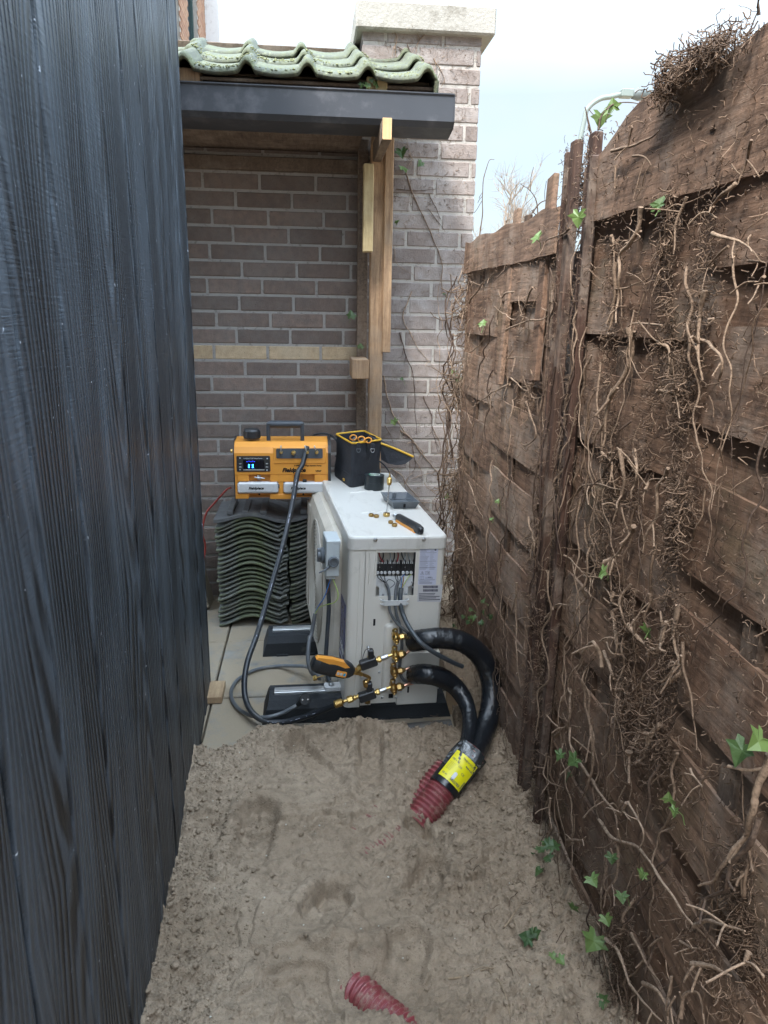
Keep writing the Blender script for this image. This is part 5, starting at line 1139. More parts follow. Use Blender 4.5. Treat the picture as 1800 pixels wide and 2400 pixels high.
b.add(rg[-1]+ins[0], [(k, (k+1) % n, n+(k+1) % n, n+k) for k in range(n)]); b.add(ins[0]+ins[1], [(k, (k+1) % n, n+(k+1) % n, n+k) for k in range(n)], True); b.add(ins[1], [tuple(range(n))])
b.build('bag_body', nylon_m, bag)
b = MB(); q = bagring(1.0, bh+.002); q.append(q[0]); b.tube(q, .0042, 8, cap=False); b.build('zip_trim', yellow_m, bag)
b = MB(); q = bagring(1.045, bh*.29); q.append(q[0]); b.tube(q, .0013, 5, cap=False); e_ = cor[1]*1.0; b.tube([Vector((e_.x*.93, e_.y*.93, z)) for z in (.004, bh*.5, bh-.006)], .0016, 5); b.build('seam', nylon_m, bag)
for zx in (443, 625):
    c = inv@(PP(ZD(zx, 395), HM@Vector((0, 0, 0))+Vector((0, B.y-HO.y-.004, 0)), Vector((0, 1, 0)))-ce)
    b = MB(); w_ = .0085; q = [c+Vector((x, -.006, z)) for x, z in ((-w_, 0), (w_, 0), (w_*.85, -.009), (w_*.45, -.0145), (-w_*.45, -.0145), (-w_*.85, -.009), (-w_, 0))]; b.tube(q, .0014, 6); b.build('d_ring', chrome_m if zx > 500 else grey_p, bag)
    b = MB(); b.box(c+Vector((-.0065, -.006, -.002)), c+Vector((.0065, .008, bh*.12)), .001); b.build('ring_tab', nylon_m, bag)
c = inv@(PP(ZD(610, 470), Vector((0, B.y-.004, 0)), Vector((0, 1, 0)))-ce); b = MB(); b.tube([c, c+Vector((-.004, -.003, -.014)), c+Vector((-.007, -.002, -.024))], [.0025, .0018, .003], 7); b.build('snap_hook', black_p, bag)
c = inv@(PP(ZD(256, 795), A+(B-A)*.5+Vector((-.003, -.003, 0)), (B-A).cross(HU))-ce); bx = inv@(B-A).normalized(); b = MB(); m_ = basis(c, bx, (0, 0, 1)); b.box((-.010, -.005, -.002), (.010, .005, .004), .001, m_); bl_ = b.build('brand_patch', yellow_m, bag)
text('Fieldpiece', .0048, basis(m_@Vector((-.009, -.0015, .0042)), m_.to_3x3()@Vector((1, 0, 0)), m_.to_3x3()@Vector((0, 1, 0))), ink_m, 'lettering', bl_, .2, .0001, .0001, 'LEFT', .8)
# lid hanging open to the right
hy = C_.y+.01; le = [P(ZD(*s), y=yy)-ce for s, yy in (((728, 330), hy), ((1155, 508), hy-.03), ((1120, 545), hy-.035), ((1045, 598), hy-.035), ((940, 612), hy-.03), ((830, 590), hy-.02), ((740, 540), hy-.005))]
le = [inv@p for p in le]
b = MB(); th_ = Vector((.0, .010, .002)); nn = len(le); b.add(le+[p+th_ for p in le], [tuple(range(nn))[::-1], tuple(range(nn, 2*nn))]+[(k, (k+1) % nn, nn+(k+1) % nn, nn+k) for k in range(nn)])
b2 = MB(); far_ = [inv@(P(ZD(*s), y=hy+.06)-ce) for s in ((560, 210), (640, 225), (800, 320), (1150, 505))]
b.add([le[0], le[1], far_[3], far_[2], far_[1], far_[0]], [(0, 1, 2, 3, 4, 5)]); b.build('lid', nylon_m, bag)
b = MB(); b.tube([le[0]+Vector((0, -.001, .002)), le[0].lerp(le[1], .5)+Vector((0, -.001, .005)), le[1]+Vector((0, 0, .002))], .0048, 8); b.build('lid_zip', yellow_m, bag)
b = MB(); b.tube(spline([le[0]+Vector((0, -.004, 0)), le[0]+Vector((.004, -.006, -.012)), le[0]+Vector((.003, -.005, -.026)), le[0]+Vector((-.002, -.003, -.034))], 5), .0018, 6); b.tube(spline([inv@(P(ZD(700, 550), y=hy-.01)-ce), inv@(P(ZD(770, 600), y=hy-.02)-ce), inv@(P(ZD(830, 680), y=hy-.02)-ce), inv@(P(ZD(860, 750), y=hy-.02)-ce)], 5), .0032, 6); b.build('strap', nylon_m, bag)
# tool handles poking out of the bag
for k, (s, lb_) in enumerate((((375, 245), 'pair of orange handled pliers at the left inside the open tool bag'), ((480, 265), 'middle orange ring handle poking up inside the open tool bag'), ((570, 280), 'dark handled tool with orange edge at the right inside the bag'))):
    c = P(ZD(*s), y=B.y+.045); e = tag(empty('pliers', c), lb_, 'hand tool'); b = MB()
    q = [Vector((.014*math.cos(t_), .003*math.sin(t_*2), .011*math.sin(t_)-.002)) for t_ in [math.pi*2*j/16 for j in range(17)]]; b.tube(q, .0032, 8); b.build('orange_handle', orange_m if k < 3 else black_p, e)
    b = MB(); b.tube([(0, .006, -.05), (.004, .004, -.01), (.01, .006, .004 if k == 2 else -.004)], [.006, .008, .006], 8); b.build('tool_shank', black_p if k == 2 else grey_p, e)
# tape rolls
c = TP(ZD(652, 940)); cl = TP(ZD(525, 925)); cr_ = TP(ZD(775, 925)); rr_ = (cr_-cl).length/2; top_ = P(ZD(652, 840), y=c.y).z; th_ = (P(ZD(525, 770), y=cl.y).z-cl.z)*1.2; print('tape', rr_, th_)
tr = tag(empty('tape_roll', c+Vector((0, rr_*.8, 0)), HE), 'thick roll of black tape with green printed core in front of the tool bag', 'tape roll')
b = MB(); b.lathe([(rr_, 0), (rr_, th_*.495), (rr_*.985, th_*.5), (rr_, th_*.505), (rr_, th_-.001), (rr_-.002, th_), (rr_*.58, th_), (rr_*.58, 0)], (0, 0, 0), (0, 0, 1), 40); b.build('tape', simple('pvc_tape', (.016, .022, .026), .35), tr)
b = MB(); b.lathe([(rr_*.58, th_+.0003), (rr_*.56, th_+.0008), (rr_*.47, th_+.0008), (rr_*.45, th_-.02), (rr_*.45, 0)], (0, 0, 0), (0, 0, 1), 32); co = b.build('core', tapewhite_m, tr)
b = MB(); b.prism([(u, v-.0*rr_) for u, v in [(rr_*.56*math.cos(R(a)), rr_*.56*math.sin(R(a))) for a in range(150, 262, 8)]+[(rr_*.47*math.cos(R(a)), rr_*.47*math.sin(R(a))) for a in range(262, 150, -8)]], lambda u, v, h: Vector((u, v, h)), th_+.0009, th_+.0012); b.build('green_print', tapegreen_m, co)
# valve core tool standing upright
c = TP(ZD(806, 1270)); vt = tag(empty('valve_core_tool', c, HE), 'upright brass valve core tool on a thin steel rod', 'valve tool')
zz = lambda y: P(ZD(815, y), y=c.y).z-c.z
b = MB(); b.lathe([(.006, 0), (.0125, .001), (.013, .004), (.013, .010), (.0115, .0125), (.005, .013), (.003, .013)], (0, 0, 0), (0, 0, 1), 20); b.build('base_nut', brass_m, vt)
b = MB(); b.tube([(0, 0, .010), (.0045, 0, zz(865))], .0020, 10); b.build('rod', chrome_m, vt)
b = MB(); z_ = zz(865); hh = zz(768)-z_
pf_ = [(.006, 0), (.0082, .001), (.0082, hh*.3), (.0095, hh*.33)]+[(.0102 if k % 2 else .0094, hh*(.34+.05*k)) for k in range(12)]+[(.007, hh*.96), (.0045, hh*1.0), (.0035, hh*1.25), (.0015, hh*1.45), (.0008, hh*1.8)]
b.lathe(pf_, (.0045, 0, z_), (0, 0, 1), 20); b.build('knurled_grip', brass_m, vt)
# grey cover lying upside down
pts4 = [TP(ZD(*s), .030) for s in ((732, 958), (1080, 958), (1237, 1085), (888, 1092))]; c = sum((p for p in pts4), Vector())/4-HU*.030
cvr = tag(empty('grey_cover', c, HE), 'upturned dark grey plastic box cover lying on the heat pump', 'cover'); loc4 = [inv@(p-c) for p in pts4]
b = MB(); lo4 = [Vector((p.x*.80, p.y*.80, 0)) for p in loc4]; hi4 = [Vector((p.x, p.y, .030)) for p in loc4]; hi4i = [Vector((p.x*.955, p.y*.955, .030)) for p in loc4]; lo4i = [Vector((p.x*.77, p.y*.77, .004)) for p in loc4]
for a, q in ((lo4, hi4), (hi4, hi4i), (hi4i, lo4i)): b.add(a+q, [(k, (k+1) % 4, 4+(k+1) % 4, 4+k) for k in range(4)])
b.add(lo4i, [(0, 1, 2, 3)]); b.add(lo4, [(3, 2, 1, 0)])
m0, m1_ = (hi4i[0]+hi4i[3])/2, (hi4i[1]+hi4i[2])/2
for f in (.36,): a, q = hi4i[0].lerp(hi4i[3], f+.1), hi4i[1].lerp(hi4i[2], f+.1); b.tube([Vector((a.x*.85, a.y*.85, .02)), Vector((q.x*.85, q.y*.85, .02))], .0022, 5)
a, q = hi4i[3].lerp(hi4i[2], .45), hi4i[0].lerp(hi4i[1], .55); b.tube([Vector((a.x*.9, a.y*.9, .024)), Vector((q.x*.3+a.x*.55, q.y*.3+a.y*.55, .02))], .0022, 5)
b.build('tray', grey_p, cvr); pq = inv@(TP(ZD(905, 1030), .012)-c); b = MB(); b.lathe([(.0085, 0), (.0075, .026), (.0075, .028), (.0045, .028), (.0045, .02), (0, .02)], (pq.x, pq.y, .004), (0, 0, 1), 16); b.build('post_socket', grey_p, cvr)
b = MB(); a = hi4[3].lerp(hi4[2], .45)*.93; b.box((a.x-.004, a.y-.004, .008), (a.x+.004, a.y+.002, .021)); b.build('notch', hole_m, cvr)
# loose brass caps
for k, (s, big, lb_) in enumerate((((607, 1272), 1, 'leftmost loose brass cap nut on the heat pump lid'), ((676, 1286), 1, 'second loose brass cap nut, touching the leftmost one'), ((860, 1365), .9, 'loose brass cap nut behind its twin, near the orange screwdriver'), ((910, 1402), 1, 'frontmost loose brass cap nut near the orange screwdriver'))):
    c = TP(ZD(*s)); rr = .0092*big; b = MB(); b.lathe([(0, 0), (rr*.9, 0), (rr, .001), (rr, .0095), (rr*.92, .0105), (rr*.62, .0105), (rr*.6, .003), (0, .003)], (0, 0, 0), (0, 0, 1), 18)
    for j in range(18): a = 2*math.pi*j/18; b.box((rr*math.cos(a)-.0006, rr*math.sin(a)-.0006, .002), (rr*math.cos(a)+.0006, rr*math.sin(a)+.0006, .009))
    o = b.build('brass_cap', dbrass_m); o.location = c; o.rotation_euler = HE; tag(o, lb_, 'brass cap', 'loose brass caps')
# stubby screwdriver / ratchet handle
a = TP(ZD(912, 1262), .012); q = TP(ZD(1245, 1452), .014); e = tag(empty('ratchet_driver', a), 'black and orange ratchet screwdriver handle lying on the heat pump', 'screwdriver'); d = (q-a); LL = d.length; mm = basis((0, 0, 0), d, HU)
b = MB(); b.lathe([(.003, 0), (.0085, .001), (.009, .004), (.0078, .006), (.009, .009), (.0078, .012), (.0088, .016), (.006, .022), (.005, .026)], (0, 0, 0), d, 16); b.build('chrome_chuck', chrome_m, e)
b = MB(); sect(b, [(.020, .007, .006), (.026, .012, .010), (.034, .0155, .0125), (LL*.6, .0165, .0135), (LL*.92, .0175, .014), (LL*1.02, .014, .012), (LL*1.06, .007, .006)], mm, 20, 2.8); b.build('handle', black_p, e)
b = MB(); sy = -1 if (mm.to_3x3()@Vector((0, 1, 0))).y > 0 else 1
b.prism([(.040, .004*sy), (.036, .013*sy), (.05, .0168*sy), (LL*.95, .0182*sy), (LL*.86, .003*sy)], lambda u, v, h: mm@Vector((u, v, h)), .0, .0142); b.build('orange_grip', orange_m, e)
b = MB(); m_ = Matrix.Translation((-.56, 3.42, .0))@Matrix.Rotation(R(-14), 4, 'Y')@Matrix.Rotation(R(-8), 4, 'X'); b.box((0, 0, 0), (.05, .16, .30), .004, m_); tag(b.build('concrete_slab', paver_m), 'grey slab piece leaning between the black shed corner and the tile stack', 'slab')
# wood off-cuts
a = P(Z4(-45, 345), z=.028); c = P(Z4(68, 345), z=.028); f_ = P(Z4(60, 440), z=.028); b = MB(); b.box((c.x-.45, f_.y+.005, .002), (c.x, c.y, .030), .002); tag(b.build('wood_offcut', ply_m), 'pale board off-cut lying on the paving beside the black shed', 'board')
a = P(Z4(1316, 600), z=.0); b = MB(); m_ = Matrix.Translation((a.x+.0, a.y+.08, .0))@Matrix.Rotation(R(-12), 4, 'X'); b.box((0, 0, -.02), (.062, .012, .135), .002, m_); tag(b.build('wood_offcut', ply_m), 'upright piece of plywood between the rubber foot and the black pipes', 'board')
# ================= ivy =================
XS = FX-.027
def fp(s, o=.004): return P(s, x=XS-o)
def wob(pts, amp, n=6, lift=0.):
    sp_ = spline(pts, n); out = []; ph = [random.uniform(0, 6.28) for _ in range(6)]; f1 = random.uniform(30, 60)
    d = 0
    for i, p in enumerate(sp_):
        if i: d += (p-sp_[i-1]).length
        out.append(p+Vector((amp*(math.sin(d*f1+ph[0])+.5*math.sin(d*f1*2.3+ph[1])), amp*(math.sin(d*f1*.8+ph[2])+.5*math.sin(d*f1*2.1+ph[3])), amp*(math.sin(d*f1*.7+ph[4])))))
    return out
def taper(n, r0, r1): return [(r0+(r1-r0)*i/(n-1))*(1+random.uniform(-.14, .14)) for i in range(n)]
USED = set(); ALLL = set()
ORD = 'top second third fourth fifth sixth seventh eighth ninth tenth eleventh twelfth thirteenth fourteenth lowest'.split()
def describe(p0, p1, r, tint, where=None):
    mid = (p0+p1)/2; d = p1-p0; row = max(0, min(14, int((1.70-mid.z)/.1215)+(1 if mid.z < 1.70 else 0)))
    th = 'hair thin' if r < .0017 else 'thin' if r < .0028 else 'slender' if r < .004 else 'stout' if r < .0058 else 'thick'; tn = 'pale' if tint > .66 else 'brown' if tint > .33 else 'dark'
    rn = abs(d.z)/(abs(d.y)+1e-4); sh = 'hanging upright' if rn > 2.5 else 'lying level' if rn < .5 else 'leaning forward' if (d.y*d.z > 0) else 'leaning back'
    ln = 'short' if d.length < .10 else 'long'
    if where: return '%s %s vine %s, %s' % (th, tn, sh, where)
    if mid.y < 1.85: w_ = 'by the post' if mid.y > 1.6 else 'left of centre' if mid.y > 1.38 else 'mid panel' if mid.y > 1.15 else 'nearest the viewer'; return '%s %s %s vine %s on %s board of nearest fence, %s' % (ln, th, tn, sh, ORD[row], w_)
    w_ = 'by the posts' if mid.y < 2.25 else 'mid panel' if mid.y < 2.7 else 'toward the pier'; return '%s %s %s vine %s on %s board of farther fence, %s' % (ln, th, tn, sh, ORD[row], w_)
def stem(Z, pts, r, label, grp=None, m=None, off=.004, r1=None, side=2, amp=.0022, proj=None, name='dead_vine', tint=None):
    r *= .78
    prj = proj or (lambda s: fp(s, off+random.uniform(-.002, .010))); w3 = [prj(Z(*p)) for p in pts]; O = w3[0].copy(); w3 = [p-O for p in w3]
    b = MB(); b.tint = random.uniform(.3, 1.) if tint is None else tint; q = wob(w3, amp); b.tube(q, taper(len(q), r, r1 or r*.32), 7)
    for k in range(side):
        i = random.randrange(2, len(q)-1); L_ = random.uniform(.02, .06); d = Vector((random.uniform(-.5, .1), random.gauss(0, 1), random.gauss(-.2, 1))).normalized()
        t_ = [q[i], q[i]+d*L_*.5+Vector((-.004, 0, 0)), q[i]+d*L_+Vector((random.uniform(-.01, 0), 0, random.uniform(-.015, .01)))]; b.tube(wob(t_, amp*.6, 4), r*.42, 5)
    if label in (near_l, far_l): label = describe(O, O+q[-1], r, b.tint); USED.add(label)
    if label in ALLL: label = 'crooked '+label if len(label.split()) < 16 else label.replace('short', 'crooked', 1).replace('long ', 'crooked ', 1)
    ALLL.add(label); o = b.build(name, m or stem_m); o.location = O; return tag(o, label, 'dead vine', grp)
near_l = 'dead brown ivy stem clinging to the nearest woven fence'; far_l = 'dead brown ivy stem clinging to the farther woven fence'
gn, gf = 'dead ivy stems on the nearest fence', 'dead ivy stems on the farther fence'
S5 = [([(1010, 410), (960, 560), (900, 660), (885, 760), (880, 900), (870, 1010)], .0062, 'thick pale ivy stem slanting down from the gap under the top fence board'),
 ([(1500, 290), (1440, 340), (1370, 390), (1355, 430), (1400, 460)], .0045, 'hooked pale ivy stem in the dark gap below the top board at right'), ([(1380, 540), (1450, 580), (1510, 600), (1590, 640)], .004, 0),
 ([(870, 700), (860, 850), (850, 1000), (830, 1080)], .006, 0), ([(1290, 1100), (1360, 1115), (1410, 1170), (1415, 1260), (1390, 1330), (1410, 1360)], .0042, 'pale ivy stem bent like a question mark on the nearest fence'),
 ([(940, 1030), (945, 1180), (890, 1330), (830, 1440), (800, 1650)], .009, 'thickest ivy trunk running down beside the posts on the nearest fence'), ([(870, 830), (950, 820), (1010, 800)], .003, 0), ([(850, 120), (900, 112), (960, 95), (1020, 60), (1100, 8)], .005, 'long ivy root lying along the top board near the post'),
 ([(1450, 620), (1370, 690), (1320, 750)], .003, 0), ([(1110, 1030), (960, 1010), (900, 1110)], .003, 0), ([(1090, 1125), (1140, 1150), (1130, 1290)], .0045, 0), ([(960, 1060), (940, 1160), (1000, 1300)], .0035, 0), ([(960, 150), (1010, 155), (1040, 200)], .0035, 0),
 ([(1090, 1355), (1150, 1370), (1200, 1395)], .004, 0), ([(1360, 1000), (1420, 990)], .0035, 0), ([(1000, 540), (940, 600), (1000, 560), (920, 515)], .003, 0), ([(1640, 760), (1610, 800), (1600, 850)], .004, 0), ([(1560, 690), (1610, 700), (1640, 710)], .003, 0), ([(850, 560), (860, 700)], .005, 0),
 ([(1330, 850), (1310, 1000), (1300, 1180), (1310, 1300)], .0055, 0), ([(1240, 350), (1180, 500), (1160, 660)], .004, 0), ([(1580, 60), (1540, 190), (1500, 300)], .0035, 0), ([(870, 200), (868, 350)], .0035, 0)]
for pts, r, lb_ in S5: stem(Z5, pts, r, lb_ or near_l, None if lb_ else gn)
S5f = [([(340, 850), (280, 870), (270, 930), (250, 1030)], .0042), ([(300, 1050), (380, 1010), (480, 990), (560, 960), (600, 920)], .004), ([(110, 910), (160, 830), (240, 750)], .005), ([(110, 1160), (160, 1130), (210, 1010)], .004),
 ([(320, 1330), (230, 1370), (140, 1440), (105, 1490), (130, 1550)], .0042), ([(410, 1420), (430, 1500), (450, 1600), (400, 1650)], .0045), ([(640, 520), (560, 560), (490, 600)], .004), ([(310, 1195), (360, 1185), (420, 1195)], .0035), ([(280, 960), (340, 990), (400, 960)], .003), ([(440, 830), (380, 960), (410, 990)], .0035), ([(330, 1300), (400, 1360), (460, 1400), (520, 1380)], .003), ([(490, 1400), (480, 1460), (500, 1550)], .0035), ([(540, 850), (530, 1000)], .003), ([(430, 1250), (440, 1330), (380, 1340)], .003)]
for pts, r in S5f: stem(Z5, pts, r, far_l, gf)
S6 = [([(620, 290), (690, 200), (760, 190), (830, 200), (890, 210)], .0045, 0), ([(895, 0), (910, 150), (900, 250), (860, 380)], .0065, 0), ([(1140, 100), (1090, 220), (1080, 340), (1030, 440), (1020, 540)], .005, 0), ([(960, 400), (940, 440), (890, 540), (850, 600), (840, 750)], .006, 0),
 ([(1215, 1000), (1240, 1200), (1260, 1350), (1285, 1560)], .004, 'long thin straight ivy stem hanging down the middle of the nearest fence'), ([(800, 1140), (790, 1060), (760, 1015), (725, 1020), (690, 1100), (640, 1180), (600, 1300)], .0068, 'thick pale ivy stem shaped like an upside down hook near the ground'),
 ([(550, 1490), (620, 1450), (690, 1440)], .0055, 'short cut ivy stump pointing left near the bottom of the post'), ([(800, 1060), (850, 1150), (880, 1220), (905, 1270)], .005, 0), ([(700, 380), (740, 560), (770, 680)], .0038, 0), ([(510, 880), (560, 820), (640, 810)], .0048, 'forked pale twig crossing the dark post at mid height'), ([(1115, 1240), (1180, 1190), (1215, 1110), (1225, 1060)], .0058, 0),
 ([(860, 740), (855, 790), (900, 840)], .0055, 0), ([(630, 1250), (635, 1380), (620, 1500), (670, 1600)], .004, 0), ([(690, 1200), (720, 1350), (750, 1500), (760, 1650)], .0055, 0), ([(1015, 220), (1040, 170), (1110, 155)], .004, 0), ([(800, 30), (850, 80), (840, 180)], .005, 0), ([(820, 590), (880, 560)], .008, 'cut end of a thick ivy branch sticking out between two boards'), ([(700, 660), (800, 680)], .004, 0), ([(850, 850), (870, 1000), (880, 1120)], .006, 0), ([(1050, 750), (1040, 820)], .005, 0), ([(940, 910), (1010, 1010), (1070, 1050)], .006, 0),
 ([(600, 560), (660, 600), (720, 660)], .0035, 0), ([(1190, 820), (1170, 1000), (1215, 1180)], .0065, 0), ([(1130, 900), (1100, 1040), (1060, 1080)], .006, 0), ([(1090, 1440), (1040, 1530), (1010, 1600)], .007, 0), ([(970, 0), (985, 120), (960, 230)], .005, 0)]
for pts, r, lb_ in S6: stem(Z6, pts, r, lb_ or near_l, None if lb_ else gn)
S6f = [([(420, 360), (430, 440), (450, 520), (450, 700)], .0042), ([(480, 380), (460, 460), (400, 470)], .004), ([(410, 820), (420, 880), (445, 920)], .0038), ([(400, 900), (410, 1000), (435, 1080)], .003), ([(360, 700), (350, 900), (360, 1100), (370, 1240)], .004), ([(110, 170), (150, 300), (180, 360)], .0035), ([(280, 550), (260, 650), (290, 700)], .003), ([(210, 730), (290, 690)], .003), ([(360, 1050), (400, 1080), (440, 1150), (430, 1200)], .0035), ([(90, 440), (130, 560), (125, 670)], .0035), ([(320, 860), (370, 740)], .0035)]
for pts, r in S6f: stem(Z6, pts, r, far_l, gf, off=.012)
S7 = [([(690, 200), (800, 370), (870, 480), (882, 620)], .0048, 0), ([(880, 620), (880, 730), (830, 850), (810, 950)], .0042, 0), ([(780, 490), (860, 590), (960, 620), (1050, 720), (1150, 850), (1220, 970), (1290, 1060), (1390, 1160)], .0052, 'longest pale ivy stem running diagonally down the foot of the nearest fence'),
 ([(820, 1100), (890, 1200), (930, 1300), (1000, 1420), (1110, 1540)], .0058, 'pale ivy stem arching down across the lowest fence board'), ([(950, 1080), (1000, 1170), (1060, 1280), (1110, 1360)], .0048, 0), ([(1659, 150), (1600, 350), (1590, 450), (1540, 560), (1450, 680), (1390, 800), (1300, 832)], .0075, 'thick dark ivy trunk leaning out at the lower right of the fence'),
 ([(1610, 480), (1560, 620), (1480, 720), (1440, 830), (1350, 900), (1300, 990)], .0062, 'pale knobbly ivy branch just below the dark trunk at lower right'), ([(1000, 1325), (1080, 1370), (1130, 1450), (1150, 1540)], .006, 0), ([(1260, 1240), (1370, 1240), (1480, 1300)], .0065, 0), ([(530, 380), (520, 460), (540, 530), (510, 570)], .0052, 0), ([(530, 780), (560, 920), (600, 1040)], .0048, 0), ([(1270, 1050), (1350, 1020), (1450, 1030), (1530, 1060)], .005, 0),
 ([(1530, 760), (1520, 880), (1590, 600)], .006, 0), ([(940, 400), (1010, 530), (985, 640)], .0035, 0), ([(610, 630), (650, 560), (660, 460)], .0045, 0), ([(900, 390), (865, 460)], .0045, 0), ([(930, 410), (890, 470)], .0045, 0), ([(1260, 230), (1300, 300), (1320, 330)], .003, 0), ([(620, 600), (690, 590), (720, 575)], .0045, 0), ([(510, 150), (500, 260), (600, 330)], .004, 0), ([(1210, 1500), (1220, 1400), (1290, 1390), (1310, 1480)], .005, 0), ([(1200, 1120), (1250, 1150), (1300, 1160)], .0035, 0), ([(1140, 1400), (1150, 1300), (1135, 1480)], .0045, 0), ([(1570, 1180), (1540, 1250)], .006, 0), ([(940, 130), (945, 165)], .009, 'short thick sawn ivy stub pointing at the viewer, low on fence'), ([(740, 0), (750, 150), (730, 300), (700, 370)], .0055, 0), ([(630, 10), (640, 100), (660, 200)], .004, 0)]
for pts, r, lb_ in S7: stem(Z7, pts, r, lb_ or near_l, None if lb_ else gn, off=.012, m=dstem_m if lb_ and 'dark trunk' in lb_ else None)
# wandering thinner stems
def wander(Y, z, L_, r, dz=-1, sd=.5):
    p = Vector((XS-.004, Y, z)); q = [p.copy()]; d = Vector((0, random.gauss(0, .35), dz)).normalized()
    for k in range(int(L_/.035)+2):
        d = (d+Vector((0, random.gauss(0, sd), random.gauss(0, sd*.6)+dz*.25))).normalized(); p = p+d*.035; p.x = XS-.003-random.uniform(0, .014); q.append(p.copy())
    return q
for k in range(125):
    nearp = random.random() < .62
    Y = random.uniform(.75, 1.75) if nearp else random.uniform(2.0, 3.08)
    if nearp and random.random() < .65: Y = random.choice((1.27, 1.70, 1.02, 1.58))+random.gauss(0, .05)
    z = random.uniform(.15, 1.62)
    q = wander(Y, z, random.uniform(.2, .6), 0, sd=.32); O = q[0].copy(); r = random.choice((.0012, .0016, .0022, .003)); b = MB(); b.tint = random.random(); q = wob([p-O for p in q], .002, 4); b.tube(q, taper(len(q), r, r*.25), 5)
    lb_ = describe(O, O+q[-1], r, b.tint)
    if lb_ in USED: continue
    USED.add(lb_); o = b.build('dead_vine', random.choice((stem_m, stem_m, dstem_m))); o.location = O; tag(o, lb_, 'dead vine', gn if nearp else gf)
# furry columns of aerial roots and tangles
def curl(b, p, L_, r, d=None, seg=4, sides=3, sd=.55, xmax=None):
    d = d or Vector((random.gauss(-.5, .5), random.gauss(0, .8), random.gauss(-.2, .8))).normalized(); q = [Vector(p)]
    for k in range(seg):
        d = (d+Vector((random.gauss(0, sd), random.gauss(0, sd), random.gauss(0, sd)))).normalized(); n_ = q[-1]+d*L_/seg
        if xmax: n_.x = min(n_.x, xmax)
        q.append(n_)
    b.tube(q, r, sides, cap=False)
b = MB()
def zone(s, o=0): q = P(s, x=XS); return q.y, q.z
COLS = [[Z5(1345, 380), Z5(1340, 600), Z5(1340, 900), Z5(1230, 1150), Z5(1230, 1400), Z6(1190, 130), Z6(1200, 330), Z6(1150, 560), Z6(1120, 780), Z6(1190, 980), Z6(1120, 1200), Z6(1090, 1450), Z7(1100, 80), Z7(1180, 300)],
        [Z5(860, 560), Z5(850, 760), Z5(850, 1000), Z5(800, 1260), Z5(830, 1500), Z6(830, 60), Z6(850, 250), Z6(760, 500), Z6(850, 640), Z6(900, 860), Z6(930, 1000), Z6(910, 1250), Z6(930, 1450), Z7(930, 30), Z7(1000, 260)],
        [Z5(1130, 480), Z5(1130, 800), Z5(1120, 1100), Z6(1000, 60), Z6(960, 330)], [Z6(470, 0), Z6(480, 300), Z6(430, 650), Z6(470, 900), Z6(480, 1300)],
        [Z7(880, 1050), Z7(900, 1300), Z7(860, 1500)], [Z7(1520, 700), Z7(1500, 1000), Z7(1600, 1300)]]
cz_ = [[zone(s) for s in c] for c in COLS]
for k in range(15000):
    u = random.random()
    if u < .40:
        c = random.choice(cz_[:2]+cz_); i = random.randrange(len(c)-1); t_ = random.random(); Y = c[i][0]*(1-t_)+c[i+1][0]*t_+random.gauss(0, .022); z = c[i][1]*(1-t_)+c[i+1][1]*t_+random.gauss(0, .03)
    elif u < .82: Y = random.uniform(.62, 1.78); z = random.uniform(.0, 1.84)
    else: Y = random.uniform(1.98, 3.1); z = random.uniform(.05, 1.68)
    b.tint = random.random(); L_ = min(.05, random.expovariate(1/.010)+.004)
    curl(b, (XS+random.uniform(-.004, .010), Y, z), L_, random.uniform(.0005, .0012), seg=3)
tag(b.build('ivy_rootlets', root_m), 'thousands of short dry aerial rootlets of dead ivy stuck all over the fence boards', 'ivy rootlets', kind='stuff')
def tangle(c, rad, n, L_, r, label, m=root_m, cat='root tangle', grp=None, d=None, name='root_tangle', sd=.5):
    d = d or Vector((-.15, 0, -.8)); b = MB()
    for k in range(n):
        p = Vector([max(-1.9, min(1.9, random.gauss(0, 1)))*v_ for v_ in rad]); b.tint = random.random(); curl(b, p, L_*random.uniform(.4, 1.3), r*random.uniform(.5, 1.5), seg=6, sides=4, sd=sd, d=(d+Vector((random.gauss(0, .45), random.gauss(0, .6), random.gauss(0, .5)))).normalized(), xmax=.03)
    o = b.build(name, m); o.location = c; return tag(o, label, cat, grp)
for s, ry, rz_, n, lb_ in ((Z6(1200, 300), .020, .05, 300, 'bushy root tangle high on the middle column of the nearest fence'), (Z6(920, 900), .028, .035, 260, 'bushy root tangle in the middle of the nearest fence beside the green leaf'), (Z5(1220, 1260), .022, .05, 240, 'dark root tangle in the notch between two boards, upper right'), (Z6(930, 1350), .02, .045, 260, 'shaggy root tangle low on the nearest fence'), (Z7(1380, 1300), .05, .02, 260, 'wide root tangle near the bottom right corner'), (Z7(890, 1060), .02, .03, 200, 'small curly root tangle beside the big pale leaf'), (Z5(1130, 520), .015, .045, 170, 'stringy root tangle in the gap under the top board'),
                           (Z6(1120, 1150), .02, .05, 200, 'root tangle on the right column above the lower boards'), (Z7(1060, 60), .03, .04, 200, 'root tangle crowding the lower middle of the fence'), (Z6(430, 470), .02, .03, 120, 'small pale root tangle on the far side of the posts'), (Z5(430, 1390), .03, .02, 120, 'radiating root tangle on the upper farther fence')):
    tangle(fp(s, .004), (.006, ry, rz_), int(n*.62), .036, .0008, lb_)
# big clump on top of the near fence
c = P(ZO(1520, 118), x=.615)
tangle(c, (.010, .060, .012), 800, .034, .0007, 'big hanging clump of dry ivy roots on top of the nearest fence', name='root_clump'); tangle(P(ZO(1445, 175), x=.61), (.012, .018, .02), 260, .03, .0008, 'smaller hanging tuft of roots at the end of the big clump', name='root_clump')
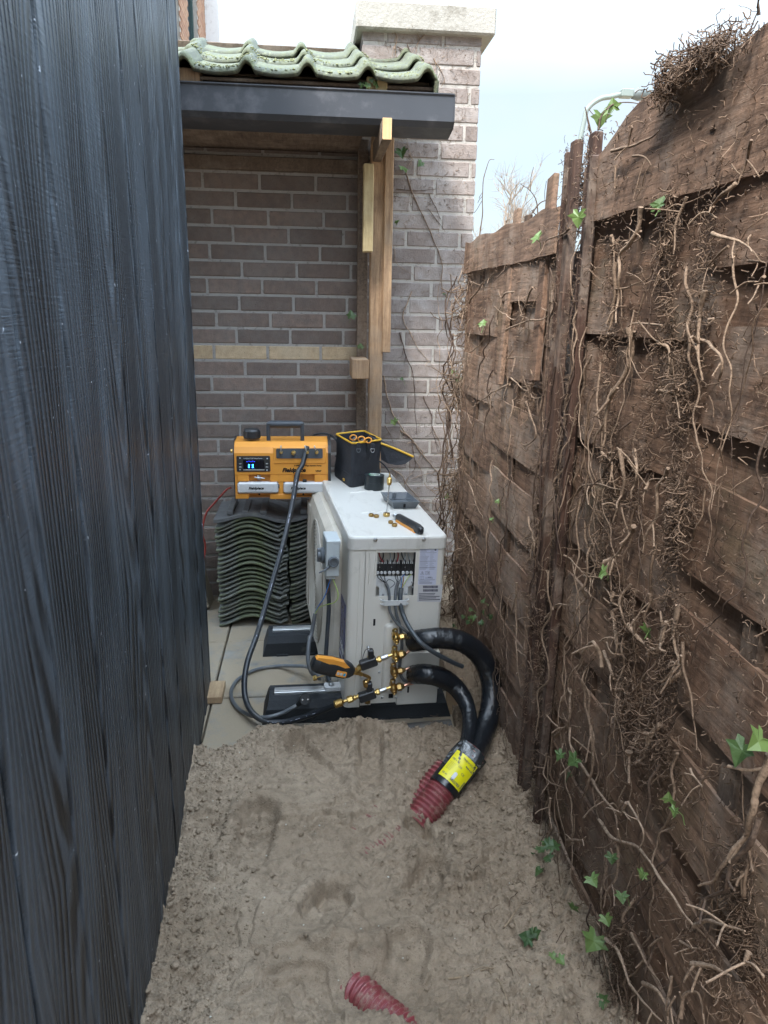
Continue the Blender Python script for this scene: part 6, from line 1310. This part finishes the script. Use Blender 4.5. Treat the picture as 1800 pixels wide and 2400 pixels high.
# vines wrapped round the posts
for k in range(9):
    Y = (pb if k % 2 else pa).location.y+random.gauss(0, .02); z0 = random.uniform(.2, 1.2); z1 = min(1.8, z0+random.uniform(.3, .8)); n = 9
    q = [Vector((.606+random.uniform(-.012, .012), Y+random.gauss(0, .016), z1+(z0-z1)*i/(n-1))) for i in range(n)]; O = q[0].copy(); b = MB(); b.tint = random.random(); w_ = wob([p-O for p in q], .002, 4); r = random.uniform(.0015, .0038); b.tube(w_, taper(len(w_), r, r*.7), 5)
    lb_ = describe(O, O+q[-1], r, b.tint, 'climbing the %s fence post at %s height' % ('taller' if k % 2 else 'square topped', 'knee' if z1 < .7 else 'waist' if z1 < 1.1 else 'chest' if z1 < 1.5 else 'head'))
    if lb_ in USED: continue
    USED.add(lb_); o = b.build('dead_vine', random.choice((stem_m, dstem_m, dstem_m))); o.location = O; tag(o, lb_, 'dead vine', 'dead ivy stems on the fence posts')
b = MB()
for k in range(1500):
    b.tint = random.random(); curl(b, (.603+random.uniform(-.004, .01), random.choice((pa, pb)).location.y+random.gauss(0, .02), random.uniform(.0, 1.84)), random.uniform(.004, .02), random.uniform(.0005, .001), seg=3)
tag(b.build('ivy_rootlets', root_m), 'short dry rootlets bristling from the two dark fence posts', 'ivy rootlets', kind='stuff')
# dense growth in the corner between fence and pier
for k in range(60):
    Y = random.uniform(3.02, 3.48); x = random.uniform(.56, .70) if Y < 3.15 else random.uniform(.60, .76); z1 = random.uniform(.5, 1.72); z0 = max(.0, z1-random.uniform(.4, 1.1)); n = 9
    q = [Vector((x+random.gauss(0, .018), Y+random.gauss(0, .03), z1+(z0-z1)*i/(n-1))) for i in range(n)]; O = q[0].copy(); b = MB(); b.tint = random.random(); w_ = wob([p-O for p in q], .004, 4); r = random.uniform(.0015, .0048); b.tube(w_, taper(len(w_), r*.6, r), 5)
    lb_ = describe(O, O+q[-1], r, b.tint, '%s half of the thicket %s' % ('upper' if (z0+z1)/2 > .8 else 'lower', 'against the brick pier' if Y > 3.33 else 'between fence and pier' if Y > 3.15 else 'at the fence end'))
    if lb_ in USED: continue
    USED.add(lb_); o = b.build('dead_vine', random.choice((stem_m, dstem_m))); o.location = O; tag(o, lb_, 'dead vine', 'ivy stems in the corner thicket')
for s, Y, n, lb_ in ((ZO(1005, 830), 3.2, 240, 'upper vine tangle in the thicket beside the brick pier'), (ZO(1000, 1050), 3.15, 300, 'middle vine tangle in the thicket beside the brick pier'), (ZO(1005, 1250), 3.05, 340, 'lowest vine tangle spreading to the ground behind the heat pump'), (ZO(1020, 650), 3.12, 160, 'topmost vine tangle where the fence meets the brick pier'), (ZO(1045, 1150), 2.8, 220, 'vine tangle on the farther fence level with the heat pump top')):
    c = P(s, y=Y); tangle(c, (.030, .05, .07), n, .13, .0016, lb_, m=stem_m, name='vine_tangle', cat='vine tangle')
# shoots above the far fence
def shoot(Z, pts, r, lb_, Y, m=dstem_m, grp=None): return stem(Z, pts, r, lb_, grp, m, proj=lambda s: P(s, y=Y), side=3, amp=.0015, name='bare_shoot')
shoot(Z5, [(165, 560), (175, 480), (180, 330), (190, 240), (212, 170), (240, 164)], .0035, 'tall bare shoot rising highest above the fence near the brick pier', 3.1); shoot(Z5, [(490, 540), (480, 490), (440, 440), (420, 450)], .003, 'short crooked shoot beside the splintered stake', 2.3)
shoot(Z5, [(455, 560), (460, 400), (430, 330), (378, 285)], .0028, 'thin shoot with a curled tip left of the splintered stake', 2.3); shoot(Z5, [(440, 440), (490, 380), (560, 370), (600, 320)], .0025, 'thin twig crossing in front of the splintered stake', 2.2)
shoot(Z5, [(750, 130), (740, 40), (725, -60), (712, -110)], .004, 'dark vine shoot climbing above the taller post', 1.8); shoot(Z5, [(650, 400), (690, 270), (740, 190), (800, 120)], .0028, 'thin vine arching between the two posts against the sky', 1.85); shoot(Z5, [(660, 500), (640, 380), (660, 300), (700, 200), (745, 60)], .003, 'wiry vine running up between the two posts', 1.86)
shoot(ZO, [(1290, 280), (1300, 250), (1330, 225), (1380, 225), (1395, 240)], .0028, 'vine reaching right toward the lamp with a big leaf', 1.8); shoot(ZO, [(1640, 30), (1636, 5), (1640, -20)], .003, 'short dark twig at the top right corner', 1.1)
tangle(P(ZO(1250, 430), y=1.85), (.012, .03, .05), 120, .05, .0012, 'thorny bramble knot between the two post tops', m=dstem_m)
# vines on the pier
def s_top(pts, Z): return P(Z(*pts[0]), y=pf).z
def piertwig(pts, Z):
    a, c = P(Z(*pts[0]), y=pf), P(Z(*pts[-1]), y=pf); m_ = (a+c)/2; L_ = (c-a).length; d = c-a
    return '%s twig %s on the pier, %s, %s' % ('tiny' if L_ < .07 else 'short' if L_ < .13 else 'longish', 'upright' if abs(d.z) > 2*abs(d.x) else 'level' if abs(d.z) < .5*abs(d.x) else 'slanting', 'under the coping' if m_.z > 2.38 else 'beside the gutter' if m_.z > 2.1 else 'above head height' if m_.z > 1.75 else 'level with the yellow brick course' if m_.z > 1.1 else 'just above the tool bag' if m_.z > .85 else 'behind the heat pump', 'left side' if m_.x < .42 else 'centre' if m_.x < .58 else 'right side')
def wallp(s): q = P(s, y=pf-.006); return q
for Z, pts, r, lb_ in ((ZW, [(450, 400), (480, 520), (540, 640), (600, 780), (660, 930), (665, 1080), (690, 1150), (740, 1240), (790, 1370)], .0042, 'longest dark vine slanting down the upper brick pier'), (ZW, [(410, 1380), (440, 1500), (490, 1640), (500, 1800), (510, 2000)], .0036, 'thin dark vine running straight down the lower pier'),
    (ZW, [(480, 1130), (430, 1280), (480, 1400), (540, 1500), (640, 1610)], .0036, 'pale forked vine at the middle of the pier'), (ZW, [(550, 1770), (600, 1880), (610, 2000), (650, 2080)], .0034, 'short vine low on the right of the pier'), (ZW, [(310, 1640), (340, 1800), (400, 1930), (490, 2040), (560, 2120)], .0052, 'thicker vine starting beside the timber post foot'),
    (ZW, [(390, 500), (520, 515), (630, 505)], .003, 'small horizontal twig high on the pier'), (ZW, [(590, 530), (640, 650), (670, 700)], .003, 0), (ZW, [(580, 620), (690, 765)], .0026, 0), (Z1, [(1060, 130), (1100, 180), (1090, 250), (1100, 280)], .004, 0), (Z1, [(1280, 280), (1310, 340), (1335, 400)], .0035, 0), (Z1, [(1150, 210), (1190, 300), (1230, 290)], .003, 0), (Z1, [(1100, 230), (1190, 285)], .003, 0), (Z1, [(1240, 160), (1200, 210)], .003, 0), (Z1, [(1150, 130), (1190, 170)], .003, 0),
    (ZD, [(990, 150), (1130, 280), (1300, 500), (1450, 680), (1650, 830)], .0055, 'thick vine crossing the pier just above the grey cover'), (ZD, [(1130, 280), (1180, 600), (1150, 700)], .003, 0), (ZD, [(1400, 100), (1500, 350), (1520, 520)], .003, 0), (ZD, [(870, 660), (1000, 740), (1100, 900), (1250, 1070), (1400, 1240), (1560, 1440)], .0035, 'low vine dropping behind the corner of the heat pump'), (ZD, [(1200, 560), (1260, 700), (1270, 900)], .0022, 0), (ZD, [(1120, 790), (1400, 700), (1650, 590)], .0022, 'thin pale twig lying across the pier toward the fence'), (ZD, [(1260, 1090), (1420, 1110), (1580, 1140)], .003, 0), (ZD, [(1040, 860), (1100, 760), (1150, 690)], .0025, 0), (ZW, [(370, 850), (390, 950), (440, 1000), (520, 1040)], .0018, 0), (ZW, [(465, 290), (495, 335)], .003, 0), (ZW, [(260, 700), (320, 560), (360, 480)], .002, 0), (ZW, [(255, 745), (300, 800), (310, 860)], .002, 0), (ZW, [(235, 1330), (300, 1240)], .0022, 0), (ZD, [(1580, 560), (1650, 620)], .003, 0), (ZD, [(780, 90), (860, 200), (900, 340)], .0028, 0)):
    stem(Z, pts, r, lb_ or (piertwig(pts, Z) or '%s' % ('just under the coping' if s_top(pts, Z) > 2.3 else 'beside the gutter end' if s_top(pts, Z) > 2 else 'at upper height' if s_top(pts, Z) > 1.4 else 'at middle height' if s_top(pts, Z) > .9 else 'level with the heat pump')), None if lb_ else 'ivy twigs on the pier', m=dstem_m if r > .0024 and random.random() < .6 else stem_m, proj=wallp, side=4, amp=.0022)
b = MB()
for k in range(1500):
    x = random.uniform(px0+.05, px1-.01); z = random.choice((random.uniform(1.9, 2.6), random.uniform(.1, 2.6))); b.tint = random.random(); curl(b, (x, pf-.002, z), random.uniform(.005, .03), random.uniform(.0005, .0011), d=Vector((random.gauss(0, 1), -.1, random.gauss(0, 1))), seg=3)
tag(b.build('ivy_rootlets', stem_m), 'fine dry rootlets stuck to the face of the brick pier', 'ivy rootlets', kind='stuff')
# ---- leaves
OUT = [(0, 0), (.30, -.28), (.62, -.30), (.48, .02), (.92, .22), (.56, .40), (.40, .62), (.0, 1.12)]
OUTL = OUT+[(-x, y) for x, y in OUT[::-1][1:-1]]
def leafmesh(b, O, nrm, upd, s):
    nrm = nrm.normalized(); x = upd.cross(nrm).normalized(); y = nrm.cross(x); c = Vector(O)+y*s*.3; vs = [c-nrm*s*.06]
    for u, v in OUTL: vs.append(Vector(O)+x*u*s+y*v*s+nrm*s*(.16*abs(u)-.12*v*v+.05*math.sin(v*5+O[1]*40)*1+random.uniform(-.06, .06)))
    n = len(OUTL); b.add(vs, [(0, 1+k, 1+(k+1) % n) for k in range(n)], False)
def sprig(name, pts, m, label, grp=None, nrm=Vector((-.8, -.5, .5)), stemto=None):
    O = pts[0][0].copy(); e = tag(empty(name, O), label, 'ivy leaf', grp)
    for p, s in pts:
        b = MB(); b.tint = random.random(); s *= .86; leafmesh(b, p-O, nrm+Vector((random.gauss(0, .35), random.gauss(0, .35), random.gauss(0, .3))), Vector((random.gauss(0, .5), random.gauss(0, .3), -1 if random.random() < .7 else 1)), s); b.build('leaf', m, e)
        q = p-O+Vector((random.uniform(-.01, .02), random.uniform(-.015, .015), random.uniform(-.03, .0))); b = MB(); b.tube([p-O, (p-O+q)/2+Vector((.004, 0, .003)), q], .0009, 4); b.build('leaf_stalk', leaf2_m, e)
    return e
f2 = lambda s, o=.03: P(s, x=XS-o)
LN = [((Z5, (1085, 415)), .026, 0, 'single green leaf hanging in the gap under the top board'), ((Z5, (460, 575)), .032, 1, 'bright green leaf on top of the farther fence'), ((Z5, (680, 440)), .034, 1, 'pale leaf caught between the two post tops'), ((Z5, (180, 1020)), .026, 1, 'pale leaf on the farther fence near the pier'), ((Z6, (815, 640)), .026, 1, 'crumpled light green leaf in the middle of the nearest fence'), ((Z6, (1035, 935)), .026, 1, 'yellow green leaf beside the shaggy roots'),
      ((Z6, (590, 1580)), .026, 0, 'left leaf of a pair low beside the post'), ((Z6, (665, 1608)), .030, 0, 'right brighter leaf of the pair low beside the post'), ((Z6, (1540, 1540)), .036, 0, 'large green leaf at the right edge of the picture'), ((Z6, (1632, 1505)), .030, 1, 'leaf at the very right edge beside the large green one'), ((Z7, (628, 258)), .026, 0, 'green leaf hanging just below the leaf pair'),
      ((Z7, (740, 785)), .026, 1, 'pale rounded leaf at the foot of the fence'), ((Z7, (815, 990)), .022, 1, 'small leaf just above the biggest leaf'), ((Z7, (770, 1095)), .042, 1, 'biggest dull green leaf near the bottom of the fence'), ((Z7, (1015, 762)), .017, 1, 'tiny pale leaf beside the long diagonal stem'), ((Z7, (1145, 395)), .018, 1, 'small yellowish leaf pair low on the fence, left one'), ((Z7, (1178, 432)), .017, 1, 'small yellowish leaf pair low on the fence, right one'), ((Z7, (900, 872)), .02, 0, 'shaded leaf in a gap above the biggest leaf'), ((Z7, (850, 672)), .02, 0, 'shaded leaf high in a gap near the leafy clump'), ((Z7, (810, 1440)), .024, 0, 'shaded leaf at the bottom edge of the picture'), ((Z7, (655, 935)), .02, 0, 'dark leaf in the shade at the fence foot')]
for (Z, s), sz, pl_, lb_ in LN: sprig('ivy_leaf', [(f2(Z(*s)), sz)], leaf2_m if pl_ else leaf_m, lb_)
sprig('ivy_sprig', [(f2(Z7(*s), .05), z_) for s, z_ in (((410, 640), .032), ((470, 650), .026), ((510, 620), .028), ((552, 640), .026), ((480, 745), .026), ((450, 690), .022), ((530, 690), .024), ((500, 600), .018))], leaf_m, 'clump of glossy green ivy leaves on the sand at the foot of the fence', nrm=Vector((-.4, -.6, .8)))
for s, sz, lb_ in ((Z6(165, 860), .020, 'small leafy tuft at the foot of the farther fence'), (Z6(80, 880), .016, 'small leafy tuft behind the black pipe arch')): sprig('ivy_sprig', [(f2(s, .03)+Vector((random.gauss(0, .02), random.gauss(0, .02), random.gauss(0, .02))), sz) for _ in range(5)], leaf_m, lb_)
sprig('ivy_leaf', [(P(Z6(255, 282), x=XS-.02), .016), (P(Z6(228, 370), x=XS-.02), .014)], leaf2_m, 'two tiny leaves on the upper part of the farther fence')
sprig('ivy_leaf', [(P(ZO(1298, 245), y=1.8), .034), (P(ZO(1325, 235), y=1.8), .026)], leaf2_m, 'two leaves on the vine reaching toward the lamp', nrm=Vector((-.2, -1, .2)))
for Z, s, sz, pl_, lb_ in ((ZW, (415, 262), .044, 0, 'upper dark leaf hanging under the gutter'), (ZW, (430, 385), .036, 1, 'lower pale leaf hanging under the gutter'), (ZW, (543, 340), .028, 0, 'folded leaf to the right of the gutter leaves'), (ZW, (386, 710), .022, 1, 'small round leaf peeping from behind the side board'), (ZW, (112, 1285), .038, 0, 'large dull leaf against the shaded brick wall'), (ZW, (420, 1665), .016, 0, 'tiny round leaf on the middle of the pier'), (ZW, (735, 1628), .024, 1, 'pale half of the leaf at the pier edge'), (ZW, (775, 1650), .034, 0, 'dark leaf jutting out at the pier edge beside the fence'), (ZW, (370, 1912), .034, 1, 'bright green leaf just above the tool bag'), (ZW, (682, 1140), .014, 0, 'tiny leaf on the long dark vine'), (ZD, (1590, 1030), .026, 1, 'bright green leaf low on the pier beside the fence'), (ZW, (168, 1470), .026, 0, 'dark leaf behind the cross rail end')):
    sprig('ivy_leaf', [(P(Z(*s), y=pf-.03 if s[0] > 250 or Z is ZD else 3.45), sz)], leaf2_m if pl_ else leaf_m, lb_, nrm=Vector((-.15, -1, .3)))
sprig('ivy_sprig', [(P(Z1(*s), y=3.08), z_) for s, z_ in (((930, 405), .02), ((960, 420), .022), ((995, 415), .024), ((975, 385), .016))], leaf_m, 'small ivy sprig growing between the roof tiles and the gutter', nrm=Vector((0, -1, .2)))
q = P(Z7(430, 1130), z=.03); q.z = sand_z(q.x, q.y)+.012; sprig('ivy_leaf', [(q, .034), (q+Vector((.012, .02, .004)), .026)], leaf_m, 'pair of green ivy leaves lying alone on the sand', nrm=Vector((-.2, -.3, 1)))
q = P(Z7(565, 1290), z=.03); q.z = sand_z(q.x, q.y)+.012; sprig('ivy_leaf', [(q, .02), (q+Vector((-.012, .01, .002)), .014)], leaf2_m, 'small pale leaf on crumbly sand near the fence foot', nrm=Vector((-.2, -.3, 1)))
q = P(Z6(165, 860), z=.03); 
# ---- twigs on the sand
def gp(s):
    q = P(s, z=.02); q.z = sand_z(q.x, q.y)+.003; return q
for Z, pts, r, lb_ in ((Z7, [(180, 400), (225, 445), (270, 480)], .0022, 'one of two crossed twigs on the sand, pointing down right'), (Z7, [(190, 475), (240, 420), (285, 385)], .0018, 'one of two crossed twigs on the sand, pointing up right'), (Z7, [(295, 820), (335, 860), (352, 910), (365, 960)], .0022, 'thin curved twig on crumbly sand near the fence'), (Z7, [(290, 1045), (350, 985), (405, 925)], .0035, 'short straight pale stick on the sand'), (Z7, [(0, 1312), (110, 1292), (190, 1285), (245, 1287)], .0036, 'long pale stick lying across the foreground sand'), (Z7, [(220, 1300), (270, 1370), (295, 1450), (320, 1545)], .0028, 'long curved twig running off the bottom of the picture'), (Z4, [(930, 742), (970, 752), (1005, 745), (1012, 725)], .002, 'small hooked straw on the sand before the rubber foot'), (Z7, [(520, 950), (550, 1060), (640, 1130)], .002, 'thin dark root trailing on the sand at the fence foot')):
    stem(Z, pts, r, lb_, None, twig_m, proj=gp, side=1, amp=.0009, name='twig')
b = MB()
for k in range(420):
    x = random.uniform(.40, .64); y = random.uniform(.95, 3.2); z = sand_z(x, y) if y < 2.29 else .03; b.tint = random.random(); curl(b, (x, y, z+.003), random.uniform(.01, .05), random.uniform(.0005, .0012), d=Vector((random.gauss(0, 1), random.gauss(0, 1), .1)), seg=4)
tag(b.build('root_litter', root_m), 'scraps of dry roots littering the sand along the foot of the fence', 'root litter', kind='stuff')
